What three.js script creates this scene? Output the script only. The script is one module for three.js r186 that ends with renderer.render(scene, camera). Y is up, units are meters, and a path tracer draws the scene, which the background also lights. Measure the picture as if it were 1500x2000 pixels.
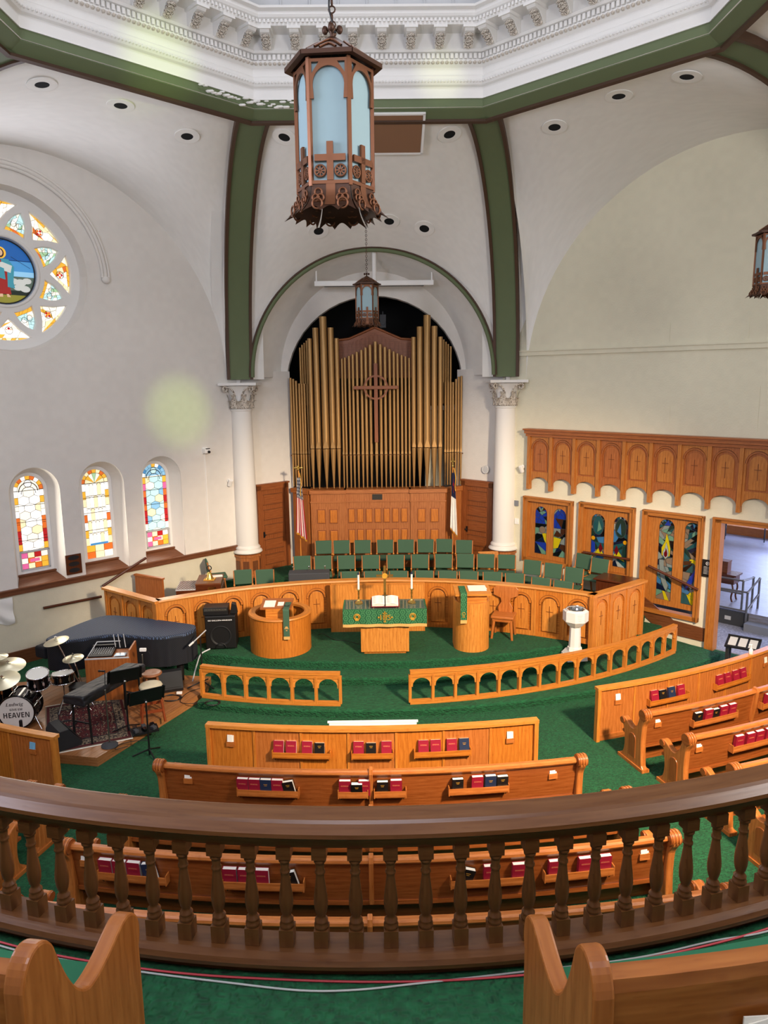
import * as THREE from 'three';
import { mergeGeometries } from 'three/addons/utils/BufferGeometryUtils.js';
import { RectAreaLightUniformsLib } from 'three/addons/lights/RectAreaLightUniformsLib.js';
import { RoundedBoxGeometry } from 'three/addons/geometries/RoundedBoxGeometry.js';
RectAreaLightUniformsLib.init();
const PI = Math.PI, R2 = Math.SQRT1_2, rad = d => d * PI / 180, { sin, cos, hypot, abs, min, max, floor } = Math;
// ---------------------------------------------------------------- camera
const scene = new THREE.Scene();
const camera = new THREE.PerspectiveCamera(69.53, 0.75, 0.05, 200);
camera.position.set(0.1, 5.9, 0);
camera.rotation.order = 'YXZ';
camera.rotation.set(rad(-10.3), rad(-0.4), rad(-0.65));
const renderer = new THREE.WebGLRenderer({ antialias: true });
renderer.toneMapping = THREE.LinearToneMapping;
renderer.toneMappingExposure = 0.46;
renderer.shadowMap.enabled = true;
scene.background = new THREE.Color(0x8fa6c8);
// ---------------------------------------------------------------- daylight: soft lights at the windows, and added fill lights without any
function rect(color, intensity, w, h, p, t) {
  const l = new THREE.RectAreaLight(color, intensity, w, h);
  l.position.set(...p); l.lookAt(...t); scene.add(l); return l;
}
// sunlight through the round window in the wall behind the gallery on the right: the main light, slanting down onto the chancel
function beam(color, cd, p, t, deg, pen, size) {
  const l = new THREE.SpotLight(color, cd, 0, deg * PI / 180, pen, 2);
  l.position.set(...p); l.target.position.set(...t); l.castShadow = true; l.shadow.radius = size / 0.02; l.shadow.mapSize.set(2048, 2048); scene.add(l, l.target); return l;
}
beam(0xffe4c0, 2450, [5.75, 7.9, -3.05], [2.6, 0.7, -12.9], 30, 0.36, 0.5);
rect(0xf2f0f0, 47, 2.3, 2.3, [5.8, 7.9, -3.1], [-3.0, 7.9, -11.9]);
// glints of sun through yellow green glass of the same window
beam(0xccf060, 700, [5.75, 7.9, -3.05], [-4.65, 5.15, -17.85], 3.4, 1, 0.1);
beam(0xd0f070, 560, [5.75, 7.9, -3.05], [-3.62, 11.2, -13.7], 3.6, 1, 0.1);
beam(0xeaf4a0, 360, [5.75, 7.9, -3.05], [1.49, 11.25, -14.45], 2.4, 1, 0.1);
// fill light for an unseen round window added behind on the left
rect(0xe2e8ff, 48, 2.3, 2.3, [-5.8, 7.9, -3.1], [3.0, 7.9, -11.9]);
// added fill light over the gallery, no window stands there
rect(0xeef0ff, 30, 3.2, 2.0, [0, 9.2, 0.9], [0, 8.6, -14]);
// added fill light facing down under the roof, no window in the drum
rect(0xf2f4ff, 15, 3.2, 3.2, [0, 15.6, -9.8], [0, 0, -9.8]);
// stained windows and round window of the left wall
for (const s of [10.07, 8.62, 7.16]) rect(0xfff4e2, 16, 0.55, 1.9, [-s * R2 - 0.12 * R2, 2.95, -22.5 + s * R2 - 0.12 * R2], [0, 2.5, -10]);
rect(0xeef0ff, 14, 2.2, 2.2, [-10.17 * R2 + 0.05, 8.1, -22.5 + 10.17 * R2 + 0.05], [1, 8.1, -7]);
// lights added in the hall beyond the doorway to brighten its floor
rect(0xb4c6ff, 80, 5, 2.4, [16.6, 3.0, -25.6], [9, 0, -18]);
rect(0xc2d0ff, 46, 2.6, 2.0, [13.6, 2.6, -14.2], [9.5, 0.4, -18]);
// ---------------------------------------------------------------- helpers
let seedv = 7;
const rnd = () => { seedv = (seedv * 1664525 + 1013904223) >>> 0; return seedv / 4294967296; };
const ORD = ['first', 'second', 'third', 'fourth', 'fifth', 'sixth', 'seventh', 'eighth', 'ninth', 'tenth', 'eleventh', 'twelfth'];
const rr = (a, b) => a + (b - a) * rnd();
const V = (x, y, z) => new THREE.Vector3(x, y, z);
const names = new Map();
function numbered(n) { const k = names.get(n) || 0; names.set(n, k + 1); return k ? n + '_' + String(k).padStart(3, '0') : n; }
// box projected uv in metres, u along the grain (longest side)
function uvBox(g, grain) {
  if (g.index) g = g.toNonIndexed();
  g.computeBoundingBox(); const s = g.boundingBox.getSize(V(0, 0, 0)), d = [s.x, s.y, s.z];
  const ga = grain ?? d.indexOf(max(...d)), p = g.attributes.position, n = g.attributes.normal, uv = new Float32Array(p.count * 2), o1 = rr(0, 3), o2 = rr(0, 3);
  for (let i = 0; i < p.count; i += 3) {
    let nx = 0, ny = 0, nz = 0;
    for (let k = 0; k < 3; k++) { nx += n.getX(i + k); ny += n.getY(i + k); nz += n.getZ(i + k); }
    const an = [abs(nx), abs(ny), abs(nz)], dom = an.indexOf(max(...an)), ax = [0, 1, 2].filter(a => a !== dom);
    const ua = ax.includes(ga) ? ga : ax[0], va = ax[0] === ua ? ax[1] : ax[0];
    for (let k = 0; k < 3; k++) { const c = [p.getX(i + k), p.getY(i + k), p.getZ(i + k)]; uv[(i + k) * 2] = c[ua] + o1; uv[(i + k) * 2 + 1] = c[va] + o2; }
  }
  g.setAttribute('uv', new THREE.BufferAttribute(uv, 2)); return g;
}
function tf(g, x = 0, y = 0, z = 0, ry = 0, rx = 0, rz = 0) { if (rz) g.rotateZ(rz); if (rx) g.rotateX(rx); if (ry) g.rotateY(ry); g.translate(x, y, z); return g; }
// box standing on y
let GRAIN; // set while building boards whose grain stands upright
function bx(w, h, d, x = 0, y = 0, z = 0, ry = 0, rx = 0, rz = 0) { return tf(uvBox(new THREE.BoxGeometry(w, h, d), GRAIN), x, y + h / 2, z, ry, rx, rz); }
function rbx(w, h, d, r, x = 0, y = 0, z = 0, ry = 0, rx = 0, rz = 0) { return tf(uvBox(new RoundedBoxGeometry(w, h, d, 2, r)), x, y + h / 2, z, ry, rx, rz); }
const facet = (g, n) => { if (n > 8) return g; g = g.toNonIndexed(); g.computeVertexNormals(); return g; };
function cyl(r1, r2, h, x = 0, y = 0, z = 0, n = 20, ry = 0, rx = 0, rz = 0) { return tf(uvBox(facet(new THREE.CylinderGeometry(r1, r2, h, n), n), 1), x, y + h / 2, z, ry, rx, rz); }
function sph(r, x, y, z, sx = 1, sy = 1, sz = 1, n = 14) { const g = new THREE.SphereGeometry(r, n, max(8, n * 0.7 | 0)); g.scale(sx, sy, sz); return tf(uvBox(g), x, y, z); }
function tor(R, r, x, y, z, ry = 0, rx = 0, arc = PI * 2, n = 28) { return tf(uvBox(new THREE.TorusGeometry(R, r, 8, n, arc)), x, y, z, ry, rx); }
function bar(a, b, r, n = 8, r2) {
  const A = V(...a), B = V(...b), d = B.clone().sub(A), g = uvBox(new THREE.CylinderGeometry(r2 ?? r, r, d.length(), n), 1);
  g.applyQuaternion(new THREE.Quaternion().setFromUnitVectors(V(0, 1, 0), d.clone().normalize())); A.add(B).multiplyScalar(0.5); g.translate(A.x, A.y, A.z); return g;
}
function tube(pts, r, seg = 40, n = 6, closed = false) { return uvBox(new THREE.TubeGeometry(new THREE.CatmullRomCurve3(pts.map(p => V(...p)), closed), seg, r, n, closed)); }
function lathe(pts, n = 24, x = 0, y = 0, z = 0) { return tf(uvBox(facet(new THREE.LatheGeometry(pts.map(p => new THREE.Vector2(max(p[0], 1e-4), p[1])), n), n), 1), x, y, z); }
function shp(pts, holes = []) { const s = pts instanceof THREE.Shape ? pts : new THREE.Shape(pts.map(p => new THREE.Vector2(p[0], p[1]))); for (const h of holes) s.holes.push(h instanceof THREE.Path ? h : new THREE.Path(h.map(p => new THREE.Vector2(p[0], p[1])))); return s; }
// extrude in local xy, thickness d from z0 upwards
function ext(s, d, z0 = 0, bev = 0, grain) { const g = new THREE.ExtrudeGeometry(s instanceof THREE.Shape ? s : shp(s), { depth: d - 2 * bev, bevelEnabled: bev > 0, bevelSize: bev, bevelThickness: bev, bevelOffset: -bev, bevelSegments: 2, curveSegments: 14 }); g.translate(0, 0, z0 + bev); return uvBox(g, grain); }
const archPts = (w, y0, y1, n = 14, x = 0) => { const r = w / 2, o = [[x - r, y0], [x + r, y0]]; for (let i = 0; i <= n; i++) { const a = PI * i / n; o.push([x + r * cos(a), y1 - r + r * sin(a)]); } return o; };
const circPts = (r, x = 0, y = 0, n = 32, a0 = 0, a1 = PI * 2) => { const o = []; const full = a1 - a0 > 6.28; for (let i = 0; i < n + (full ? 0 : 1); i++) { const a = a0 + (a1 - a0) * i / n; o.push([x + r * cos(a), y + r * sin(a)]); } return o; };
const polar = (cx, cz, r, a, y = 0) => [cx + r * sin(a), y, cz + r * cos(a)];
// closed profile [[r,y]...] swept about a vertical axis from angle a0 to a1 (degrees, 0 = towards the viewer)
function arcP(prof, a0, a1, cx = 0, cz = -24, n, vert) {
  a0 = rad(a0); a1 = rad(a1); n = n || max(2, Math.ceil(abs(a1 - a0) / rad(1.6)));
  let area = 0; for (let i = 0; i < prof.length; i++) { const p = prof[i], q = prof[(i + 1) % prof.length]; area += p[0] * q[1] - q[0] * p[1]; }
  if (area < 0) prof = prof.slice().reverse();
  const P = [], N = [], U = [], m = prof.length, o1 = rr(0, 3); let L = 0;
  const put = (r, y, a, nr, ny, u, v) => { P.push(cx + r * sin(a), y, cz + r * cos(a)); N.push(nr * sin(a), ny, nr * cos(a)); vert ? U.push(v, u) : U.push(u, v); };
  for (let i = 0; i < m; i++) {
    const p = prof[i], q = prof[(i + 1) % m], dr = q[0] - p[0], dy = q[1] - p[1], l = hypot(dr, dy) || 1, nr = dy / l, ny = -dr / l;
    for (let k = 0; k < n; k++) {
      const A = a0 + (a1 - a0) * k / n, B = a0 + (a1 - a0) * (k + 1) / n, rm = prof[0][0];
      put(p[0], p[1], A, nr, ny, A * rm + o1, L); put(p[0], p[1], B, nr, ny, B * rm + o1, L); put(q[0], q[1], B, nr, ny, B * rm + o1, L + l);
      put(p[0], p[1], A, nr, ny, A * rm + o1, L); put(q[0], q[1], B, nr, ny, B * rm + o1, L + l); put(q[0], q[1], A, nr, ny, A * rm + o1, L + l);
    } L += l;
  }
  if (abs(a1 - a0) < 6.28) {
    const tri = THREE.ShapeUtils.triangulateShape(prof.map(p => new THREE.Vector2(...p)), []);
    for (const [a, s] of [[a0, -1], [a1, 1]]) for (const t of tri) for (const k of (s < 0 ? t : [t[0], t[2], t[1]])) { const p = prof[k]; P.push(cx + p[0] * sin(a), p[1], cz + p[0] * cos(a)); N.push(s * cos(a), 0, -s * sin(a)); U.push(p[1], p[0]); }
  }
  const g = new THREE.BufferGeometry(); g.setAttribute('position', new THREE.Float32BufferAttribute(P, 3)); g.setAttribute('normal', new THREE.Float32BufferAttribute(N, 3)); g.setAttribute('uv', new THREE.Float32BufferAttribute(U, 2)); return g;
}
const rectP = (r0, r1, y0, y1) => [[r0, y0], [r1, y0], [r1, y1], [r0, y1]];
// parametric grid surface
function surf(f, nu, nv, su = 1, sv = 1) {
  const P = [], U = [], I = [];
  for (let j = 0; j <= nv; j++) for (let i = 0; i <= nu; i++) { P.push(...f(i / nu, j / nv)); U.push(i / nu * su, j / nv * sv); }
  for (let j = 0; j < nv; j++) for (let i = 0; i < nu; i++) { const a = j * (nu + 1) + i, b = a + 1, c = a + nu + 1, d = c + 1; I.push(a, b, d, a, d, c); }
  const g = new THREE.BufferGeometry(); g.setAttribute('position', new THREE.Float32BufferAttribute(P, 3)); g.setAttribute('uv', new THREE.Float32BufferAttribute(U, 2)); g.setIndex(I); g.computeVertexNormals(); return g.toNonIndexed();
}
// closed shape [[x,z]..] prism between y0 and y1
function prism(pts, y0, y1, bev = 0) { const g = ext(shp(pts.map(p => [p[0], -p[1]])), y1 - y0, 0, bev); g.rotateX(-PI / 2); g.translate(0, y0, 0); return g; }
function clean(g) { if (g.index) g = g.toNonIndexed(); for (const k of Object.keys(g.attributes)) if (!['position', 'normal', 'uv'].includes(k)) g.deleteAttribute(k); return g; }
const worldly = new WeakSet();
function mesh(name, geos, m) {
  geos = Array.isArray(geos) ? geos : [geos];
  const g = geos.length > 1 ? mergeGeometries(geos.map(clean)) : clean(geos[0]);
  const o = new THREE.Mesh(g, m); o.name = name; o.castShadow = o.receiveShadow = true; return o;
}
// a part under its thing
function part(parent, name, geos, m, label) {
  const o = mesh(name, geos, m);
  if (worldly.has(parent)) { const p = parent.position; o.geometry.translate(-p.x, -p.y, -p.z); }
  if (label) o.userData.label = label;
  parent.add(o); return o;
}
// sub-part: geometry given in the same frame as the part's geometry
function sub(thing, parent, name, geos, m, label) { const o = part(thing, name, geos, m, label); parent.add(o); return o; }
function thing(name, label, category, pos = [0, 0, 0], ry = 0, group) {
  const o = new THREE.Group(); o.name = numbered(name); o.position.set(...pos); o.rotation.y = ry; o.userData = { label, category };
  if (group) o.userData.group = group; scene.add(o); return o;
}
// thing whose parts are given in world coordinates
function wthing(name, label, category, pos, group) { const o = thing(name, label, category, pos, 0, group); worldly.add(o); return o; }
function one(name, geos, m, label, category, pos = [0, 0, 0], ry = 0, group) {
  const o = mesh(numbered(name), geos, m); o.position.set(...pos); o.rotation.y = ry; o.userData = { label, category }; if (group) o.userData.group = group; scene.add(o); return o;
}
function wone(name, geos, m, label, category, pos, group) { const o = one(name, geos, m, label, category, pos, 0, group); o.geometry.translate(-pos[0], -pos[1], -pos[2]); return o; }
function copy(o, pos, ry, label, group) { const c = o.clone(); c.name = numbered(o.name.replace(/_\d{3}$/, '')); c.position.set(...pos); c.rotation.y = ry; c.userData = { ...o.userData }; if (label) c.userData.label = label; if (group) c.userData.group = group; scene.add(c); return c; }
function structure(name, label, pos = [0, 0, 0], ry = 0) { const o = thing(name, label, 'structure', pos, ry); o.userData.kind = 'structure'; o.userData.category = name.split('_')[0]; return o; }
// ---------------------------------------------------------------- textures
function noiseGrid(n, seed) { let s = seed; const a = new Float32Array(n * n); for (let i = 0; i < n * n; i++) { s = (s * 1664525 + 1013904223) >>> 0; a[i] = s / 4294967296; } return (x, y) => { x = ((x % n) + n) % n; y = ((y % n) + n) % n; const x0 = floor(x), y0 = floor(y), fx = x - x0, fy = y - y0, x1 = (x0 + 1) % n, y1 = (y0 + 1) % n, sx = fx * fx * (3 - 2 * fx), sy = fy * fy * (3 - 2 * fy); return (a[y0 * n + x0] * (1 - sx) + a[y0 * n + x1] * sx) * (1 - sy) + (a[y1 * n + x0] * (1 - sx) + a[y1 * n + x1] * sx) * sy; }; }
const nz = noiseGrid(64, 11), nz2 = noiseGrid(64, 91);
function dataTex(w, h, f, srgb, size) {
  const d = new Uint8Array(w * h * 4);
  for (let y = 0; y < h; y++) for (let x = 0; x < w; x++) { const c = f(x / w, y / h), i = (y * w + x) * 4; d[i] = c[0] * 255; d[i + 1] = c[1] * 255; d[i + 2] = c[2] * 255; d[i + 3] = 255; }
  const t = new THREE.DataTexture(d, w, h); t.wrapS = t.wrapT = THREE.RepeatWrapping; t.magFilter = THREE.LinearFilter; t.minFilter = THREE.LinearMipmapLinearFilter; t.generateMipmaps = true; if (srgb) t.colorSpace = THREE.SRGBColorSpace; t.repeat.set(1 / size[0], 1 / size[1]); t.needsUpdate = true; return t;
}
// noise with integer cell counts over the tile so that it repeats without a seam
const tn = (u, v, a, b, f = nz) => f((u * a) % a * 64 / 64, (v * b) % b);
const per = (g, u, v, a, b) => { const x = u * a, y = v * b, x0 = floor(x), y0 = floor(y), fx = x - x0, fy = y - y0, S = t => t * t * (3 - 2 * t), w = (i, j) => g(((i % a) + a) % a, ((j % b) + b) % b); const sx = S(fx), sy = S(fy); return (w(x0, y0) * (1 - sx) + w(x0 + 1, y0) * sx) * (1 - sy) + (w(x0, y0 + 1) * (1 - sx) + w(x0 + 1, y0 + 1) * sx) * sy; };
const C1 = v => max(0, min(1, v));
const woodF = (u, v) => { const wob = per(nz, u, v, 4, 5) * 0.9 + per(nz2, u, v, 11, 9) * 0.3, ring = 0.5 + 0.5 * sin((v * 9 + wob) * PI * 2), fine = per(nz2, u, v, 14, 60), pore = per(nz, u, v, 40, 64); return C1(0.34 * (0.35 + 0.65 * ring) + 0.42 * fine + 0.24 * (pore > 0.35 ? 1 : pore / 0.35)); };
const woodTex = dataTex(1024, 512, (u, v) => { const g = woodF(u, v); return [0.74 + 0.26 * g, 0.64 + 0.36 * g, 0.5 + 0.5 * g]; }, true, [1.7, 0.55]);
const woodBump = dataTex(512, 256, (u, v) => { const g = woodF(u, v); return [g, g, g]; }, false, [1.7, 0.55]);
const carpetTex = dataTex(512, 512, (u, v) => { const a = per(nz, u, v, 3, 3), b = per(nz2, u, v, 60, 60), c = per(nz, u, v, 17, 13), k = 0.72 + 0.24 * b + 0.015 * a + 0.02 * c; return [k, k, k]; }, true, [1.6, 1.6]);
const carpetBump = dataTex(512, 512, (u, v) => { const b = per(nz2, u, v, 64, 50), c = per(nz, u, v, 30, 64), d = per(nz, u, v, 9, 9); const k = C1(0.55 * b + 0.45 * c); return [k, k, k]; }, false, [0.8, 0.8]);
const plasterTex = dataTex(512, 512, (u, v) => { const k = 0.95 + 0.03 * per(nz, u, v, 5, 4) + 0.02 * per(nz2, u, v, 40, 40); return [k, k * 0.998, k * 0.99]; }, true, [5, 5]);
const plasterBump = dataTex(256, 256, (u, v) => { const k = per(nz, u, v, 60, 60) * 0.7 + per(nz2, u, v, 12, 12) * 0.3; return [k, k, k]; }, false, [1.2, 1.2]);
const grimeTex = dataTex(512, 512, (u, v) => { const a = per(nz, u, v, 40, 40), b = per(nz2, u, v, 62, 62), m = C1((a * 0.6 + b * 0.6 - 0.4) * 6); return [0.3 + 0.62 * m, 0.24 + 0.66 * m, 0.19 + 0.68 * m]; }, true, [0.42, 0.42]);
const quiltTex = dataTex(256, 256, (u, v) => { const x = (u * 16) % 1, y = (v * 16 + (floor(u * 16) % 2) * 0.5) % 1, d = hypot(x - 0.5, y - 0.5), k = d < 0.27 ? 1 : 0.42; return [k, k, k]; }, true, [0.55, 0.55]);
const brocTex = dataTex(512, 256, (u, v) => { const x = (u * 8) % 1 - 0.5, y = (v * 4 + (floor(u * 8) % 2) * 0.5) % 1 - 0.5, d = hypot(x, y), a = Math.atan2(y, x), k = abs(d - 0.38 - 0.04 * cos(a * 6)) < 0.05 ? 1 : (d < 0.12 + 0.05 * cos(a * 4) ? 0.8 : 0); return [0.09 + 0.22 * k, 0.34 + 0.22 * k, 0.2 + 0.16 * k]; }, true, [0.9, 0.45]);
const rugTex = dataTex(512, 512, (u, v) => { const e = min(u, v, 1 - u, 1 - v), U = abs(u - 0.5), W = abs(v - 0.5), n = per(nz, U * 2, W * 2, 34, 34), m = per(nz2, U * 2, W * 2, 26, 26); const cr = [0.5, 0.44, 0.36], rd = [0.3, 0.06, 0.08], bk = [0.12, 0.1, 0.11]; return e < 0.015 ? cr : e < 0.05 ? rd : e < 0.15 ? (n > 0.6 ? cr : m > 0.5 ? bk : [0.38, 0.32, 0.27]) : e < 0.165 ? bk : (n > 0.74 ? cr : m > 0.7 ? bk : rd); }, true, [1, 1]);
const wrinkBump = dataTex(256, 256, (u, v) => { const k = per(nz, u, v, 6, 14) * 0.7 + per(nz2, u, v, 12, 26) * 0.3; return [k, k, k]; }, false, [0.9, 0.9]);
// ---------------------------------------------------------------- materials
const mat = (o) => new THREE.MeshStandardMaterial({ roughness: 0.6, metalness: 0, side: THREE.DoubleSide, ...o });
const phy = (o) => new THREE.MeshPhysicalMaterial({ roughness: 0.4, metalness: 0, side: THREE.DoubleSide, ...o });
const wood = (c, r = 0.42) => mat({ color: c, map: woodTex, bumpMap: woodBump, bumpScale: 0.0006, roughness: r });
const M = {
  wall: mat({ color: 0xe9e5e0, map: plasterTex, bumpMap: plasterBump, bumpScale: 0.002, roughness: 0.85 }),
  vault: mat({ color: 0xf5f3ef, map: plasterTex, roughness: 0.85 }),
  cream: mat({ color: 0xe0d9c4, map: plasterTex, bumpMap: plasterBump, bumpScale: 0.002, roughness: 0.85 }),
  rwall: mat({ color: 0xe5e0c9, map: plasterTex, bumpMap: plasterBump, bumpScale: 0.003, roughness: 0.9 }),
  plaster: mat({ color: 0xe9e7e3, roughness: 0.7 }), grime: mat({ color: 0xf4f0ea, map: grimeTex, roughness: 0.8 }),
  rib: mat({ color: 0x667351, map: plasterTex, roughness: 0.7 }), ribEdge: mat({ color: 0x4b3322, roughness: 0.6 }),
  oak: wood(0xdb8d3a), oakB: wood(0xd1802e), oakC: wood(0xe39844), oakGroove: wood(0x8a4d1e), pew: wood(0xa05a2a, 0.32), pewB: wood(0xc77a3c, 0.34), brown: wood(0x6c4524, 0.36), brownD: wood(0x64401f, 0.36), bpew: wood(0xa8672f, 0.36),
  door: wood(0x9a5a30), organ: wood(0xb87440), gal: wood(0xb26a35), rdoor: wood(0xc07c38), trimWood: wood(0x7a4a2c), stage: wood(0xb27c50, 0.3), stageB: wood(0xa87348, 0.3), darkwood: wood(0x5c2f1a, 0.25),
  carpet: mat({ color: 0x195f38, map: carpetTex, bumpMap: carpetBump, bumpScale: 0.02, roughness: 1 }),
  green: mat({ color: 0x3d5e48, roughness: 0.8 }), cushion: mat({ color: 0x14613f, roughness: 0.8 }),
  broc: mat({ map: brocTex, roughness: 0.7 }), fringe: mat({ color: 0xd8a860, roughness: 0.7 }), gold: mat({ color: 0xe0a83c, roughness: 0.4, metalness: 0.4 }),
  pipe: mat({ color: 0xac8654, roughness: 0.42, metalness: 0.6 }), brass: mat({ color: 0xd0b062, roughness: 0.22, metalness: 0.9 }), chrome: mat({ color: 0xd8d8dc, roughness: 0.14, metalness: 1 }), steel: mat({ color: 0x8c8a86, roughness: 0.3, metalness: 0.9 }),
  copper: mat({ color: 0x754a30, roughness: 0.45, metalness: 0.6 }), copperD: mat({ color: 0x4a3022, roughness: 0.5, metalness: 0.5 }),
  frost: phy({ color: 0xa9c6cc, roughness: 0.5, transmission: 0.35, thickness: 0 }),
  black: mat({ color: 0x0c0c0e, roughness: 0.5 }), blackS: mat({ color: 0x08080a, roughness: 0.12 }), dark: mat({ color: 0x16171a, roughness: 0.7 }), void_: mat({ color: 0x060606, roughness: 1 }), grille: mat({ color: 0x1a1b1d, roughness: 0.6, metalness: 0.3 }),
  white: mat({ color: 0xf2f1ee, roughness: 0.5 }), paper: mat({ color: 0xf0ece0, roughness: 0.8 }), marble: mat({ color: 0xf0eeea, map: plasterTex, roughness: 0.4 }), cardBlue: mat({ color: 0x7cb6d6, roughness: 0.7 }),
  red: mat({ color: 0x921730, roughness: 0.45 }), redD: mat({ color: 0x7a1024, roughness: 0.5 }), navy: mat({ color: 0x1b2b48, roughness: 0.5 }), bkblack: mat({ color: 0x141414, roughness: 0.4 }), pink: mat({ color: 0xb83a66, roughness: 0.6 }),
  quiltLit: mat({ color: 0x51668a, map: quiltTex, bumpMap: quiltTex, bumpScale: 0.004, roughness: 0.7 }), quiltShade: mat({ color: 0x1d2230, map: quiltTex, roughness: 0.85 }), sheet: mat({ color: 0x1a1b20, bumpMap: wrinkBump, bumpScale: 0.03, roughness: 0.55 }),  // one piano cover in two tones: lit top, shaded skirt put into colour
  lead: mat({ color: 0x4a4c4e, roughness: 0.5, metalness: 0.5 }), leadD: mat({ color: 0x26221c, roughness: 0.6 }), speaker: mat({ color: 0x8a6448, roughness: 0.9 }), greyp: mat({ color: 0x7c8088, roughness: 0.7 }), greyD: mat({ color: 0x3a3c40, roughness: 0.7 }), greyL: mat({ color: 0xc4c6c8, roughness: 0.6 }),
  hallfloor: wood(0x8f93a6, 0.42), hallcarpet: mat({ color: 0xa9adc0, map: carpetTex, roughness: 0.9 }), drumShell: mat({ color: 0x0a0a0c, roughness: 0.08 }), head: mat({ color: 0xe4e2da, roughness: 0.5 }), cymbal: mat({ color: 0xd9d2b4, roughness: 0.28, metalness: 0.8 }), leather: mat({ color: 0xcfc3a4, roughness: 0.5 }), redwood: wood(0x9a4a28, 0.35), stoolwood: wood(0xa06a48, 0.3),  // hall floor wood tinted blue, the sky sheen put into its colour
};
const glow = (hex, e) => mat({ color: hex, emissive: hex, emissiveIntensity: e, roughness: 0.3 });
// ================================================================ SETTING
const LX = [-R2, 0, R2];
// ---- floors
{
  const f = structure('floor', 'green carpet of the main church floor');
  part(f, 'carpet', prism([[0, -22.6], [12.8, -9.8], [0, 3], [-12.8, -9.8]], -0.15, 0), M.carpet);
  const st = structure('floor', 'green carpeted curved chancel step under the communion rails');
  const nose = (r0, r1, y0, y1) => [[r0, y0], [r1 - 0.02, y0], [r1, y1 - 0.035], [r1 - 0.012, y1 - 0.01], [r1 - 0.04, y1], [r0, y1]];
  part(st, 'tread', arcP(nose(6.4, 11.85, 0.001, 0.15), -15.9, 37.5), M.carpet);
  const d2 = structure('floor', 'green carpeted dais of two curved steps below the communion table');
  part(d2, 'tread', arcP(nose(8.2, 10.8, 0.151, 0.3), -16.2, 23), M.carpet);
  part(d2, 'tread', arcP(nose(7.6, 10.35, 0.002, 0.45), -22, 23), M.carpet);
  const ch = structure('floor', 'green carpeted choir floor in rising tiers before the organ');
  const arcp = []; for (let i = 0; i <= 20; i++) { const a = rad(33.4 - 66.8 * i / 20); arcp.push([0.04 + 7.98 * sin(a), -7.9 - 7.98 * cos(a)]); }
  part(ch, 'choir_floor', prism([...arcp, [-5.75, -15.6], [-5.9, -16.4], [-3.5, -19], [-2.5, -20.3], [2.5, -20.3], [3.5, -19], [5.9, -16.4], [5.75, -15.6]], 0.002, 0.45), M.carpet);
  part(ch, 'tier', prism([[-4.7, -17.45], [4.7, -17.45], [3.4, -19], [2.5, -20.25], [-2.5, -20.25], [-3.4, -19]], 0.451, 0.62), M.carpet);
  part(ch, 'tier', prism([[-3.9, -18.42], [3.9, -18.42], [3.3, -19.05], [2.45, -20.2], [-2.45, -20.2], [-3.3, -19.05]], 0.621, 0.8), M.carpet);
  part(ch, 'tier', prism([[3.4, -17.4], [4.0, -16.3], [4.75, -15.9], [5.6, -16.6], [4.75, -17.4]], 0.451, 0.62), M.carpet);
  part(ch, 'tier', prism([[4.55, -17.4], [4.85, -16.45], [5.3, -16.35], [5.65, -16.7], [4.9, -17.45]], 0.621, 0.8), M.carpet);
  const sg = structure('floor', 'low stage of brown boards under the band instruments');
  const sp = [[-4.32, -10.62], [-3.22, -13.05], [-3.25, -13.75], [-4.6, -13.95], [-6.2, -13.75], [-8.5, -13.3], [-9.3, -11.55]];
  part(sg, 'stage_frame', prism(sp, 0.003, 0.134), M.stage);
  const dl = hypot(1.1, 2.43), nx = 2.43 / dl, nn = 1.1 / dl, dv = sp.map(p => p[0] * nx + p[1] * nn), lo = min(...dv), hi = max(...dv), pw = 0.125;
  for (let k = 0; lo + k * pw < hi; k++) { const q = clip(clip(sp, nx, nn, lo + (k + 1) * pw - 0.004), -nx, -nn, -(lo + k * pw)); if (q.length > 2 && areaOf(q) > 0.002) { const g = prism(q, 0.134, 0.15), p = g.attributes.position, uv = g.attributes.uv, o = rr(0, 5); for (let i = 0; i < p.count; i++) uv.setXY(i, p.getX(i) * -nn + p.getZ(i) * nx + o, p.getX(i) * nx + p.getZ(i) * nn + o); part(sg, 'plank', g, k % 3 ? M.stage : M.stageB); } }
}
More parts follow.
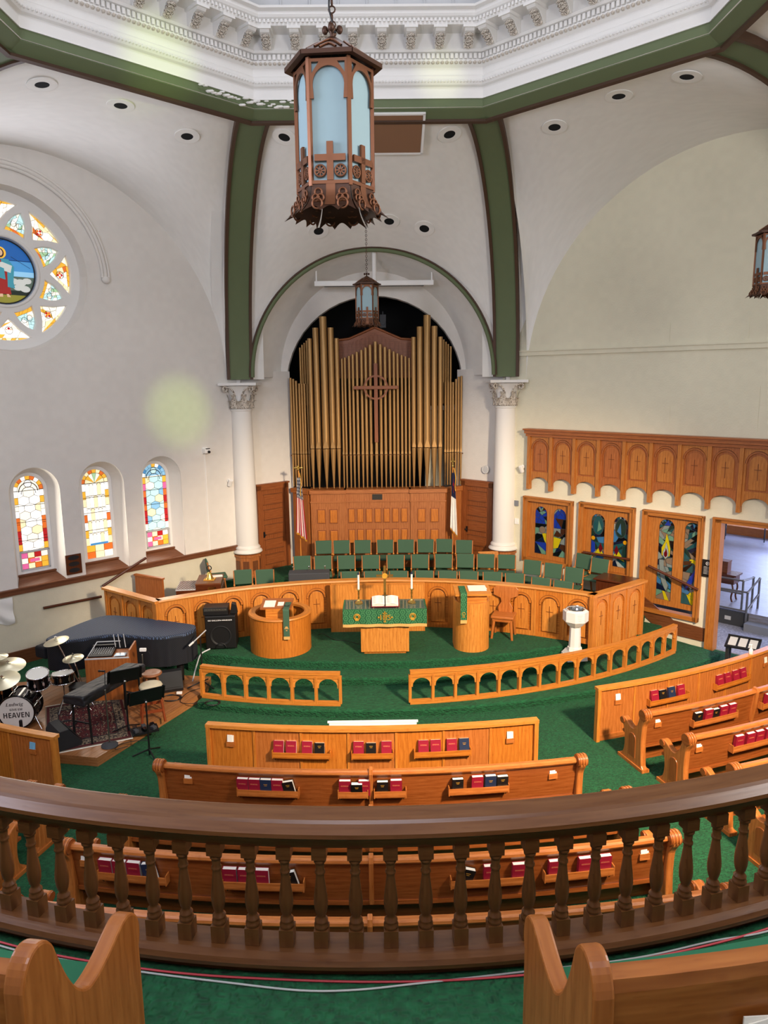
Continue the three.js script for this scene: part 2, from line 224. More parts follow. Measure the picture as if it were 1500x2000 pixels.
// ---- left wall (local x = minus distance along the wall, z inwards)
const wins = [10.07, 8.62, 7.16];
{
  const w = structure('wall_left', 'white plaster left wall with three arched windows and a round window', [0, 0, -22.5], PI / 4);
  const holes = wins.map(s => archPts(1.04, 1.6, 4.14, 16, -s)); holes.push(circPts(1.6, -10.17, 8.1, 48));
  const up = ext(shp([[-17.9, 1.55], [-4.7, 1.55], [-4.7, 11.6], [-17.9, 11.6]], holes), 0.06, -0.06);
  part(w, 'upper_wall', up, M.wall);
  part(w, 'lower_wall', bx(13.2, 1.55, 0.06, -11.3, 0, -0.03), M.cream);
  for (const s of wins) {                               // splayed plaster reveals
    const o = archPts(1.04, 1.6, 4.14, 18, -s), i = archPts(0.74, 1.84, 4.0, 18, -s), f = (u, v) => { const k = u * (o.length), a = floor(k) % o.length, b = (a + 1) % o.length, t = k - floor(k), L = (p, q) => p + (q - p) * v, P = [0, 1].map(j => L(o[a][j] + (o[b][j] - o[a][j]) * t, i[a][j] + (i[b][j] - i[a][j]) * t)); return [P[0], P[1], -0.03 - 0.33 * v]; };
    part(w, 'window_reveal', surf(f, o.length, 2, 5, 0.4), M.wall);
  }
  part(w, 'window_reveal', [surf((u, v) => { const a = u * PI * 2, r = 1.6 - 0.06 * v; return [-10.17 + r * cos(a), 8.1 + r * sin(a), -0.03 - 0.3 * v]; }, 64, 1, 9, 0.3)], M.wall);
  // hood mould above the round window
  for (const [R, r] of [[1.93, 0.035], [2.0, 0.045], [2.07, 0.03]]) part(w, 'hood_mould', tor(R, r, -10.17, 8.1, 0.02, 0, 0, PI, 48), M.wall);
  part(w, 'hood_mould_stop', [sph(0.1, -10.17 + 2, 8.06, 0.03, 1, 0.8, 0.6), sph(0.1, -10.17 - 2, 8.06, 0.03, 1, 0.8, 0.6)], M.wall);
  // arch fillet of the lunette
  const t1 = structure('trim_1', 'dark wooden chair rail below the arched windows', [0, 0, -22.5], PI / 4);
  part(t1, 'chair_rail', [bx(12.6, 0.12, 0.05, -11.3, 1.52, 0.025), bx(12.6, 0.03, 0.08, -11.3, 1.62, 0.04)], M.trimWood);
  for (const s of wins) part(t1, 'sloping_sill', [surf((u, v) => [-s - 0.53 + 1.06 * u + (0.5 - u) * 0.3 * v, 1.61 + 0.2 * v, 0.02 - 0.34 * v], 1, 1, 1.06, 0.4), bx(0.82, 0.04, 0.06, -s, 1.8, -0.31)], M.trimWood);
  const b = structure('baseboard_left', 'dark wooden baseboard below the left wall', [0, 0, -22.5], PI / 4);
  part(b, 'board', [bx(12.6, 0.3, 0.035, -11.3, 0, 0.018)], M.trimWood);
}
// ---- stained windows of the left wall
const GL = { white: glow(0xfffaf0, 2.17), pale: glow(0xf8f0dc, 1.81), cream: glow(0xf6e6b8, 1.67), yellow: glow(0xf0b53a, 1.45), orange: glow(0xe2702a, 1.38), red: glow(0xb81f22, 1.3), blue: glow(0x8cc0e0, 1.45), sky: glow(0x4a90c8, 1.3), deep: glow(0x1f5fa8, 1.09), green: glow(0xa8cfa0, 1.45), aqua: glow(0xbfe4e4, 1.59), pink: glow(0xe86aa0, 1.3), flesh: glow(0xd8b090, 1.16), robe: glow(0x9c2420, 1.01), brown: glow(0x3a2a1c, 0.72), dark: glow(0x23302a, 0.51), grass: glow(0x8f8a34, 1.01), wool: glow(0xc9ccc6, 1.16), teal: glow(0x3f8fa0, 1.16), hill: glow(0x5d6e62, 0.8) };
const flat = (pts, z = 0) => { const g = new THREE.ShapeGeometry(shp(pts), 8).toNonIndexed(); g.translate(0, 0, z); return g; };
function clip(poly, nx, ny, d) { const o = []; for (let i = 0; i < poly.length; i++) { const a = poly[i], b = poly[(i + 1) % poly.length], da = a[0] * nx + a[1] * ny - d, db = b[0] * nx + b[1] * ny - d; if (da <= 0) o.push(a); if (da * db < 0) { const t = da / (da - db); o.push([a[0] + (b[0] - a[0]) * t, a[1] + (b[1] - a[1]) * t]); } } return o; }
function areaOf(p) { let s = 0; for (let i = 0; i < p.length; i++) { const a = p[i], b = p[(i + 1) % p.length]; s += a[0] * b[1] - b[0] * a[1]; } return abs(s) / 2; }
const rectClip = (p, x0, x1, y0, y1) => clip(clip(clip(clip(p, 1, 0, x1), -1, 0, -x0), 0, 1, y1), 0, -1, -y0);
const paneG = (p, z, g = 0.004) => { const cx = p.reduce((s, q) => s + q[0], 0) / p.length, cy = p.reduce((s, q) => s + q[1], 0) / p.length; return flat(p.map(q => { const d = hypot(q[0] - cx, q[1] - cy) || 1, k = max(0.2, 1 - g * 1.3 / d); return [cx + (q[0] - cx) * k, cy + (q[1] - cy) * k]; }), z); };
function stainedWindow(i, s) {
  const w = structure('window_' + (i + 1), ['arched stained window of white and gold glass beside the black wall plaque', 'arched stained window of slender upright gold panes', 'arched stained window of pale blue hexagon panes'][i], [0, 0, -22.5], PI / 4);
  const z = -0.36, W = 0.62, y0 = 1.9, y1 = 3.94, O = archPts(W, y0, y1, 20, -s);
  part(w, 'window_frame', [ext(shp(archPts(0.76, 1.82, 4.01, 20, -s), [archPts(W, y0, y1, 20, -s)]), 0.08, z - 0.05)], M.white);
  part(w, 'lead_backing', flat(O, z - 0.012), M.leadD);
  const put = (p, m) => { if (p.length > 2 && areaOf(p) > 0.0004) part(w, 'pane', paneG(p, z - 0.004), m); };
  const X0 = -s - W / 2, X1 = -s + W / 2, b = 0.085, cols = i === 1 ? ['white', 'yellow', 'cream', 'white', 'orange', 'white', 'yellow', 'cream'] : i === 0 ? ['white', 'yellow', 'pale', 'white', 'orange', 'orange', 'red', 'red', 'yellow'] : ['yellow', 'pink', 'orange', 'red', 'orange', 'red', 'red', 'pale'];
  const yT = y1 - W / 2, yB = i === 1 ? 2.2 : 2.33;
  for (const sd of [0, 1]) { const n = cols.length; for (let k = 0; k < n; k++) { const a = yT - (yT - yB) * k / n, c = yT - (yT - yB) * (k + 1) / n; put(rectClip(O, sd ? X1 - b : X0, sd ? X1 : X0 + b, c, a), GL[cols[k]]); } }
  // arched head: border segments, roundel, lunette
  const cy = yT, R = W / 2;
  for (let k = 0; k < 9; k++) { const a = PI * k / 9, c = PI * (k + 1) / 9, p = []; for (let j = 0; j <= 3; j++) { const t = a + (c - a) * j / 3; p.push([-s + R * cos(t), cy + R * sin(t)]); } for (let j = 3; j >= 0; j--) { const t = a + (c - a) * j / 3; p.push([-s + (R - b) * cos(t), cy + (R - b) * sin(t)]); } put(p, i === 1 ? GL[['cream', 'yellow', 'orange'][k % 3]] : i === 0 ? GL[['orange', 'yellow', 'white'][k % 3]] : GL[['blue', 'blue', 'sky', 'white', 'yellow'][k % 5]]); }
  const inner = archPts(W - 2 * b, cy, y1 - b, 16, -s);
  if (i !== 1) {
    put(clip(inner, 0, 1, cy + 0.02), GL.pale);
    part(w, 'pane', flat(circPts(R - b - 0.004, -s, cy, 24, 0, PI), z - 0.006), GL[i ? 'blue' : 'pale']);
    part(w, 'pane', flat(circPts(0.075, -s, cy + 0.14, 20), z), i ? GL.aqua : GL.white);
    part(w, 'lead_line', [tor(0.078, 0.006, -s, cy + 0.14, z), tor(R - b - 0.03, 0.009, -s, cy - 0.03, z, 0, 0, PI), tor(0.15, 0.006, -s, cy - 0.08, z, 0, 0, PI)], M.leadD);
  } else { for (let k = 0; k < 7; k++) { const a = PI * k / 7, c = PI * (k + 1) / 7, p = [[-s, cy]]; for (let j = 0; j <= 3; j++) { const t = a + (c - a) * j / 3; p.push([-s + (R - b) * cos(t), cy + (R - b) * sin(t)]); } put(p, GL[['cream', 'yellow', 'pale', 'green', 'pale', 'yellow', 'cream'][k]]); } }
  // body
  if (i === 1) { for (let r = 0; r < 5; r++) for (let c = 0; c < 5; c++) { const xx = X0 + b + (W - 2 * b) * c / 5, yy = yB + (yT - yB) * r / 5; put(rectClip(O, xx, xx + (W - 2 * b) / 5, yy, yy + (yT - yB) / 5), GL[['white', 'pale', 'white', 'cream'][(r * 3 + c) % 4]]); part(w, 'lead_line', tor((W - 2 * b) / 10 - 0.004, 0.003, xx + (W - 2 * b) / 10, yy + (yT - yB) / 5 - 0.05, z, 0, 0, PI, 10), M.leadD); } }
  else { const hw = (W - 2 * b) / 2, q = (yT - yB) / 8, d = q * 0.3; for (let r = -1; r < 9; r++) for (let c = -1; c < 3; c++) { const xa = X0 + b + c * hw + (r % 2 ? hw / 2 : 0), ya = yB + q * r, h = [[xa, ya + d], [xa + hw / 2, ya], [xa + hw, ya + d], [xa + hw, ya + q], [xa + hw / 2, ya + q + d], [xa, ya + q]]; const p = rectClip(h, X0 + b, X1 - b, yB, yT); put(p, i === 2 ? GL[['aqua', 'aqua', 'blue', 'aqua', 'pale', 'aqua', 'cream'][(r * 3 + c + 14) % 7]] : GL[['white', 'white', 'pale', 'white', 'white', 'cream'][(r * 2 + c + 12) % 6]]); } }
  // lower casement
  if (i !== 1) {
    part(w, 'casement', [bx(W, 0.035, 0.05, -s, 2.29, z + 0.01), bx(W, 0.035, 0.05, -s, y0 - 0.01, z + 0.01), bx(0.035, 0.42, 0.05, X0 + 0.012, y0, z + 0.01), bx(0.035, 0.42, 0.05, X1 - 0.012, y0, z + 0.01)], M.greyL);
    const cc = ['pink', 'cream', 'orange', 'yellow', 'pale', 'orange', 'cream', 'yellow', 'pink', 'cream', 'red', 'pale']; for (let r = 0; r < 3; r++) for (let c = 0; c < 4; c++) { const xx = X0 + 0.03 + (W - 0.06) * c / 4, yy = y0 + 0.03 + 0.35 * r / 3; put([[xx, yy], [xx + (W - 0.06) / 4, yy], [xx + (W - 0.06) / 4, yy + 0.117], [xx, yy + 0.117]], GL[cc[r * 4 + c]]); }
    part(w, 'pane', flat([[-s - 0.1, 2.07], [-s + 0.1, 2.07], [-s + 0.1, 2.14], [-s - 0.1, 2.14]], z + 0.003), GL.pink);
  } else { const cc = ['orange', 'cream', 'pale', 'yellow', 'cream', 'orange']; for (let r = 0; r < 2; r++) for (let c = 0; c < 3; c++) { const xx = X0 + (W) * c / 3, yy = y0 + 0.3 * r / 2; put([[xx, yy], [xx + W / 3, yy], [xx + W / 3, yy + 0.15], [xx, yy + 0.15]], GL[cc[r * 3 + c]]); } part(w, 'pane', flat([[X0 + 0.1, 2.2], [X1 - 0.1, 2.2], [X1 - 0.1, 2.25], [X0 + 0.1, 2.25]], z + 0.003), GL.sky); }
  part(w, 'lead_line', [2.55, 2.95, 3.3, 3.62].map(y => bx(W, 0.009, 0.012, -s, y, z)), M.leadD);
}
wins.forEach((s, i) => stainedWindow(i, s));
// ---- round window
{
  const w = structure('window_4', 'large round stained window with a robed figure in its centre and petal panes around', [0, 0, -22.5], PI / 4), cx = -10.17, cy = 8.1, z = -0.3;
  const at = (r, a) => [cx + r * cos(a), cy + r * sin(a)], holes = [circPts(0.66, cx, cy, 40)], outer = [], innerP = [];
  for (let k = 0; k < 8; k++) {
    const a = k * PI / 4 + 0.02, p = []; for (let j = 0; j <= 8; j++) p.push(at(1.36, a - 0.3 + 0.6 * j / 8)); p.push(at(1.16, a + 0.17), at(0.99, a + 0.06), at(0.93, a), at(0.99, a - 0.06), at(1.16, a - 0.17)); outer.push(p); holes.push(p);
    const b = a + PI / 8, q = []; for (let j = 0; j <= 6; j++) q.push(at(0.82, b - 0.24 + 0.48 * j / 6)); q.push(at(1.0, b + 0.17), at(1.14, b + 0.09), at(1.24, b), at(1.14, b - 0.09), at(1.0, b - 0.17)); innerP.push(q); holes.push(q);
  }
  part(w, 'tracery', ext(shp(circPts(1.56, cx, cy, 64), holes), 0.14, z - 0.1, 0.02), M.plaster);
  part(w, 'tracery_ring', [tor(0.69, 0.035, cx, cy, z + 0.03, 0, 0, PI * 2, 48)], M.plaster);
  const split = (p, ms, c) => { for (let k = 0; k < ms.length; k++) { const q = ms[k][1](p); if (q.length > 2) part(w, 'pane', paneG(q, z - 0.05 + k * 0.001, 0.002), ms[k][0]); } };
  const petal = (p, pal, edge, keep) => { for (const q of pieces(keep(p), 4)) if (q.length > 2 && areaOf(q) > 0.0006) part(w, 'pane', paneG(q, z - 0.05, 0.0035), GL[pal[floor(rnd() * pal.length)]]); };
  outer.forEach((p, k) => { const a = k * PI / 4 + 0.02, dx = cos(a), dy = sin(a), c = dx * cx + dy * cy; part(w, 'lead_backing', flat(p, z - 0.056), M.leadD); petal(p, ['white', 'pale', 'white', 'cream', 'orange', 'white', 'yellow', 'pale'], 0, q => clip(q, dx, dy, c + 1.31)); petal(p, ['yellow', 'cream'], 0, q => clip(q, -dx, -dy, -(c + 1.31))); part(w, 'lead_line', [tor(0.075, 0.005, ...at(1.16, a), z - 0.04)], M.leadD); for (let j = 0; j < 4; j++) part(w, 'pane', flat(circPts(0.026, ...at(1.16 + 0.04 * cos(j * PI / 2), a + 0.036 * sin(j * PI / 2)), 8), z - 0.044), j % 2 ? GL.orange : GL.red); });
  innerP.forEach((p, k) => { const a = k * PI / 4 + 0.02 + PI / 8, dx = cos(a), dy = sin(a), c = dx * cx + dy * cy; part(w, 'lead_backing', flat(p, z - 0.056), M.leadD); petal(p, ['aqua', 'pale', 'green', 'white', 'aqua'], 0, q => clip(q, -dx, -dy, -(c + 0.89))); for (const q of pieces(clip(p, dx, dy, c + 0.89), 2)) part(w, 'pane', paneG(q, z - 0.05, 0.003), rnd() < 0.7 ? GL.yellow : GL.orange); part(w, 'lead_line', [tor(0.055, 0.004, ...at(1.0, a + 0.06), z - 0.04), tor(0.055, 0.004, ...at(1.0, a - 0.06), z - 0.04)], M.leadD); });
  // scroll in the lowest petal
  part(w, 'scroll', bx(0.34, 0.09, 0.004, cx + 0.02, cy - 1.24, z - 0.04), GL.white);
  // centre medallion
  const C = circPts(0.64, cx, cy, 48), pz = z - 0.05; let lay = 0;
  const pc = (pts, m) => part(w, 'pane', flat(pts.map(p => [cx + p[0], cy + p[1]]), pz + 0.002 * ++lay), m);
  part(w, 'pane', flat(C, pz), GL.deep);
  part(w, 'pane', flat(clip(C, 0, 1, cy + 0.22), pz + 0.001), GL.sky); part(w, 'pane', flat(clip(C, 0, 1, cy + 0.02), pz + 0.002), GL.blue); lay = 2;
  part(w, 'pane', flat(clip(C, 0, 1, cy - 0.08), pz + 0.005), GL.hill); part(w, 'pane', flat(clip(C, 0, 1, cy - 0.36), pz + 0.006), GL.dark); part(w, 'pane', flat(clip(C, 0, 1, cy - 0.45), pz + 0.007), GL.grass); lay = 5;
  for (const [x, y, r] of [[0.2, -0.18, 0.1], [0.34, -0.2, 0.11], [0.47, -0.16, 0.09], [0.28, -0.3, 0.09], [0.42, -0.32, 0.1]]) { pc(circPts(r, x, y, 14).map(p => [p[0], y + (p[1] - y) * 0.65]), GL.wool); }
  pc([[-0.2, -0.44], [0.14, -0.44], [0.1, -0.1], [0.12, 0.22], [-0.12, 0.22], [-0.16, -0.1]], GL.robe); pc([[0.0, 0.25], [0.14, 0.24], [0.24, 0.1], [0.2, -0.2], [0.22, -0.32], [0.08, -0.3], [0.1, 0.02], [0.0, 0.08]], GL.teal); pc([[-0.12, 0.05], [0.16, -0.02], [0.2, 0.12], [0.02, 0.18], [-0.12, 0.16]], GL.wool); pc([[-0.08, 0.1], [0.04, 0.06], [0.05, -0.16], [-0.1, -0.12]], GL.teal);
  pc(circPts(0.115, -0.01, 0.36, 20), GL.yellow); pc(circPts(0.075, -0.01, 0.355, 16).map(p => [p[0], 0.355 + (p[1] - 0.355) * 1.2]), GL.brown); pc(circPts(0.048, -0.01, 0.36, 14).map(p => [p[0], 0.36 + (p[1] - 0.36) * 1.3]), GL.flesh); pc([[-0.1, -0.5], [-0.03, -0.5], [-0.03, -0.44], [-0.08, -0.44]], GL.flesh); pc([[0.05, -0.5], [0.12, -0.5], [0.08, -0.44], [0.04, -0.44]], GL.flesh);
  part(w, 'lead_line', [tor(0.63, 0.014, cx, cy, pz + 0.03, 0, 0, PI * 2, 48), ...[[-0.6, 0.2, 0.6, 0.24], [-0.3, 0.5, 0.1, 0.62], [0.2, 0.3, 0.56, 0.1], [-0.6, 0.0, -0.2, 0.05]].map(q => bar([cx + q[0], cy + q[1], pz + 0.005], [cx + q[2], cy + q[3], pz + 0.005], 0.004, 5))], M.leadD);
}
// ---- right wall (local x = distance along the wall)
const D = [[5.45, 6.86, 1.22, 2.9], [7.04, 8.45, 1.22, 2.92], [8.64, 10.01, 0.56, 2.92]];
{
  const w = structure('wall_right', 'cream fabric covered right wall above the stained glass doors', [0, 0, -22.5], -PI / 4);
  const holes = D.map(d => [[d[0] + 0.06, d[2] + 0.06], [d[1] - 0.06, d[2] + 0.06], [d[1] - 0.06, d[3] - 0.06], [d[0] + 0.06, d[3] - 0.06]]);
  const pts = [[4.7, 0], [10.3, 0], [10.3, 2.88], [12.6, 2.88], [12.6, 0], [17.9, 0], [17.9, 11.6], [4.7, 11.6]];
  part(w, 'wall_panel', ext(shp(pts, holes), 0.12, -0.12), M.rwall);
  part(w, 'string_course', [bx(12.6, 0.1, 0.05, 11.3, 6.4, 0.02), bx(12.6, 0.03, 0.08, 11.3, 6.5, 0.03)], M.rwall);
  part(w, 'fabric_seam', [[9.1, 4.75, 0.5], [10.9, 4.75, 0.9], [9.0, 6.6, 0.4], [10.6, 6.6, 0.4]].map(([x, y, h]) => bx(0.012, h, 0.012, x, y, 0.003)), M.rwall);
  const b = structure('baseboard_right', 'brown wooden baseboard and stair skirting under the stained glass doors', [0, 0, -22.5], -PI / 4);
  part(b, 'skirting', [ext([[8.1, 0.9], [8.1, 1.25], [9.45, 0.48], [10.22, 0.44], [10.22, 0.15], [9.2, 0.15]], 0.035, 0)], M.trimWood);
  part(b, 'skirting', bx(4, 0.25, 0.03, 14.9, 0, 0.015), M.trimWood);
}
// stained glass door leaves
function pieces(poly, n, list = []) { if (n <= 0 || areaOf(poly) < 0.006) { list.push(poly); return list; } const cx = poly.reduce((s, q) => s + q[0], 0) / poly.length, cy = poly.reduce((s, q) => s + q[1], 0) / poly.length; let w = 0, h = 0; for (const p of poly) { w = max(w, abs(p[0] - cx)); h = max(h, abs(p[1] - cy)); } const a = (h > w ? PI / 2 : 0) + rr(-0.75, 0.75), nx = cos(a), ny = sin(a), d = nx * (cx + rr(-0.02, 0.02)) + ny * (cy + rr(-0.04, 0.04)); pieces(clip(poly, nx, ny, d), n - 1, list); pieces(clip(poly, -nx, -ny, -d), n - 1, list); return list; }
const gs = c => phy({ color: c, roughness: 0.12, transmission: 0.25, thickness: 0 });
const DG = { navy: gs(0x14203c), blue: gs(0x1f3fb0), teal: gs(0x1f5a62), sky: gs(0x3f7fb4), grey: gs(0x8d9a98), sage: gs(0x6fa08a), black: gs(0x0c1216), green: gs(0x1c3a34), yellow: gs(0xd8c81c), amber: gs(0xe0a016), red: gs(0x6e1420), taupe: gs(0x8c7a68), brown: gs(0x4a2c1c), pale: gs(0xb4c0bc) };
function doorLeaf(i, label, yb) {
  const [x0, x1, y0, y1] = D[i], o = structure('door_' + (i + 1), label, [0, 0, -22.5], -PI / 4), f = 0.12;
  part(o, 'door_frame', [bx(f, y1 - y0, 0.2, x0 + f / 2, y0, -0.02), bx(f, y1 - y0, 0.2, x1 - f / 2, y0, -0.02), bx(x1 - x0, f, 0.2, (x0 + x1) / 2, y1 - f, -0.02), bx(x1 - x0, f * 0.8, 0.2, (x0 + x1) / 2, y0, -0.02), bx(0.03, y1 - y0, 0.05, x0 + 0.02, y0, 0.085), bx(0.03, y1 - y0, 0.05, x1 - 0.02, y0, 0.085), bx(x1 - x0, 0.03, 0.05, (x0 + x1) / 2, y1 - 0.035, 0.085)], M.rdoor);
  const ax = x0 + f, bx2 = x1 - f, ww = bx2 - ax, gw = i === 2 ? 0.355 : 0.36, g1 = [5.92, 7.5, 9.17][i], g2 = [6.46, 8.08, 9.75][i], gt = [2.66, 2.66, 2.74][i], gb = [1.43, 1.45, 0.88][i];
  const H = [archPts(gw, gb, gt, 12, g1), archPts(gw, gb, gt, 12, g2)];
  const leaf = part(o, 'door_leaf', ext(shp([[ax, y0 + yb], [bx2, y0 + yb], [bx2, y1 - f], [ax, y1 - f]], H), 0.06, -0.08, 0, 1), M.rdoor);
  sub(o, leaf, 'lead_backing', [g1, g2].map(g => flat(archPts(gw, gb, gt, 12, g), -0.06)), M.lead);
  const col = [['navy', 'blue', 'black', 'grey', 'black', 'navy', 'sage', 'black', 'grey', 'brown'], ['black', 'teal', 'pale', 'green', 'navy', 'taupe', 'teal', 'sky'], ['teal', 'grey', 'black', 'green', 'taupe', 'sage', 'navy', 'sky', 'teal']][i];
  for (const [k, h] of H.entries()) for (const p of pieces(h, i === 2 ? 6 : 5)) { const cy = p.reduce((s, q) => s + q[1], 0) / p.length, cx = p.reduce((s, q) => s + q[0], 0) / p.length; let c = col[floor(rnd() * col.length)]; if (i === 0 && cy > 2.2 && rnd() < 0.5) c = 'blue'; if (i === 2 && cy < 1.1) c = ['taupe', 'sage', 'yellow', 'teal'][floor(rnd() * 4)]; sub(o, leaf, 'pane', paneG(p, -0.05, 0.006), DG[c]); }
  let l = 0; const mot = (pts, c) => { l++; sub(o, leaf, 'lead_line', flat(pts.map((p, k) => { const cx = pts.reduce((s, q) => s + q[0], 0) / pts.length, cy = pts.reduce((s, q) => s + q[1], 0) / pts.length; return [cx + (p[0] - cx) * 1.14, cy + (p[1] - cy) * 1.06]; }), -0.049 + l * 0.0016), M.lead); sub(o, leaf, 'pane', flat(pts, -0.0485 + l * 0.0016), DG[c]); };
  if (i === 0) { mot([[g1 + 0.03, 1.98], [g1 + 0.17, 1.98], [g1 + 0.17, 1.7], [g1 + 0.1, 1.8]], 'yellow'); mot([[g2 - 0.17, 1.92], [g2 + 0.05, 1.9], [g2 - 0.04, 1.66], [g2 - 0.17, 1.62]], 'yellow'); mot([[g2 - 0.16, 1.95], [g2 - 0.08, 2.1], [g2 + 0.08, 1.98], [g2 - 0.04, 1.93]], 'brown'); mot(circPts(0.09, g1 + 0.04, 2.06, 12), 'taupe'); }
  if (i === 1) for (const [g, q] of [[g1, 1], [g2, -1]]) { mot(circPts(0.13, g - 0.0 * q, 2.38, 20).map(p => [p[0], 2.38 + (p[1] - 2.38) * 1.7]), q > 0 ? 'teal' : 'green'); mot([[g + 0.01 * q, 2.5], [g + 0.09 * q, 2.3], [g - 0.02 * q, 2.22]], q > 0 ? 'sage' : 'sky'); mot(circPts(0.05, g - 0.12 * q, 2.06, 14), 'amber'); mot([[g - 0.16 * q, 2.0], [g - 0.07 * q, 1.95], [g - 0.06 * q, 1.75], [g - 0.16 * q, 1.64]], q > 0 ? 'blue' : 'green'); mot([[g - 0.13 * q, 1.6], [g + 0.16 * q, 1.7], [g + 0.05 * q, 1.86]], 'yellow'); mot([[g + 0.08 * q, 1.72], [g + 0.14 * q, 1.84], [g + 0.08 * q, 1.97], [g + 0.03 * q, 1.84]], 'red'); }
  if (i === 2) { mot([[g1 - 0.06, 2.6], [g1 + 0.08, 2.6], [g1 + 0.02, 2.72]], 'blue'); const fl = (k) => [[0, 0.3], [0.06, 0.12], [0.1, -0.05], [0.09, -0.2], [0.0, -0.3], [-0.09, -0.2], [-0.1, -0.04], [-0.03, 0.1]].map(p => [g1 + p[0] * k, 2.12 + p[1] * k]); mot(fl(1), 'yellow'); mot(fl(0.62).map(p => [p[0], p[1] - 0.1]), 'pale'); mot(fl(0.36).map(p => [p[0], p[1] - 0.14]), 'red'); const ringp = []; for (let k = 0; k <= 12; k++) { const a = -0.9 + 2.9 * k / 12; ringp.push([g2 + 0.02 + 0.15 * cos(a), 1.72 + 0.2 * sin(a)]); } for (let k = 12; k >= 0; k--) { const a = -0.9 + 2.9 * k / 12; ringp.push([g2 + 0.02 + 0.09 * cos(a), 1.72 + 0.12 * sin(a)]); } mot(ringp, 'yellow'); mot([[g2 + 0.04, 1.02], [g2 + 0.16, 1.0], [g2 + 0.16, 1.16], [g2 + 0.06, 1.2]], 'yellow'); const bowl = []; for (let k = 0; k <= 10; k++) { const a = PI + 1.2 * k / 10; bowl.push([g1 + 0.17 + 0.3 * cos(a), 1.8 + 0.75 * sin(a)]); } for (let k = 10; k >= 0; k--) { const a = PI + 1.2 * k / 10; bowl.push([g1 + 0.17 + 0.2 * cos(a), 1.8 + 0.6 * sin(a)]); } mot(bowl, 'grey'); mot([[g2 - 0.16, 1.85], [g2 + 0.0, 1.88], [g2 - 0.02, 1.8], [g2 - 0.16, 1.76]], 'brown'); mot([[g2 - 0.06, 1.4], [g2 + 0.1, 1.7], [g2 + 0.06, 1.4], [g2 - 0.1, 1.2]], 'blue'); }
}
doorLeaf(0, 'oak door with two stained lights in black and blue behind the choir chairs', 0.1);
doorLeaf(1, 'oak door with two stained lights of red diamonds and yellow triangles', 0.1);
doorLeaf(2, 'oak door with a yellow flame in its stained glass beside the open doorway', 0.2);
{
  const o = structure('door_4', 'oak frame of the open doorway into the hall', [0, 0, -22.5], -PI / 4);
  part(o, 'door_frame', [bx(0.17, 2.9, 0.24, 10.29, 0, -0.02), bx(0.05, 2.9, 0.06, 10.23, 0, 0.1), bx(2.5, 0.1, 0.24, 11.45, 2.83, -0.02), bx(2.5, 0.04, 0.06, 11.45, 2.9, 0.1), bx(0.17, 2.9, 0.24, 12.65, 0, -0.02)], M.rdoor);
}
// ---- other two walls and roof (behind the camera, they close the room and hold the windows that light it)
for (const [n, lab, sg] of [['wall_back_left', 'white plaster wall behind the gallery on the left', -1], ['wall_back_right', 'white plaster wall behind the gallery on the right', 1]]) {
  const w = structure(n, lab, [0, 0, 2.9], sg > 0 ? PI * 0.75 + PI : -PI * 0.75 + PI);
  w.rotation.y = sg > 0 ? -PI * 0.75 : PI * 0.75;
  part(w, 'wall_panel', bx(18, 11.6, 0.1, sg > 0 ? -9 : 9, 0, -0.05), M.wall);
  const win = structure('window_' + (sg > 0 ? 6 : 5), sg > 0 ? 'bright round window behind the gallery on the right' : 'added unseen round window behind the gallery on the left', [0, 0, 2.9], w.rotation.y);  // the left one is unseen, added as a fill source
  part(win, 'window_frame', ext(shp(circPts(1.6, sg > 0 ? -8.35 : 8.35, 7.9, 40), [circPts(1.35, sg > 0 ? -8.35 : 8.35, 7.9, 40)]), 0.08, 0.002), M.plaster);
  part(win, 'pane', flat(circPts(1.36, sg > 0 ? -8.35 : 8.35, 7.9, 40), 0.02), sg > 0 ? glow(0xfff1dc, 6) : glow(0xe8eeff, 3));
}
{ // upper shell above the vault
  const w = structure('wall_attic', 'plain masonry shell hidden above the vault');
  for (let k = 0; k < 4; k++) { const a = PI / 4 + k * PI / 2; part(w, 'shell_wall', bx(18.2, 4.3, 0.1, 9.05 * sin(a), 11.55, -9.8 + 9.05 * cos(a), a), M.wall); }
  for (const q of [-1, 1]) part(w, 'shell_wall', bx(4.9, 3.0, 0.1, q * 1.75, 8.7, -20.78, -q * PI / 4), M.wall);
}
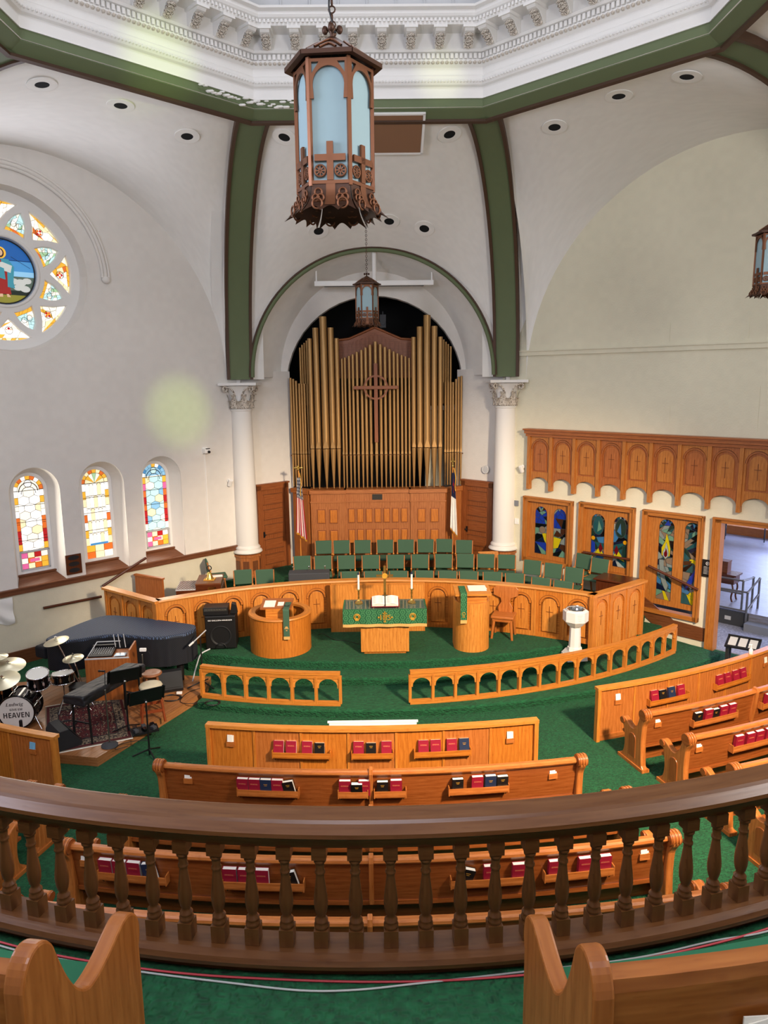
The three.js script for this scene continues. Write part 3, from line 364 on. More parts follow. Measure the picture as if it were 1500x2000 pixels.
// ---- vaulted ceiling
const RV = (() => { const c = -9.8, a = 2.12, e = 5.05, q = [[a, -e], [e, -a], [e, a], [a, e], [-a, e], [-e, a], [-e, -a], [-a, -e]]; return q.map(p => [p[0], c + p[1]]); })();
const PC = (() => { const c = -9.8, a = 3.38, e = 9.2, q = [[a, -e], [e, -a], [e, a], [a, e], [-a, e], [-e, a], [-e, -a], [-a, -e]]; return q.map(p => [p[0], c + p[1]]); })();
const bracketG = {};
const HV = 10.85, qarc = (A, B, th) => [A[0] + (B[0] - A[0]) * (1 - cos(th)), A[1] + (B[1] - A[1]) * sin(th), A[2] + (B[2] - A[2]) * (1 - cos(th))];
const wallArch = (i, t) => {                            // arch at the foot of vault sector i (between column i and i+1)
  const ph = PI * (1 - t);
  if (i === 0 || i === 6) { const sg = i === 0 ? 1 : -1, [c, R, y0] = sg < 0 ? [9.7, 4.5, 5.95] : [10.1, 4.7, 5.8], s = c + R * cos(sg > 0 ? ph : PI - ph); return [sg * s * R2, y0 + R * sin(ph), -22.5 + s * R2]; }
  if (i === 7) return [3.1 * cos(ph), 5.95 + 3.05 * sin(ph), -19];
  const A = PC[i], B = PC[(i + 1) % 8], k = (1 + cos(ph)) / 2, R = i % 2 ? 3.05 : 4.6, push = i % 2 ? 0 : 0.12; const mx = (A[0] + B[0]) / 2, mz = (A[1] + B[1]) / 2 + 9.8, ml = hypot(mx, mz); return [A[0] + (B[0] - A[0]) * k + mx / ml * push, 5.9 + R * sin(ph), A[1] + (B[1] - A[1]) * k + mz / ml * push];
};
const vaultAt = (i, t, u) => { const P = wallArch(i, t), A = RV[i], B = RV[(i + 1) % 8], Q = [A[0] + (B[0] - A[0]) * t, HV, A[1] + (B[1] - A[1]) * t], w = 0.85 * max(0, sin(PI * t)) ** 1.6, th = u * PI / 2, h = (1 - w) * (1 - cos(th)) + w * u, v = (1 - w) * sin(th) + w * u; return [P[0] + (Q[0] - P[0]) * h, P[1] + (Q[1] - P[1]) * v, P[2] + (Q[2] - P[2]) * h]; };
{
  const c = structure('ceiling', 'white plaster vault with green ribs rising to an octagonal cornice');
  for (let i = 0; i < 8; i++) { const A = RV[i], B = RV[(i + 1) % 8]; part(c, 'vault_panel', surf((t, u) => vaultAt(i, t, u), 44, 20, 8, 6), M.vault); }
  // ribs
  for (const i of [0, 7, 1, 6, 2, 5]) {
    const P = PC[i], Q = RV[i], A = [P[0], 5.9, P[1]], B = [Q[0], HV, Q[1]], l = hypot(Q[0] - P[0], Q[1] - P[1]), px = (Q[1] - P[1]) / l, pz = -(Q[0] - P[0]) / l, ix = (Q[0] - P[0]) / l, iz = (Q[1] - P[1]) / l;
    const strip = (o0, o1, th, dr) => { const n = 28, P2 = [], f = (t, o, k) => { const a = t * 0.97 * PI / 2, p = qarc(A, B, a), tx = sin(a) * l, ty = cos(a) * (HV - 5.9), tl = hypot(tx, ty), nh = ty / tl, nv = -tx / tl; return [p[0] + px * o + ix * nh * k, p[1] + nv * k, p[2] + pz * o + iz * nh * k]; }; return [surf((t, u) => f(t, o0 + (o1 - o0) * u, th), n, 1, 6, o1 - o0), surf((t, u) => f(t, o0, th * u - 0.1 * (1 - u)), n, 1, 6, 0.1), surf((t, u) => f(t, o1, th * u - 0.1 * (1 - u)), n, 1, 6, 0.1)]; };
    part(c, 'rib_bed', strip(-0.62, 0.62, -0.02), M.vault); const r = part(c, 'rib', strip(-0.25, 0.25, 0.13), M.rib, 'olive green rib'); sub(c, r, 'rib_edge', [...strip(-0.32, -0.25, 0.17), ...strip(0.25, 0.32, 0.17)], M.ribEdge, 'dark brown edge moulding');
  }
  const off = (d) => RV.map((v, i) => { const a = RV[(i + 7) % 8], b = RV[(i + 1) % 8], n = (p, q) => { const l = hypot(q[0] - p[0], q[1] - p[1]), nx = -(q[1] - p[1]) / l, nz = (q[0] - p[0]) / l; const mx = (p[0] + q[0]) / 2, mz = (p[1] + q[1]) / 2 + 9.8; return nx * mx + nz * mz > 0 ? [-nx, -nz] : [nx, nz]; }, n1 = n(a, v), n2 = n(v, b), k = 1 + n1[0] * n2[0] + n1[1] * n2[1]; return [v[0] + d * (n1[0] + n2[0]) / k, v[1] + d * (n1[1] + n2[1]) / k]; });
  const sweep = (prof) => { const out = []; for (let k = 0; k < prof.length - 1; k++) { const a = off(prof[k][0]), b = off(prof[k + 1][0]); for (let i = 0; i < 8; i++) { const j = (i + 1) % 8, L = hypot(a[j][0] - a[i][0], a[j][1] - a[i][1]); out.push(surf((u, v) => { const p = [a[i][0] + (a[j][0] - a[i][0]) * u, a[i][1] + (a[j][1] - a[i][1]) * u], q = [b[i][0] + (b[j][0] - b[i][0]) * u, b[i][1] + (b[j][1] - b[i][1]) * u]; return [p[0] + (q[0] - p[0]) * v, prof[k][1] + (prof[k + 1][1] - prof[k][1]) * v, p[1] + (q[1] - p[1]) * v]; }, 1, 1, L, 0.2)); } } return out; };
  const band = part(c, 'ring_band', sweep([[-0.24, HV - 0.06], [-0.24, HV - 0.14], [-0.02, HV - 0.02], [-0.02, HV + 0.15]]), M.rib, 'olive green band'); sub(c, band, 'band_edge', sweep([[-0.3, HV - 0.06], [-0.3, HV - 0.2], [-0.23, HV - 0.18], [-0.23, HV - 0.1]]), M.ribEdge);
  part(c, 'drum_wall', sweep([[0.1, 12.3], [0.1, 15.8]]), M.greyL, 'grey boarded drum wall'); part(c, 'drum_board', (() => { const o = off(0.12), out = []; for (const i of [7, 0, 6]) { const a = o[i], b = o[(i + 1) % 8], n = 8; for (let k = 1; k < n; k++) out.push(bx(0.03, 3.4, 0.03, a[0] + (b[0] - a[0]) * k / n, 12.35, a[1] + (b[1] - a[1]) * k / n)); } return out; })(), M.greyL);
  part(c, 'roof_slab', [prism([[0, -22.8], [13, -9.8], [0, 3.2], [-13, -9.8]], 15.8, 16)], M.vault);
  // crack and stain of fallen plaster near the left rib
  const t = structure('trim_2', 'white octagonal plaster cornice with leaf brackets and dentils');
  part(t, 'moulding', sweep([[0, 11.0], [0, 11.0], [-0.02, 11.0], [-0.02, 11.2], [0.03, 11.22], [0.06, 11.27], [0.03, 11.33], [0.03, 11.37], [0.0, 11.4], [0.0, 11.52], [0.05, 11.56], [0.09, 11.6], [0.09, 11.62], [0.04, 11.63], [0.04, 11.74], [0.1, 11.75], [0.12, 11.79], [0.08, 11.8], [0.08, 12.06], [0.44, 12.06], [0.44, 12.16], [0.48, 12.18], [0.5, 12.22], [0.5, 12.27], [0.56, 12.3], [0.56, 12.34], [0.1, 12.36]]), M.plaster);
  const along = (d, i, step, f) => { const o = off(d), a = o[i], b = o[(i + 1) % 8], L = hypot(b[0] - a[0], b[1] - a[1]), n = Math.round(L / step), ry = Math.atan2(-(b[1] - a[1]), b[0] - a[0]); for (let k = 0; k < n; k++) { const u = (k + 0.5) / n; f(a[0] + (b[0] - a[0]) * u, a[1] + (b[1] - a[1]) * u, ry, k); } };
  for (const i of [7, 0, 6, 1, 5]) {
    const den = [], egg = [], d2 = [];
    along(0.06, i, 0.085, (x, z, ry) => den.push(bx(0.05, 0.085, 0.06, x, 11.645, z, ry)));
    along(0.07, i, 0.085, (x, z, ry) => egg.push(tf(new THREE.SphereGeometry(0.034, 6, 5).toNonIndexed(), x, 11.585, z)));
    along(0.46, i, 0.075, (x, z, ry) => d2.push(bx(0.04, 0.05, 0.05, x, 12.1, z, ry)));
    const bead = []; along(0.05, i, 0.06, (x, z, ry) => bead.push(tf(new THREE.SphereGeometry(0.026, 5, 4).toNonIndexed(), x, 11.275, z)));
    for (const [n, g, m] of [['dentils', den, M.plaster], ['egg_ornament', egg, M.grime], ['dentils', d2, M.plaster], ['bead_ornament', bead, M.plaster]]) { const o = part(t, n, g.map(clean), m); o.userData.kind = 'stuff'; }
    along(0.08, i, 0.53, (x, z, ry) => {                // bracket: scrolled body under a small slab, leaf below
      const o = new THREE.Group(); o.name = 'bracket'; o.position.set(x, 12.06, z); o.rotation.y = ry; t.add(o);
      const sg = (() => { const c2 = off(0.5)[i], c1 = off(0)[i]; const nx = c2[0] - c1[0], nz2 = c2[1] - c1[1]; return (sin(ry) * nx + cos(ry) * nz2) > 0 ? 1 : -1; })();
      if (!bracketG.body) { const s = [[0, 0], [0.34, 0], [0.36, -0.04], [0.33, -0.09], [0.27, -0.1], [0.2, -0.12], [0.12, -0.2], [0.07, -0.27], [0, -0.28]]; const g = ext(s, 0.17, -0.085, 0.008); g.rotateY(-PI / 2); bracketG.body = mergeGeometries([clean(g), clean(bx(0.24, 0.05, 0.4, 0, -0.05, 0.19)), clean(cyl(0.045, 0.045, 0.19, 0, -0.14, 0.31, 12, 0, 0, PI / 2).translate(0, 0.04, 0))]); const lf = []; for (let k = 0; k < 5; k++) lf.push(sph(0.04, 0, -0.12 - 0.035 * k, 0.27 - 0.05 * k, 1.5, 0.7, 0.7, 8)); for (const q of [-1, 1]) for (let k = 0; k < 4; k++) lf.push(sph(0.03, q * 0.055, -0.13 - 0.04 * k, 0.25 - 0.05 * k, 1, 1, 0.7, 7)); bracketG.leaf = mergeGeometries(lf.map(clean)); }
      const b = new THREE.Mesh(bracketG.body, M.plaster); b.name = 'bracket_body'; b.castShadow = b.receiveShadow = true; const lf = new THREE.Mesh(bracketG.leaf, M.grime); lf.name = 'leaf_ornament'; lf.castShadow = lf.receiveShadow = true; b.scale.z = lf.scale.z = sg; o.add(b, lf);
    });
  }
  // fallen plaster along the cornice above the left rib
  const br = []; for (let k = 0; k < 26; k++) { const u = k / 25, x = -2.9 + 1.5 * u; br.push(tf(new THREE.IcosahedronGeometry(rr(0.03, 0.06), 0).scale(1.6, 0.5, 0.5), x, HV + 0.06 + rr(-0.08, 0.06), -14.83 + (x < -2.12 ? (-2.12 - x) * 1.0 : 0) + 0.05)); } part(t, 'broken_plaster', br.map(g => uvBox(g)), M.marble, 'chipped bare plaster edge');
}
// ================================================================ CHANCEL
function inst(parent, name, geo, m, pos = [0, 0, 0], ry = 0) { const o = new THREE.Mesh(geo, m); o.name = name; o.position.set(...pos); o.rotation.y = ry; o.castShadow = o.receiveShadow = true; parent.add(o); return o; }
const mg = (...g) => mergeGeometries(g.flat().map(clean));
const CANT = Math.atan2(1.1, 1.15);
// ---- organ niche between the two columns
{
  const w = structure('wall_front', 'white plaster niche with a round arch around the organ');
  part(w, 'niche_soffit', surf((t, v) => { const ph = PI * (1 - t); return [(3.08 - 0.6 * v) * cos(ph), 5.95 + (3.05 - 0.35 * v) * sin(ph), -19 - 1.22 * v]; }, 36, 3, 8, 1.3), M.vault);
  const hole = [[-2.4, 0.8], [2.4, 0.8]]; for (let i = 0; i <= 24; i++) { const a = PI * i / 24; hole.push([0.03 + 2.38 * cos(a), 5.66 + 2.38 * sin(a)]); }
  part(w, 'niche_wall', ext(shp([[-2.75, 0.6], [2.75, 0.6], [2.75, 9.2], [-2.75, 9.2]], [hole]), 0.3, -20.5), M.wall);
  for (const s of [-1, 1]) { const g = bx(1.7, 5.5, 0.1, 0, 0.6, -0.05); tf(g, s * 2.875, 0, -19.65, -s * CANT); part(w, 'niche_side', g, M.wall); part(w, 'niche_side', bx(0.1, 5.4, 0.5, s * 3.42, 0.6, -19.25), M.wall); }
  part(w, 'arch_face', ext(shp([...circPts(3.36, 0, 5.95, 30, 0, PI), ...circPts(3.08, 0, 5.95, 30, 0, PI).reverse()]), 0.12, -19.06), M.wall);
  part(w, 'arch_trim', [tor(3.04, 0.05, 0, 5.95, -18.93, 0, 0, PI, 48)], M.rib, 'dark green edge moulding'); part(w, 'arch_trim', [tor(3.1, 0.025, 0, 5.95, -18.91, 0, 0, PI, 48)], M.ribEdge);
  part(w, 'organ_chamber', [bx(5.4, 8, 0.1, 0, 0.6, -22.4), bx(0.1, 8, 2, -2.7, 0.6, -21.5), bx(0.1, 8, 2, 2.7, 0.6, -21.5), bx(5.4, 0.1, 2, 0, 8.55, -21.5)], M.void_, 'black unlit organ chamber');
}
for (const s of [-1, 1]) {                              // six panelled brown doors beside the organ
  const o = structure(s < 0 ? 'door_5' : 'door_6', s < 0 ? 'brown panelled door beside the striped flag' : 'brown panelled door behind the right column', [s * 2.875, 0, -19.65], -s * CANT);
  const w = 1.02, x = -s * 0.1, y0 = 0.8, h = 2.32, z = 0.01; o.position.y = 0;
  part(o, 'door_frame', [bx(0.12, h, 0.09, x - w / 2 + 0.06, y0, z + 0.045), bx(0.12, h, 0.09, x + w / 2 - 0.06, y0, z + 0.045), bx(w, 0.13, 0.09, x, y0 + h - 0.13, z + 0.045), bx(w + 0.06, 0.04, 0.12, x, y0 + h, z + 0.05)], M.door);
  const lf = part(o, 'door_leaf', [bx(w - 0.24, h - 0.13, 0.05, x, y0, z + 0.02)], M.door);
  for (let k = 0; k < 5; k++) { const ph = 0.25, yy = y0 + 0.16 + k * 0.41; const p = sub(o, lf, 'door_panel', [bx(w - 0.44, ph, 0.015, x, yy, z + 0.052)], M.door); for (const [a, b, c, d] of [[w - 0.4, 0.02, 0, -0.02], [w - 0.4, 0.02, 0, ph]]) sub(o, lf, 'panel_moulding', [bx(a, b, 0.02, x, yy + d, z + 0.055)], M.trimWood); }
  sub(o, lf, 'door_knob', [sph(0.03, x + (s < 0 ? -0.32 : -0.34), y0 + 0.98, z + 0.09), bx(0.05, 0.16, 0.01, x + (s < 0 ? -0.32 : -0.34), y0 + 0.9, z + 0.05)], M.black);
}
// ---- columns
for (const s of [-1, 1]) {
  const c = structure('column', s < 0 ? 'white plaster column with leaf capital beside the left door' : 'white plaster column with leaf capital beside the right door', [s * 3.37, 0, -18.98]); c.userData.category = 'column';
  part(c, 'pedestal', [cyl(0.34, 0.34, 0.55, 0, 0.8, 0, 8, PI / 8), cyl(0.38, 0.38, 0.05, 0, 1.35, 0, 8, PI / 8), cyl(0.36, 0.34, 0.03, 0, 1.4, 0, 8, PI / 8), cyl(0.37, 0.39, 0.1, 0, 0.8, 0, 8, PI / 8)], M.organ);
  for (let k = 0; k < 8; k++) { const a = k * PI / 4; part(c, 'pedestal_panel', [bx(0.16, 0.26, 0.02, 0.315 * sin(a), 0.98, 0.315 * cos(a), a)], M.trimWood); }
  part(c, 'base', lathe([[0.01, 1.43], [0.37, 1.43], [0.39, 1.46], [0.37, 1.5], [0.33, 1.52], [0.32, 1.54], [0.34, 1.57], [0.31, 1.61], [0.285, 1.63]], 32), M.marble);
  part(c, 'shaft', lathe([[0.285, 1.62], [0.285, 2.4], [0.278, 3.4], [0.265, 4.4], [0.25, 5.1], [0.27, 5.12], [0.28, 5.15], [0.26, 5.18]], 36), M.plaster);
  const bell = part(c, 'capital', [lathe([[0.25, 5.17], [0.27, 5.2], [0.28, 5.45], [0.32, 5.62], [0.42, 5.74]], 24), ext(shp(circPts(0.47, 0, 0, 4, PI / 4, PI * 2 + PI / 4).length ? [[-0.47, -0.47], [-0.2, -0.4], [0.2, -0.4], [0.47, -0.47], [0.4, -0.2], [0.4, 0.2], [0.47, 0.47], [0.2, 0.4], [-0.2, 0.4], [-0.47, 0.47], [-0.4, 0.2], [-0.4, -0.2]] : []), 0.07, 0, 0.008).rotateX(-PI / 2).translate(0, 5.75, 0)], M.plaster);
  for (let t = 0; t < 2; t++) for (let k = 0; k < 8; k++) { const a = k * PI / 4 + t * PI / 8, r = 0.275 + t * 0.015, y0 = 5.18, h = 0.24 + t * 0.2; const g = surf((u, v) => { const w = (u - 0.5) * 0.17 * (1 - 0.5 * v * v) * (1 + 0.25 * sin(v * 18)), rr2 = r + 0.012 + 0.1 * v ** 3 + 0.01 * cos(u * PI * 4), dy = v < 0.85 ? v : 0.85 - (v - 0.85) * 0.6; return [rr2 * sin(a) + w * cos(a), y0 + h * dy, rr2 * cos(a) - w * sin(a)]; }, 6, 10, 0.3, 0.3); sub(c, bell, 'acanthus_leaf', g, M.grime); }
  for (let k = 0; k < 4; k++) { const a = PI / 4 + k * PI / 2; sub(c, bell, 'volute', [tor(0.06, 0.025, 0.46 * sin(a), 5.67, 0.46 * cos(a), a + PI / 2), tube([[0.3 * sin(a - 0.5), 5.5, 0.3 * cos(a - 0.5)], [0.36 * sin(a - 0.3), 5.66, 0.36 * cos(a - 0.3)], [0.46 * sin(a), 5.73, 0.46 * cos(a)]], 0.025, 12), tube([[0.3 * sin(a + 0.5), 5.5, 0.3 * cos(a + 0.5)], [0.36 * sin(a + 0.3), 5.66, 0.36 * cos(a + 0.3)], [0.46 * sin(a), 5.73, 0.46 * cos(a)]], 0.025, 12)], M.grime); }
}
// ---- pipe organ
{
  const o = wthing('pipe_organ', 'pipe organ with gold pipes and panelled oak base filling the niche', 'organ', [0.05, 0.8, -19.8]);
  const pipe = (x, z, yTop, r, yM, yB) => {
    const p = part(o, 'pipe', [lathe([[r, yM + 0.02], [r, yTop], [r * 0.86, yTop], [r * 0.86, yTop - 0.12]], 16, x, 0, z)], M.pipe);
    sub(o, p, 'pipe_mouth', [ext([[-r * 0.75, -0.02], [r * 0.75, -0.02], [r * 0.72, 0.03], [0, 0.03 + r * 2.2], [-r * 0.72, 0.03]], 0.012, 0).translate(x, yM + 0.04, z + r - 0.006)], M.pipe); sub(o, p, 'pipe_foot', [lathe([[0.018, yB], [r * 0.97, yM - 0.03], [r * 0.97, yM]], 14, x, 0, z)], M.pipe);
  };
  const cen = [[-.83, 6.41], [-.75, 6.44], [-.64, 6.48], [-.54, 6.52], [-.43, 6.58], [-.31, 6.63], [-.2, 6.69], [-.08, 6.76], [.06, 6.84], [.19, 6.77], [.31, 6.7], [.43, 6.64], [.54, 6.58], [.64, 6.53], [.75, 6.49], [.85, 6.45], [.95, 6.41]];
  cen.forEach(([x, y], i) => pipe(x, -19.85, y, 0.034 + 0.014 * (1 - abs(i - 8) / 8), 3.86, 2.97));
  for (const [x, y, r] of [[-1.65, 6.93, 0.06], [-1.49, 7.2, 0.08], [-1.29, 7.48, 0.095], [-1.1, 7.2, 0.08], [-.95, 6.93, 0.06], [1.06, 6.94, 0.06], [1.22, 7.2, 0.08], [1.41, 7.49, 0.095], [1.6, 7.21, 0.08], [1.76, 6.94, 0.06]]) pipe(x, -19.72, y, r, 4.05, 2.98);
  for (const [x, y] of [[-2.22, 5.93], [-2.15, 5.9], [-2.07, 5.85], [-1.99, 5.78], [-1.92, 5.76], [-1.85, 5.77], [-1.77, 5.77], [1.92, 5.78], [1.99, 5.78], [2.06, 5.77], [2.13, 5.77], [2.21, 5.85], [2.28, 5.91], [2.35, 5.93]]) pipe(x, -20.0 + (abs(x) > 2.1 ? -0.05 : 0), y, 0.032, 3.88, 3.0);
  for (const [x, y] of [[-1.95, 6.72], [-1.89, 6.79], [-1.83, 6.84], [-1.77, 6.9], [1.88, 6.89], [1.94, 6.83], [2.0, 6.77], [2.07, 6.71]]) part(o, 'pipe', lathe([[0.028, 5.2], [0.028, y], [0.024, y], [0.024, y - 0.1]], 12, x, 0, -20.14), M.pipe);
  const gb = part(o, 'gable', [ext([[-.92, 5.9], [1.02, 5.9], [1.02, 6.88], [.74, 6.9], [.05, 7.2], [-.64, 6.92], [-.92, 6.88]], 0.04, -20.12)], M.door, 'reddish arcaded wooden gable');
  for (let k = 0; k < 17; k++) { const x = -0.84 + 0.112 * k, yt = 6.8 + 0.34 * (1 - abs(x - 0.05) / 0.95) - 0.06; sub(o, gb, 'gable_arch', [ext(shp(archPts(0.09, yt - 0.42, yt, 8, x), [archPts(0.062, yt - 0.41, yt - 0.02, 8, x)]), 0.02, -20.08)], M.door); }
  sub(o, gb, 'gable_cornice', [bar([-.92, 6.9, -20.07], [-.64, 6.93, -20.07], 0.03), bar([-.64, 6.93, -20.07], [.05, 7.22, -20.07], 0.03), bar([.05, 7.22, -20.07], [.74, 6.92, -20.07], 0.03), bar([.74, 6.92, -20.07], [1.02, 6.9, -20.07], 0.03)], M.door);
  part(o, 'pipe_bar', [bx(1.9, 0.03, 0.04, 0.06, 3.84, -19.92), bx(0.8, 0.035, 0.04, -1.3, 4.02, -19.82), bx(0.8, 0.035, 0.04, 1.41, 4.02, -19.82), bx(0.55, 0.03, 0.04, -2.0, 3.84, -20.08), bx(0.55, 0.03, 0.04, 2.14, 3.84, -20.08)], M.darkwood);
  // cased base
  part(o, 'base_case', [bx(0.92, 2.05, 0.5, -1.27, 0.8, -19.8), bx(1.78, 2.05, 0.45, 0.07, 0.8, -19.82), bx(0.94, 2.05, 0.5, 1.42, 0.8, -19.8)], M.organ);
  for (const s of [-1, 1]) part(o, 'side_case', [bx(0.6, 2.05, 0.1, s * 2.05 + 0.06, 0.8, -19.82, s * 0.72), bx(0.68, 0.12, 0.2, s * 2.05 + 0.06, 2.85, -19.84, s * 0.72)], M.organ);
  part(o, 'cornice', [bx(0.98, 0.1, 0.6, -1.27, 2.86, -19.8), bx(1.8, 0.1, 0.54, 0.07, 2.86, -19.82), bx(1.0, 0.1, 0.6, 1.42, 2.86, -19.8), bx(0.96, 0.03, 0.55, -1.27, 2.62, -19.8), bx(1.8, 0.03, 0.5, 0.07, 2.62, -19.82), bx(0.98, 0.03, 0.55, 1.42, 2.62, -19.8)], M.organ);
  const pan = (x, y, w, h, z) => { const p = part(o, 'base_panel', ext([[x - w / 2, y], [x + w / 2, y], [x + w / 2, y + h], [x - w / 2, y + h]], 0.03, z, 0.012, 1), M.oakB); sub(o, p, 'panel_moulding', ext(shp([[x - w / 2 - 0.02, y - 0.02], [x + w / 2 + 0.02, y - 0.02], [x + w / 2 + 0.02, y + h + 0.02], [x - w / 2 - 0.02, y + h + 0.02]], [[[x - w / 2, y], [x + w / 2, y], [x + w / 2, y + h], [x - w / 2, y + h]]]), 0.015, z), M.door); };
  for (const yy of [2.07, 1.5]) { for (const x of [-1.45, -1.12, 1.25, 1.6]) pan(x, yy, 0.19, 0.35, -19.55); for (let k = 0; k < 7; k++) pan(-0.64 + 0.237 * k, yy, 0.15, 0.36, -19.595); }
  part(o, 'plaque', [bx(0.27, 0.15, 0.015, 0.06, 2.68, -19.585), bx(0.2, 0.015, 0.006, 0.06, 2.78, -19.577), bx(0.16, 0.012, 0.006, 0.06, 2.74, -19.577), bx(0.1, 0.012, 0.006, 0.06, 2.71, -19.577)], M.leadD, 'small dark plaque');
}
{
  const o = wthing('wall_cross', 'brown wooden ring cross hanging before the organ pipes', 'cross', [0.06, 4.2, -19.6]);
  part(o, 'upright', rbx(0.1, 2.06, 0.05, 0.008, 0.06, 4.22, -19.6), M.door); part(o, 'crossbar', rbx(1.18, 0.09, 0.05, 0.008, 0.06, 5.61, -19.59), M.door);
  part(o, 'ring', ext(shp(circPts(0.32, 0.06, 5.66, 40), [circPts(0.275, 0.06, 5.66, 40)]), 0.05, -19.62), M.door);
}
{ // stage light glimpsed in the dark above the organ
  one('stage_light', [bx(0.16, 0.34, 0.2, 0, 0, 0), cyl(0.06, 0.06, 0.06, 0, 0.1, 0.1, 12, 0, PI / 2), bx(0.02, 0.1, 0.02, 0, 0.33, 0)], M.greyD, 'grey stage light in the dark above the organ gable', 'light', [0.27, 7.22, -20.35]);
  const s = wthing('projection_screen', 'white rolled projection screen hanging across the niche arch', 'screen', [0.05, 8.2, -19.3]);
  part(s, 'housing', rbx(3.0, 0.13, 0.16, 0.02, 0.05, 8.18, -19.3), M.white); part(s, 'slot', bx(2.5, 0.015, 0.03, 0.05, 8.165, -19.28), M.black);
  for (const x of [-1.4, 1.5]) part(s, 'hanger', [bx(0.03, 0.5, 0.02, x, 8.3, -19.3)], M.white);
  part(s, 'lift_pole', bar([0.06, 8.3, -19.32], [0.06, 9.6, -18.95], 0.055, 12), M.white);
}
// ---- choir chairs
let chair0;
{
  const t = thing('choir_chair', 'x', 'chair'); chair0 = t;
  part(t, 'seat', rbx(0.43, 0.07, 0.44, 0.03, 0, 0.41, 0.02), M.green);
  const b = rbx(0.43, 0.36, 0.05, 0.022, 0, 0.5, 0); b.rotateX(-0.12).translate(0, 0.02, -0.14); part(t, 'backrest', b, M.green);
  const side = x => [bar([x, 0, 0.2], [x, 0.42, 0.16], 0.016), bar([x, 0, -0.28], [x, 0.5, -0.17], 0.016), bar([x, 0.5, -0.17], [x, 0.86, -0.245], 0.015), bar([x, 0.41, 0.18], [x, 0.41, -0.2], 0.016)];
  for (const x of [-0.22, 0.22]) { part(t, 'side_frame', side(x), M.pewB); part(t, 'joint_cap', [sph(0.024, x, 0.52, -0.13)], M.oakC); }
}
{
  const C = [[-1.36, -18.9], [-0.89, -18.9], [-0.34, -18.9], [0.25, -18.9], [0.79, -18.9], [1.31, -18.9], [1.8, -18.9], [2.3, -18.75]], B = [[-1.83, -17.95], [-1.31, -17.95], [-0.73, -17.95], [-0.12, -17.95], [0.5, -17.95], [1.11, -17.95], [1.7, -17.95], [2.24, -17.95], [2.75, -17.9], [3.25, -17.8]], A = [[-0.6, -17], [-0.05, -17], [0.55, -17], [1.16, -17], [1.71, -16.95], [2.2, -16.9], [2.75, -16.8], [3.25, -16.65]];
  const rows = [[C, 0.8, 'green choir chair in the back row under the organ', 'choir chairs of the back row', 'striped flag in the back choir row'], [B, 0.62, 'green choir chair in the middle choir row', 'choir chairs of the middle row', 'organ console in the middle choir row'], [A, 0.45, 'green choir chair close behind the curved choir rail', 'choir chairs of the front row', 'slate covered stand along the choir rail'], [[[3.72, -17.22], [4.14, -16.88], [4.52, -16.48]], 0.62, 'green choir chair in the short row before the dark stained glass door', 'choir chairs in the short right row', 'right column in the short choir row'], [[[3.72, -16.25], [4.15, -15.95]], 0.45, 'green choir chair tucked behind the rail near the baptismal font', 'choir chairs near the rail corner', 'lectern behind the rail near the font'], [[[-3.2, -17.3], [-2.68, -17.3]], 0.45, 'green choir chair standing beside the organ console', 'choir chairs beside the console', 'organ console beside the left column']];
  let first = true;
  for (const [L, y, lab0, g, ref] of rows) for (const [n, [x, z]] of L.entries()) { const lab = ORD[n] + ' green choir chair from the ' + ref; const ry = -Math.atan2(x, 12) * (x > 3.4 ? 1.6 : 0.8); if (first) { chair0.position.set(x, y, z); chair0.rotation.y = ry; chair0.userData.label = lab; chair0.userData.group = g; first = false; } else copy(chair0, [x, y, z], ry, lab, g); }
  for (const [x, y, z, ry, lab] of [[4.85, 0.8, -17.1, -0.9, 'turned green choir chair before the door with red diamonds'], [5.13, 0.8, -16.62, -0.75, 'turned green choir chair beside the glossy brown cabinet'], [-3.98, 0.62, -17.95, 1.9, 'green choir chair turned sideways at the foot of the left column']]) { const c = copy(chair0, [x, y, z], ry, lab); delete c.userData.group; }
}
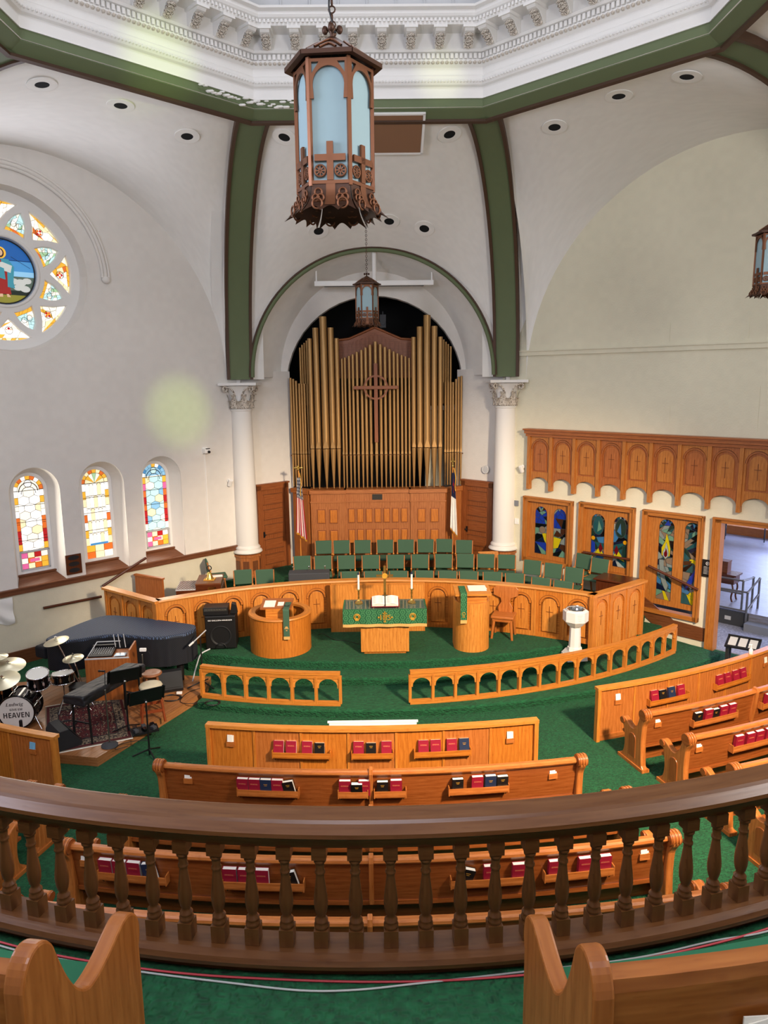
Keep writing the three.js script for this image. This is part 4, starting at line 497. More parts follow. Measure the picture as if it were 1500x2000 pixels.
// ---- curved choir rail with arched panels
const RC = [0.04, -7.9], RR = 7.86;
const cross2 = (w, h, z) => [bx(0.012, h, 0.006, 0, 0, z), bx(w, 0.012, 0.006, 0, h * 0.62, z)];
{
  const h = 1.02, w = 0.6;
  const gFrame = ext(shp([[-w / 2, 0], [w / 2, 0], [w / 2, h], [-w / 2, h]], [archPts(0.44, 0.1, 0.93, 16)]), 0.035, 0, 0, 1), gIn = ext(shp(archPts(0.31, 0.12, 0.85, 16)), 0.018, 0.0, 0.006, 1), gRing = ext(shp([...circPts(0.215, 0, 0.71, 16, 0, PI), ...circPts(0.175, 0, 0.71, 16, 0, PI).reverse()]), 0.03, 0.005), gGr = mg(ext(shp([...circPts(0.224, 0, 0.71, 16, 0, PI), ...circPts(0.214, 0, 0.71, 16, 0, PI).reverse()]), 0.003, 0.034), ext(shp([...circPts(0.176, 0, 0.71, 16, 0, PI), ...circPts(0.166, 0, 0.71, 16, 0, PI).reverse()]), 0.003, 0.034)), gPil = bx(0.05, h, 0.045, 0, 0, 0.02), gX = mg(cross2(0.14, 0.34, 0.02).map(g => g.translate(0, 0.34, 0)));
  const o = wthing('choir_rail', 'curved oak choir rail of arched panels with incised crosses behind the pulpits', 'rail', [0, 0.45, -15.6]);
  part(o, 'backing', arcP(rectP(RR + 0.03, RR + 0.09, 0.45, 1.48), 180 - 34.2, 180 + 34.2, ...RC), M.oakB);
  part(o, 'cap_rail', arcP([[RR - 0.06, 1.48], [RR - 0.07, 1.5], [RR - 0.06, 1.53], [RR + 0.14, 1.53], [RR + 0.14, 1.48]], 180 - 34.4, 180 + 34.4, ...RC), M.oakC);
  part(o, 'plinth', arcP(rectP(RR - 0.03, RR + 0.05, 0.45, 0.52), 180 - 34.2, 180 + 34.2, ...RC), M.oakB);
  for (const sg of [-1, 1]) for (let k = 0; k < 6; k++) { const th = rad(7.6 + 4.42 * (k + 0.5)) * sg, x = RC[0] + RR * sin(th), z = RC[1] - RR * cos(th), ry = -th, pos = [x, 0.01, z + 15.6]; const fr = inst(o, 'panel_frame', gFrame, k % 2 ? M.oak : M.oakB, pos, ry); inst(o, 'arched_panel', gIn, k % 3 ? M.oakC : M.oak, pos, ry); inst(o, 'arch_moulding', gRing, M.oakB, pos, ry); inst(o, 'arch_groove', gGr, M.oakGroove, pos, ry); inst(o, 'incised_cross', gX, M.oakGroove, pos, ry); const t2 = rad(7.6 + 4.42 * (k + 1)) * sg; inst(o, 'pilaster', gPil, M.oak, [RC[0] + RR * sin(t2), 0.01, RC[1] - RR * cos(t2) + 15.6], -t2); }
  // wings that turn back to the walls
  for (const sg of [-1, 1]) {
    const a = [sg * 4.42, -14.36], b = [sg * 5.82, -15.42], L = hypot(b[0] - a[0], b[1] - a[1]), n = 3, yb = sg > 0 ? 0.15 : 0.3;
    const q = wthing('choir_rail', sg > 0 ? 'straight oak wing of the choir rail behind the white font' : 'straight oak wing of the choir rail behind the covered piano', 'rail', [(a[0] + b[0]) / 2, yb, (a[1] + b[1]) / 2]);
    const ry = sg > 0 ? -Math.atan2(b[1] - a[1], b[0] - a[0]) : Math.atan2(b[1] - a[1], -(b[0] - a[0])), at = u => [a[0] + (b[0] - a[0]) * u, a[1] + (b[1] - a[1]) * u];
    const mid = at(0.5), nx = sin(ry), nzz = cos(ry);
    part(q, 'backing', bx(L, 1.48 - yb, 0.05, mid[0] - nx * 0.05, yb, mid[1] - nzz * 0.05, ry), M.oakB); part(q, 'cap_rail', bx(L + 0.1, 0.05, 0.18, mid[0] - nx * 0.02, 1.48, mid[1] - nzz * 0.02, ry), M.oakC);
    const hh = 1.48 - yb, ww = L / n; for (let k = 0; k < n; k++) { const p = at((k + 0.5) / n), P = [p[0] - mid[0], 0, p[1] - mid[1]]; inst(q, 'panel_frame', ext(shp([[-ww / 2, 0], [ww / 2, 0], [ww / 2, hh], [-ww / 2, hh]], [archPts(0.42, 0.12, hh - 0.1, 16)]), 0.025, -0.02), M.oak, P, ry); inst(q, 'arched_panel', ext(shp(archPts(0.3, 0.16, hh - 0.17, 16)), 0.02, -0.025, 0.006, 1), M.oakC, P, ry); inst(q, 'incised_cross', mg(cross2(0.12, 0.3, 0.0).map(g => g.translate(0, hh - 0.65, 0))), M.oakGroove, P, ry); }
    for (let k = 0; k <= n; k++) { const p = at(k / n); part(q, 'pilaster', bx(0.06, hh, 0.05, p[0], yb, p[1], ry), M.oak); }
    // corner post
    part(q, 'corner_post', bx(0.12, hh, 0.1, a[0], yb, a[1] + 0.02, ry), M.oak);
  }
  const s = wthing('oak_screen', 'flat oak screen board behind the communion table', 'screen', [0.05, 0.45, -15.42]); GRAIN = 1; part(s, 'board', bx(2.02, 1.07, 0.05, 0.05, 0.45, -15.42), M.oakC); GRAIN = undefined; part(s, 'edge_strip', [bx(0.03, 1.07, 0.06, -0.96, 0.45, -15.42), bx(0.03, 1.07, 0.06, 1.06, 0.45, -15.42), bx(2.04, 0.03, 0.07, 0.05, 1.51, -15.42)], M.oak);
}
// small oak partition and stair rail at the left end
one('partition', [bx(0.85, 1.0, 0.05, 0, 0, 0), bx(0.89, 0.04, 0.08, 0, 1.0, 0)], M.gal, 'short brown partition beside the left wall stairs', 'partition', [-5.2, 0.45, -16.45], -0.5);
// ---- communion table and its things
{
  const tx = 0.19, t = wthing('communion_table', 'oak pedestal communion table under a green cloth', 'table', [tx, 0.45, -14.35]);
  GRAIN = 1; part(t, 'plinth', bx(0.84, 0.05, 0.48, tx, 0.45, -14.33), M.oakB); part(t, 'pedestal', bx(0.96, 0.83, 0.56, tx, 0.5, -14.33), M.oakC); GRAIN = undefined; part(t, 'tabletop', rbx(1.62, 0.07, 0.66, 0.01, tx, 1.33, -14.3), M.oakC);
  const c = wthing('table_cloth', 'green brocade cloth with gold fringe draped over the communion table', 'cloth', [tx, 1.4, -14.3]);
  part(c, 'cloth_top', [bx(1.66, 0.008, 0.68, tx, 1.402, -14.3)], M.broc); part(c, 'front_drop', [surf((u, v) => [tx - 0.83 + 1.66 * u, 1.408 - 0.3 * v, -13.955 + 0.012 * sin(u * 26) * v], 40, 6, 1.66, 0.3)], M.broc);
  for (const s of [-1, 1]) part(c, 'side_drop', surf((u, v) => [tx + s * (0.832 + 0.01 * sin(u * 12) * v), 1.408 - 0.3 * v, -13.96 - 0.68 * u], 14, 4, 0.68, 0.3), M.broc);
  part(c, 'fringe', [surf((u, v) => [tx - 0.83 + 1.66 * u, 1.115 - 0.06 * v, -13.95 + 0.012 * sin(u * 26) + 0.004 * sin(u * 400)], 160, 1, 1.66, 0.06)], M.fringe);
  part(c, 'gold_emblem', [tor(0.06, 0.008, tx - 0.55, 1.27, -13.94), tor(0.035, 0.008, tx - 0.55, 1.27, -13.94), bx(0.07, 0.04, 0.006, tx - 0.55, 1.19, -13.94), tor(0.06, 0.008, tx + 0.55, 1.27, -13.94), tor(0.035, 0.008, tx + 0.55, 1.27, -13.94), bx(0.07, 0.04, 0.006, tx + 0.55, 1.19, -13.94)], M.gold);
  const L = []; const st = (x, w, y, h) => L.push(bx(w, h, 0.006, tx + x, y, -13.938)); st(0, 0.018, 1.17, 0.21); st(0, 0.09, 1.33, 0.016); st(-0.08, 0.018, 1.2, 0.11); st(-0.03, 0.014, 1.2, 0.11); st(0.035, 0.014, 1.2, 0.11); st(0.0, 0.07, 1.25, 0.014); st(0.085, 0.05, 1.29, 0.014); st(0.085, 0.05, 1.25, 0.014); st(0.085, 0.05, 1.2, 0.014); st(0.065, 0.014, 1.25, 0.05); st(0.105, 0.014, 1.2, 0.06); st(-0.12, 0.03, 1.24, 0.03); st(0.14, 0.03, 1.24, 0.03); st(0, 0.05, 1.155, 0.02);
  part(c, 'letter_emblem', L, M.gold, 'gold IHS letters');
  const glassTop = one('glass_sheet', bx(1.6, 0.006, 0.6), phy({ color: 0xdfe8e2, roughness: 0.03, transmission: 0.9, thickness: 0 }), 'clear glass sheet lying on the green table cloth', 'glass', [tx, 1.412, -14.3]);
  const y0 = 1.42;
  const k = thing('candlestick', 'brass candlestick with a white candle left of the open book', 'candlestick', [-0.33, y0, -14.35], 0);
  part(k, 'stick', [cyl(0.085, 0.09, 0.02, 0, 0, 0, 6), cyl(0.055, 0.08, 0.03, 0, 0.02, 0, 6), lathe([[0.04, 0.05], [0.015, 0.08], [0.02, 0.12], [0.012, 0.16], [0.022, 0.21], [0.014, 0.25], [0.03, 0.28], [0.05, 0.29], [0.02, 0.3]], 16)], M.brass); part(k, 'candle', cyl(0.02, 0.022, 0.32, 0, 0.29, 0, 14), M.paper); part(k, 'candle_cap', [cyl(0.023, 0.023, 0.03, 0, 0.6, 0, 14), cyl(0.006, 0.006, 0.03, 0, 0.63, 0, 6)], M.navy);
  copy(k, [0.74, y0, -14.35], 0, 'brass candlestick with a white candle right of the open book');
  const x = thing('altar_cross', 'dark brass cross on a stepped base behind the open book', 'cross', [0.2, y0, -14.46]);
  part(x, 'base', [bx(0.24, 0.04, 0.14), bx(0.18, 0.04, 0.11, 0, 0.04), bx(0.11, 0.05, 0.08, 0, 0.08)], M.leadD); part(x, 'upright', bx(0.05, 0.62, 0.025, 0, 0.13), M.brass); part(x, 'crossbar', bx(0.34, 0.045, 0.025, 0, 0.52), M.brass); part(x, 'boss', [cyl(0.045, 0.045, 0.012, 0, 0.535, 0.014, 16, 0, PI / 2), tor(0.05, 0.006, 0, 0.54, 0.015)], M.gold);
  const b = thing('open_book', 'large open book with white pages on the green table cloth', 'book', [0.2, y0 + 0.01, -14.12]); b.rotation.x = 0.35; b.position.y += 0.09;
  part(b, 'cover', [bx(0.56, 0.012, 0.3, 0, -0.02, 0)], M.redD);
  for (const s of [-1, 1]) { const pg = part(b, 'page_block', [surf((u, v) => [s * (0.01 + 0.25 * u), 0.02 + 0.035 * sin(u * PI * 0.8 + 0.4), -0.14 + 0.28 * v], 10, 1), bx(0.25, 0.035, 0.28, s * 0.135, -0.005, 0)], M.paper); const tx2 = []; for (let r = 0; r < 11; r++) for (const c of [0.35, 0.75]) tx2.push(bx(0.085, 0.001, 0.008, s * 0.25 * c, 0.022 + 0.035 * sin(c * PI * 0.8 + 0.4), -0.11 + r * 0.021)); sub(b, pg, 'printed_text', tx2, M.greyL); }
  part(b, 'ribbon', [bx(0.016, 0.003, 0.33, 0, 0.04, 0.03)], M.black); part(b, 'bookstand', [bx(0.44, 0.012, 0.26, 0, -0.035, 0), bx(0.44, 0.1, 0.02, 0, -0.12, -0.12)], M.darkwood);
}
// ---- round pulpit on the left
{
  const cx = -1.95, cz = -14.5, p = wthing('pulpit', 'round oak drum pulpit with a reading desk', 'pulpit', [cx, 0.3, cz]);
  part(p, 'drum', arcP(rectP(0.57, 0.62, 0.3, 1.22), -158, 158, cx, cz, 60, true), M.oakB); part(p, 'rim', arcP([[0.5, 1.2], [0.635, 1.2], [0.645, 1.22], [0.635, 1.245], [0.5, 1.245]], -158, 158, cx, cz, 60), M.oak); part(p, 'inner_shelf', arcP(rectP(0.3, 0.57, 1.06, 1.09), -95, 95, cx, cz, 30), M.gal);
  part(p, 'desk_box', [bx(0.4, 0.2, 0.3, cx - 0.02, 1.22, cz + 0.32)], M.oak); part(p, 'desk_top', [bx(0.62, 0.03, 0.46, cx - 0.02, 1.44, cz + 0.22, 0, 0.16), bx(0.62, 0.03, 0.03, cx - 0.02, 1.47, cz + 0.0)], M.gal);
  wone('papers', [bx(0.22, 0.008, 0.28, cx - 0.16, 1.465, cz + 0.25, 0, 0.16), bx(0.12, 0.006, 0.16, cx + 0.06, 1.465, cz + 0.26, 0, 0.16)], M.paper, 'loose white papers on the round pulpit desk', 'papers', [cx - 0.1, 1.46, cz + 0.25]);
  one('red_folder', [bx(0.2, 0.02, 0.26), bx(0.19, 0.03, 0.25, 0, 0.02)], M.pink, 'crimson folder on the shelf inside the round pulpit', 'folder', [cx + 0.4, 1.09, cz + 0.18], 0.5); one('white_book', [bx(0.18, 0.03, 0.13), bx(0.17, 0.006, 0.12, 0, 0.03)], M.paper, 'thick white booklet on the shelf inside the round pulpit', 'book', [cx - 0.4, 1.09, cz + 0.22], -0.4);
  const s = wthing('pulpit_scarf', 'green scarf with a shell emblem hanging down the round pulpit', 'cloth', [cx + 0.21, 1.47, cz + 0.6]);
  const X = cx + 0.21; part(s, 'scarf', [surf((u, v) => { const k = v * 1.0; return k < 0.3 ? [X - 0.06 + 0.12 * u, 1.485 - 0.03 * k, cz + 0.2 + 0.46 * k / 0.3] : [X - 0.06 + 0.12 * u, 1.475 - 0.56 * (k - 0.3) / 0.7, cz + 0.66]; }, 2, 20, 0.12, 1)], M.green); part(s, 'fringe', bx(0.12, 0.06, 0.012, X, 0.86, cz + 0.66), M.fringe); part(s, 'shell_emblem', [ext(circPts(0.03, 0, 0, 12, 0, PI), 0.006).translate(X, 1.1, cz + 0.664), bx(0.08, 0.012, 0.006, X, 1.08, cz + 0.668), bx(0.03, 0.012, 0.006, X, 1.04, cz + 0.668)], M.fringe);
  wone('reading_glasses', [tor(0.022, 0.004, X - 0.03, 1.5, cz + 0.5, 0, PI / 2), tor(0.022, 0.004, X + 0.03, 1.5, cz + 0.5, 0, PI / 2), bar([X + 0.05, 1.5, cz + 0.5], [X + 0.06, 1.5, cz + 0.38], 0.003), bar([X - 0.05, 1.5, cz + 0.5], [X - 0.06, 1.5, cz + 0.38], 0.003)], M.black, 'black reading glasses lying on the pulpit scarf', 'glasses', [X, 1.495, cz + 0.46]);
}
// ---- lectern on the right
{
  const cx = 1.96, cz = -14.42, p = wthing('lectern', 'oak lectern with a curved front and a slanted top', 'lectern', [cx, 0.45, cz]);
  part(p, 'curved_body', arcP(rectP(0.32, 0.36, 0.45, 1.46), -86, 86, cx, cz, 30, true), M.oakC); part(p, 'side_panel', [bx(0.03, 1.0, 0.25, cx - 0.34, 0.45, cz - 0.12), bx(0.03, 1.0, 0.25, cx + 0.34, 0.45, cz - 0.12)], M.oakC); part(p, 'upper_box', [bx(0.56, 0.24, 0.4, cx, 1.42, cz + 0.02)], M.oak); part(p, 'desk_top', [bx(0.72, 0.04, 0.52, cx, 1.64, cz + 0.06, 0, 0.1)], M.oakC);
  wone('paper_sheet', [bx(0.36, 0.006, 0.3, cx + 0.1, 1.695, cz + 0.04, 0, 0.1), bx(0.14, 0.003, 0.2, cx + 0.22, 1.7, cz + 0.0, 0.1, 0.1)], M.paper, 'white papers lying on the lectern top', 'papers', [cx + 0.1, 1.69, cz + 0.04]);
  const X = cx - 0.2, s = wthing('lectern_scarf', 'green and gold scarf hanging down the lectern front', 'cloth', [X, 1.7, cz + 0.3]); part(s, 'scarf', surf((u, v) => v < 0.35 ? [X - 0.065 + 0.13 * u, 1.71 - 0.06 * v, cz - 0.1 + 0.46 * v / 0.35] : [X - 0.065 + 0.13 * u, 1.69 - 0.56 * (v - 0.35) / 0.65, cz + 0.375], 2, 20, 0.13, 1), M.broc); part(s, 'fringe', bx(0.13, 0.07, 0.012, X, 1.07, cz + 0.375), M.fringe); part(s, 'gold_emblem', [tor(0.03, 0.006, X, 1.27, cz + 0.384), bx(0.05, 0.015, 0.006, X, 1.2, cz + 0.384)], M.gold);
}
// ---- baptismal font
{
  const f = thing('baptismal_font', 'white octagonal stone baptismal font with a steel bowl', 'font', [4.0, 0.3, -14.08], 0.1);
  part(f, 'foot', [cyl(0.28, 0.29, 0.08, 0, 0, 0, 4, PI / 4), cyl(0.19, 0.27, 0.1, 0, 0.08, 0, 4, PI / 4)], M.marble); part(f, 'stem', [cyl(0.14, 0.15, 0.06, 0, 0.18, 0, 8, PI / 8), cyl(0.105, 0.12, 0.45, 0, 0.24, 0, 8, PI / 8), cyl(0.16, 0.11, 0.05, 0, 0.66, 0, 8, PI / 8)], M.marble);
  part(f, 'bowl', [cyl(0.25, 0.16, 0.1, 0, 0.7, 0, 8, PI / 8), lathe([[0.25, 0.8], [0.25, 1.0], [0.2, 1.03], [0.18, 1.03]], 8).rotateY(PI / 8)], M.marble); part(f, 'basin', lathe([[0.2, 1.04], [0.18, 1.02], [0.14, 0.95], [0.05, 0.91], [0.0, 0.9]], 28), M.chrome, 'polished steel bowl');
  part(f, 'inscription', [0, 1, 2, 3].map(k => bx(0.1 - 0.015 * k, 0.012, 0.004, 0.0, 0.95 - 0.035 * k, 0.232)), M.greyL);
}
// ---- wooden pulpit chair behind the lectern
{
  const c = thing('pulpit_chair', 'carved oak chair with a waisted back behind the lectern', 'chair', [2.72, 0.45, -14.98], -0.35);
  part(c, 'seat', rbx(0.48, 0.06, 0.44, 0.02, 0, 0.44, 0), M.pewB); part(c, 'apron', bx(0.42, 0.06, 0.38, 0, 0.38, 0), M.pewB); const bk = ext([[-0.14, 0], [0.14, 0], [0.16, 0.1], [0.09, 0.22], [0.11, 0.3], [0.26, 0.36], [0.27, 0.5], [0.22, 0.55], [-0.22, 0.55], [-0.27, 0.5], [-0.26, 0.36], [-0.11, 0.3], [-0.09, 0.22], [-0.16, 0.1]], 0.035, 0, 0.008, 1); bk.rotateX(-0.12).translate(0, 0.49, -0.18); part(c, 'backrest', bk, M.pewB);
  for (const [x, z] of [[-0.18, 0.16], [0.18, 0.16], [-0.18, -0.16], [0.18, -0.16]]) part(c, 'leg', bar([x * 1.2, 0, z * 1.25], [x, 0.4, z], 0.026, 8, 0.036), M.pewB);
}
// ---- communion rails with little arches
{
  const cx = -0.2, cz = -22.5, R = 10.15;
  const mk = (a0, a1, n, lab) => {
    const mid = rad((a0 + a1) / 2), o = wthing('communion_rail', lab, 'rail', [cx + R * sin(mid), 0.15, cz + R * cos(mid)]), y0 = 0.152, h = 0.63;
    part(o, 'top_rail', arcP(rectP(R - 0.05, R + 0.05, y0 + h - 0.05, y0 + h), a0, a1, cx, cz), M.oak); part(o, 'upper_rail', arcP(rectP(R - 0.025, R + 0.035, y0 + h - 0.12, y0 + h - 0.05), a0, a1, cx, cz), M.oak); part(o, 'bottom_rail', arcP(rectP(R - 0.04, R + 0.04, y0, y0 + 0.075), a0, a1, cx, cz), M.oak);
    const st = (a1 - a0) / n, w = rad(st) * R, gp = bx(0.05, h - 0.12, 0.08, 0, 0, 0), arch = (() => { const s = [[-w / 2 + 0.02, 0], [-w / 2 + 0.05, 0]]; for (let k = 0; k <= 12; k++) { const t = PI * (1 - k / 12); s.push([(w / 2 - 0.05) * cos(t), 0.03 + (w / 2 - 0.075) * sin(t)]); } s.push([w / 2 - 0.05, 0], [w / 2 - 0.02, 0], [w / 2 - 0.02, 0.2], [-w / 2 + 0.02, 0.2]); return ext(s, 0.035, -0.0175, 0, 0); })();
    const loc = (a, y) => [cx + R * sin(a) - o.position.x, y - 0.15, cz + R * cos(a) - o.position.z];
    for (let k = 0; k <= n; k++) { const a = rad(a0 + st * k); inst(o, 'post', gp, M.oak, loc(a, y0 + 0.04), a); if (k < n) { const b = rad(a0 + st * (k + 0.5)); inst(o, 'arch_bracket', arch, M.oakC, loc(b, y0 + h - 0.3), b); } }
  };
  mk(-17.1, -2.4, 6, 'short oak communion rail of six arches before the round pulpit'); mk(4.6, 39.5, 15, 'long curved oak communion rail before the lectern and font');
}
// ---- organ console, bell and keyboard case in the choir
{
  const o = thing('organ_console', 'brown organ console with a lattice roll top in the left choir', 'console', [-4.05, 0.45, -16.35], 0.12);
  part(o, 'cabinet', [bx(1.0, 0.82, 0.75, 0.05, 0, 0), bx(0.55, 0.12, 0.78, 0.26, 0.82, 0)], M.darkwood); part(o, 'lid', [bx(0.56, 0.03, 0.8, 0.26, 0.94, 0)], M.trimWood); part(o, 'plaque', bx(0.18, 0.1, 0.01, 0.34, 0.78, 0.385), M.brass);
  const lat = []; for (let k = -8; k < 9; k++) { lat.push(bar([-0.45, 0.86, -0.36 + (k + 8) * 0.045], [-0.02, 0.86, -0.36 + (k + 8) * 0.045], 0.008, 4)); } part(o, 'lattice_panel', [bx(0.44, 0.02, 0.74, -0.24, 0.82, 0)], M.greyL); part(o, 'lattice', (() => { const out = []; for (let k = -7; k < 16; k++) for (const s of [1, -1]) { let a = [k * 0.06, s > 0 ? 0 : 0.72], b = [k * 0.06 + 0.36, s > 0 ? 0.72 : 0]; const x0 = max(0, a[0]), x1 = min(0.42, b[0]); if (x1 <= x0) continue; const y = x => a[1] + (b[1] - a[1]) * (x - a[0]) / (b[0] - a[0]); out.push(bar([x0 - 0.45, 0.845, y(x0) - 0.36], [x1 - 0.45, 0.845, y(x1) - 0.36], 0.006, 4)); } return out; })(), M.trimWood);
  const b = thing('hand_bell', 'brass hand bell with a looped handle on the organ console', 'bell', [-3.78, 1.42, -16.32]); part(b, 'bell_cup', lathe([[0.1, 0], [0.09, 0.03], [0.06, 0.09], [0.05, 0.15], [0.02, 0.18]], 20), M.brass); part(b, 'stand', [bx(0.24, 0.02, 0.2, 0, -0.0, 0)], M.gold); part(b, 'handle', [tor(0.05, 0.012, 0, 0.27, 0), cyl(0.012, 0.012, 0.06, 0, 0.17, 0)], M.black);
  one('papers', [bx(0.25, 0.005, 0.18), bx(0.2, 0.004, 0.15, 0.03, 0.005, 0.02)], M.paper, 'white papers beside the bell on the organ console', 'papers', [-3.68, 1.42, -16.6], 0.3);
  const k = thing('equipment_case', 'dark slate covered stand with three small microphones behind the rail', 'stand', [-1.5, 0.45, -16.25], 0.05); part(k, 'covered_top', [rbx(0.92, 0.22, 0.35, 0.02, 0, 0.93, 0)], M.greyD); part(k, 'stand_body', [bx(0.8, 0.93, 0.3)], M.greyD); for (const x of [-0.36, 0, 0.36]) part(k, 'gooseneck', [cyl(0.008, 0.008, 0.1, x, 1.15, 0, 8), sph(0.018, x, 1.26, 0)], M.chrome);
  one('leaning_board', [bx(0.5, 0.62, 0.03, 0, 0, 0, 0, -0.2, 0.1), bx(0.52, 0.03, 0.05, -0.05, 0.6, -0.06, 0, -0.2, 0.1)], M.oakC, 'tilted light oak board leaning at the foot of the right column', 'board', [2.95, 0.8, -18.6], -0.4);
  const cb = thing('low_cabinet', 'glossy dark brown cabinet at the right end of the choir', 'cabinet', [5.42, 0.45, -15.9], -0.7); part(cb, 'body', bx(0.8, 0.95, 0.5), M.darkwood); part(cb, 'top', rbx(0.9, 0.04, 0.6, 0.01, 0, 0.95, 0), M.darkwood);
}
// ---- flags
{
  const cv = (f, w = 256, h = 256) => { const c = document.createElement('canvas'); c.width = w; c.height = h; f(c.getContext('2d'), w, h); const t = new THREE.CanvasTexture(c); t.colorSpace = THREE.SRGBColorSpace; return t; };
  const us = cv((g, w, h) => { for (let i = 0; i < 9; i++) { g.fillStyle = i % 2 ? '#efe9e4' : '#b01c34'; g.fillRect(i * w / 9, 0, w / 9 + 1, h); } g.fillStyle = '#1c2340'; g.fillRect(0, 0, w, h * 0.36); g.fillStyle = '#fff'; for (let r = 0; r < 6; r++) for (let c = 0; c < 7; c++) { g.beginPath(); g.arc((c + 0.5 + (r % 2) * 0.5) * w / 7, (r + 0.5) * h * 0.06, 7, 0, 7); g.fill(); } });
  const ch = cv((g, w, h) => { g.fillStyle = '#f2f0ec'; g.fillRect(0, 0, w, h); g.fillStyle = '#1f2a52'; g.fillRect(0, 0, w, h * 0.42); g.fillStyle = '#b02030'; g.fillRect(w * 0.42, h * 0.1, w * 0.12, h * 0.24); g.fillRect(w * 0.3, h * 0.17, w * 0.36, h * 0.05); });
  const drape = (w0, w1, h, ph) => surf((u, v) => { const w = w0 + (w1 - w0) * v, f = sin(u * PI * 5 + ph) * 0.05 * (0.4 + 0.6 * v); return [(u - 0.35) * w, -h * v * (0.86 + 0.14 * u) + 0, 0.05 + f + 0.02 * sin(v * 6 + u * 3)]; }, 30, 24, 1, -1);
  const mk = (name, lab, pos, m, w0, w1, h, top, ph) => { const f = thing(name, lab, 'flag', pos); part(f, 'base', lathe([[0.15, 0], [0.15, 0.03], [0.05, 0.07], [0.02, 0.12]], 20), M.brass); part(f, 'pole', cyl(0.014, 0.016, top, 0, 0.05, 0, 10), M.oakC); const g = drape(w0, w1, h, ph).translate(0, top - 0.12, 0), du = g.attributes.uv; for (let i = 0; i < du.count; i++) du.setY(i, 1 + du.getY(i)); part(f, 'cloth', g, m); part(f, 'fringe', surf((u, v) => { const p = [(u - 0.35) * w1, -h * (0.86 + 0.14 * u) - 0.05 * v + top - 0.12, 0.05 + sin(u * PI * 5 + ph) * 0.05 + 0.02 * sin(6 + u * 3)]; return p; }, 30, 1), M.gold); part(f, 'cord', tube([[0.03, top, 0.02], [0.07, top - 0.25, 0.08], [0.05, top - 0.5, 0.1], [0.06, top - 0.6, 0.11]], 0.01, 16), M.gold); return f; };
  const a = mk('flag', 'striped red and white flag with a starry blue field on a pole beside the organ', [-1.97, 0.8, -18.95], mat({ map: us, roughness: 0.8 }), 0.1, 0.28, 1.65, 2.72, 0.4); part(a, 'finial', [sph(0.03, 0, 2.8, 0), sph(0.05, -0.06, 2.84, 0, 1.3, 0.5, 0.4), sph(0.05, 0.06, 2.84, 0, 1.3, 0.5, 0.4), sph(0.03, 0, 2.88, 0)], M.brass);
  const b = mk('flag', 'white flag with a blue corner on a pole right of the organ', [2.06, 0.8, -19.3], mat({ map: ch, roughness: 0.8 }), 0.08, 0.2, 1.7, 2.75, 2.1); part(b, 'finial', [bx(0.025, 0.2, 0.02, 0, 2.8, 0), bx(0.13, 0.025, 0.02, 0, 2.91, 0), sph(0.03, 0, 2.8, 0)], M.brass);
}
// ---- oak gallery panelling on the right wall
{
  const g = structure('trim_3', 'oak gallery panelling with scalloped lower edge along the right wall', [0, 0, -22.5], -PI / 4), w = 0.635, n = 12, x0 = 5.62, z = 0.12;
  part(g, 'cornice', [bx(n * w + 0.2, 0.1, 0.22, x0 + n * w / 2, 4.5, 0.11), bx(n * w + 0.24, 0.04, 0.26, x0 + n * w / 2, 4.58, 0.13), bx(n * w + 0.16, 0.06, 0.17, x0 + n * w / 2, 4.43, 0.09)], M.gal);
  const board = (() => { const s = [[-w / 2, 3.3], [-w / 2, 4.45], [w / 2, 4.45], [w / 2, 3.3]]; for (let k = 0; k <= 12; k++) { const t = PI * k / 12; s.push([(w / 2 - 0.05) * cos(t), 3.22 + 0.2 * sin(t)]); } return ext(shp(s, [archPts(0.46, 3.55, 4.38, 14)]), 0.03, z - 0.03, 0, 1); })(), back = bx(w, 0.9, 0.03, 0, 3.5, z - 0.045), inner = ext(shp(archPts(0.34, 3.58, 4.28, 14)), 0.025, z - 0.03, 0.008, 1), ring = ext(shp([...circPts(0.245, 0, 4.12, 14, 0, PI), ...circPts(0.215, 0, 4.12, 14, 0, PI).reverse()]), 0.03, z - 0.02), gr2 = ext(shp([...circPts(0.25, 0, 4.12, 14, 0, PI), ...circPts(0.24, 0, 4.12, 14, 0, PI).reverse()]), 0.003, z + 0.01), pil = bx(0.08, 1.36, 0.12, 0, 3.1, z - 0.02), cr = mg(cross2(0.14, 0.34, z).map(q => q.translate(0, 3.78, 0))), foot = bx(0.05, 0.05, 0.03, 0, 4.02, z + 0.01);
  for (let k = 0; k < n; k++) { const x = x0 + w * (k + 0.5); inst(g, 'scalloped_board', board, k % 2 ? M.gal : M.rdoor, [x, 0, 0]); inst(g, 'backing', back, M.gal, [x, 0, 0]); inst(g, 'arched_panel', inner, k % 3 ? M.rdoor : M.gal, [x, 0, 0]); inst(g, 'arch_moulding', ring, M.gal, [x, 0, 0]); inst(g, 'arch_groove', gr2, M.oakGroove, [x, 0, 0]); inst(g, 'incised_cross', cr, M.oakGroove, [x, 0, 0]); }
  for (let k = 0; k <= n; k++) inst(g, 'pilaster', pil, M.rdoor, [x0 + w * k, 0, 0]);
}
// ---- stairs at the right of the choir
{
  const s = structure('floor', 'green carpeted stairs up to the choir below the flame door', [0, 0, -22.5], -PI / 4);
  for (let k = 0; k < 2; k++) part(s, 'stair', rbx(1.0 - k * 0.42, 0.15, 1.0, 0.03, 8.72 - k * 0.2, 0.15 + k * 0.15, 0.52), M.carpet);
}
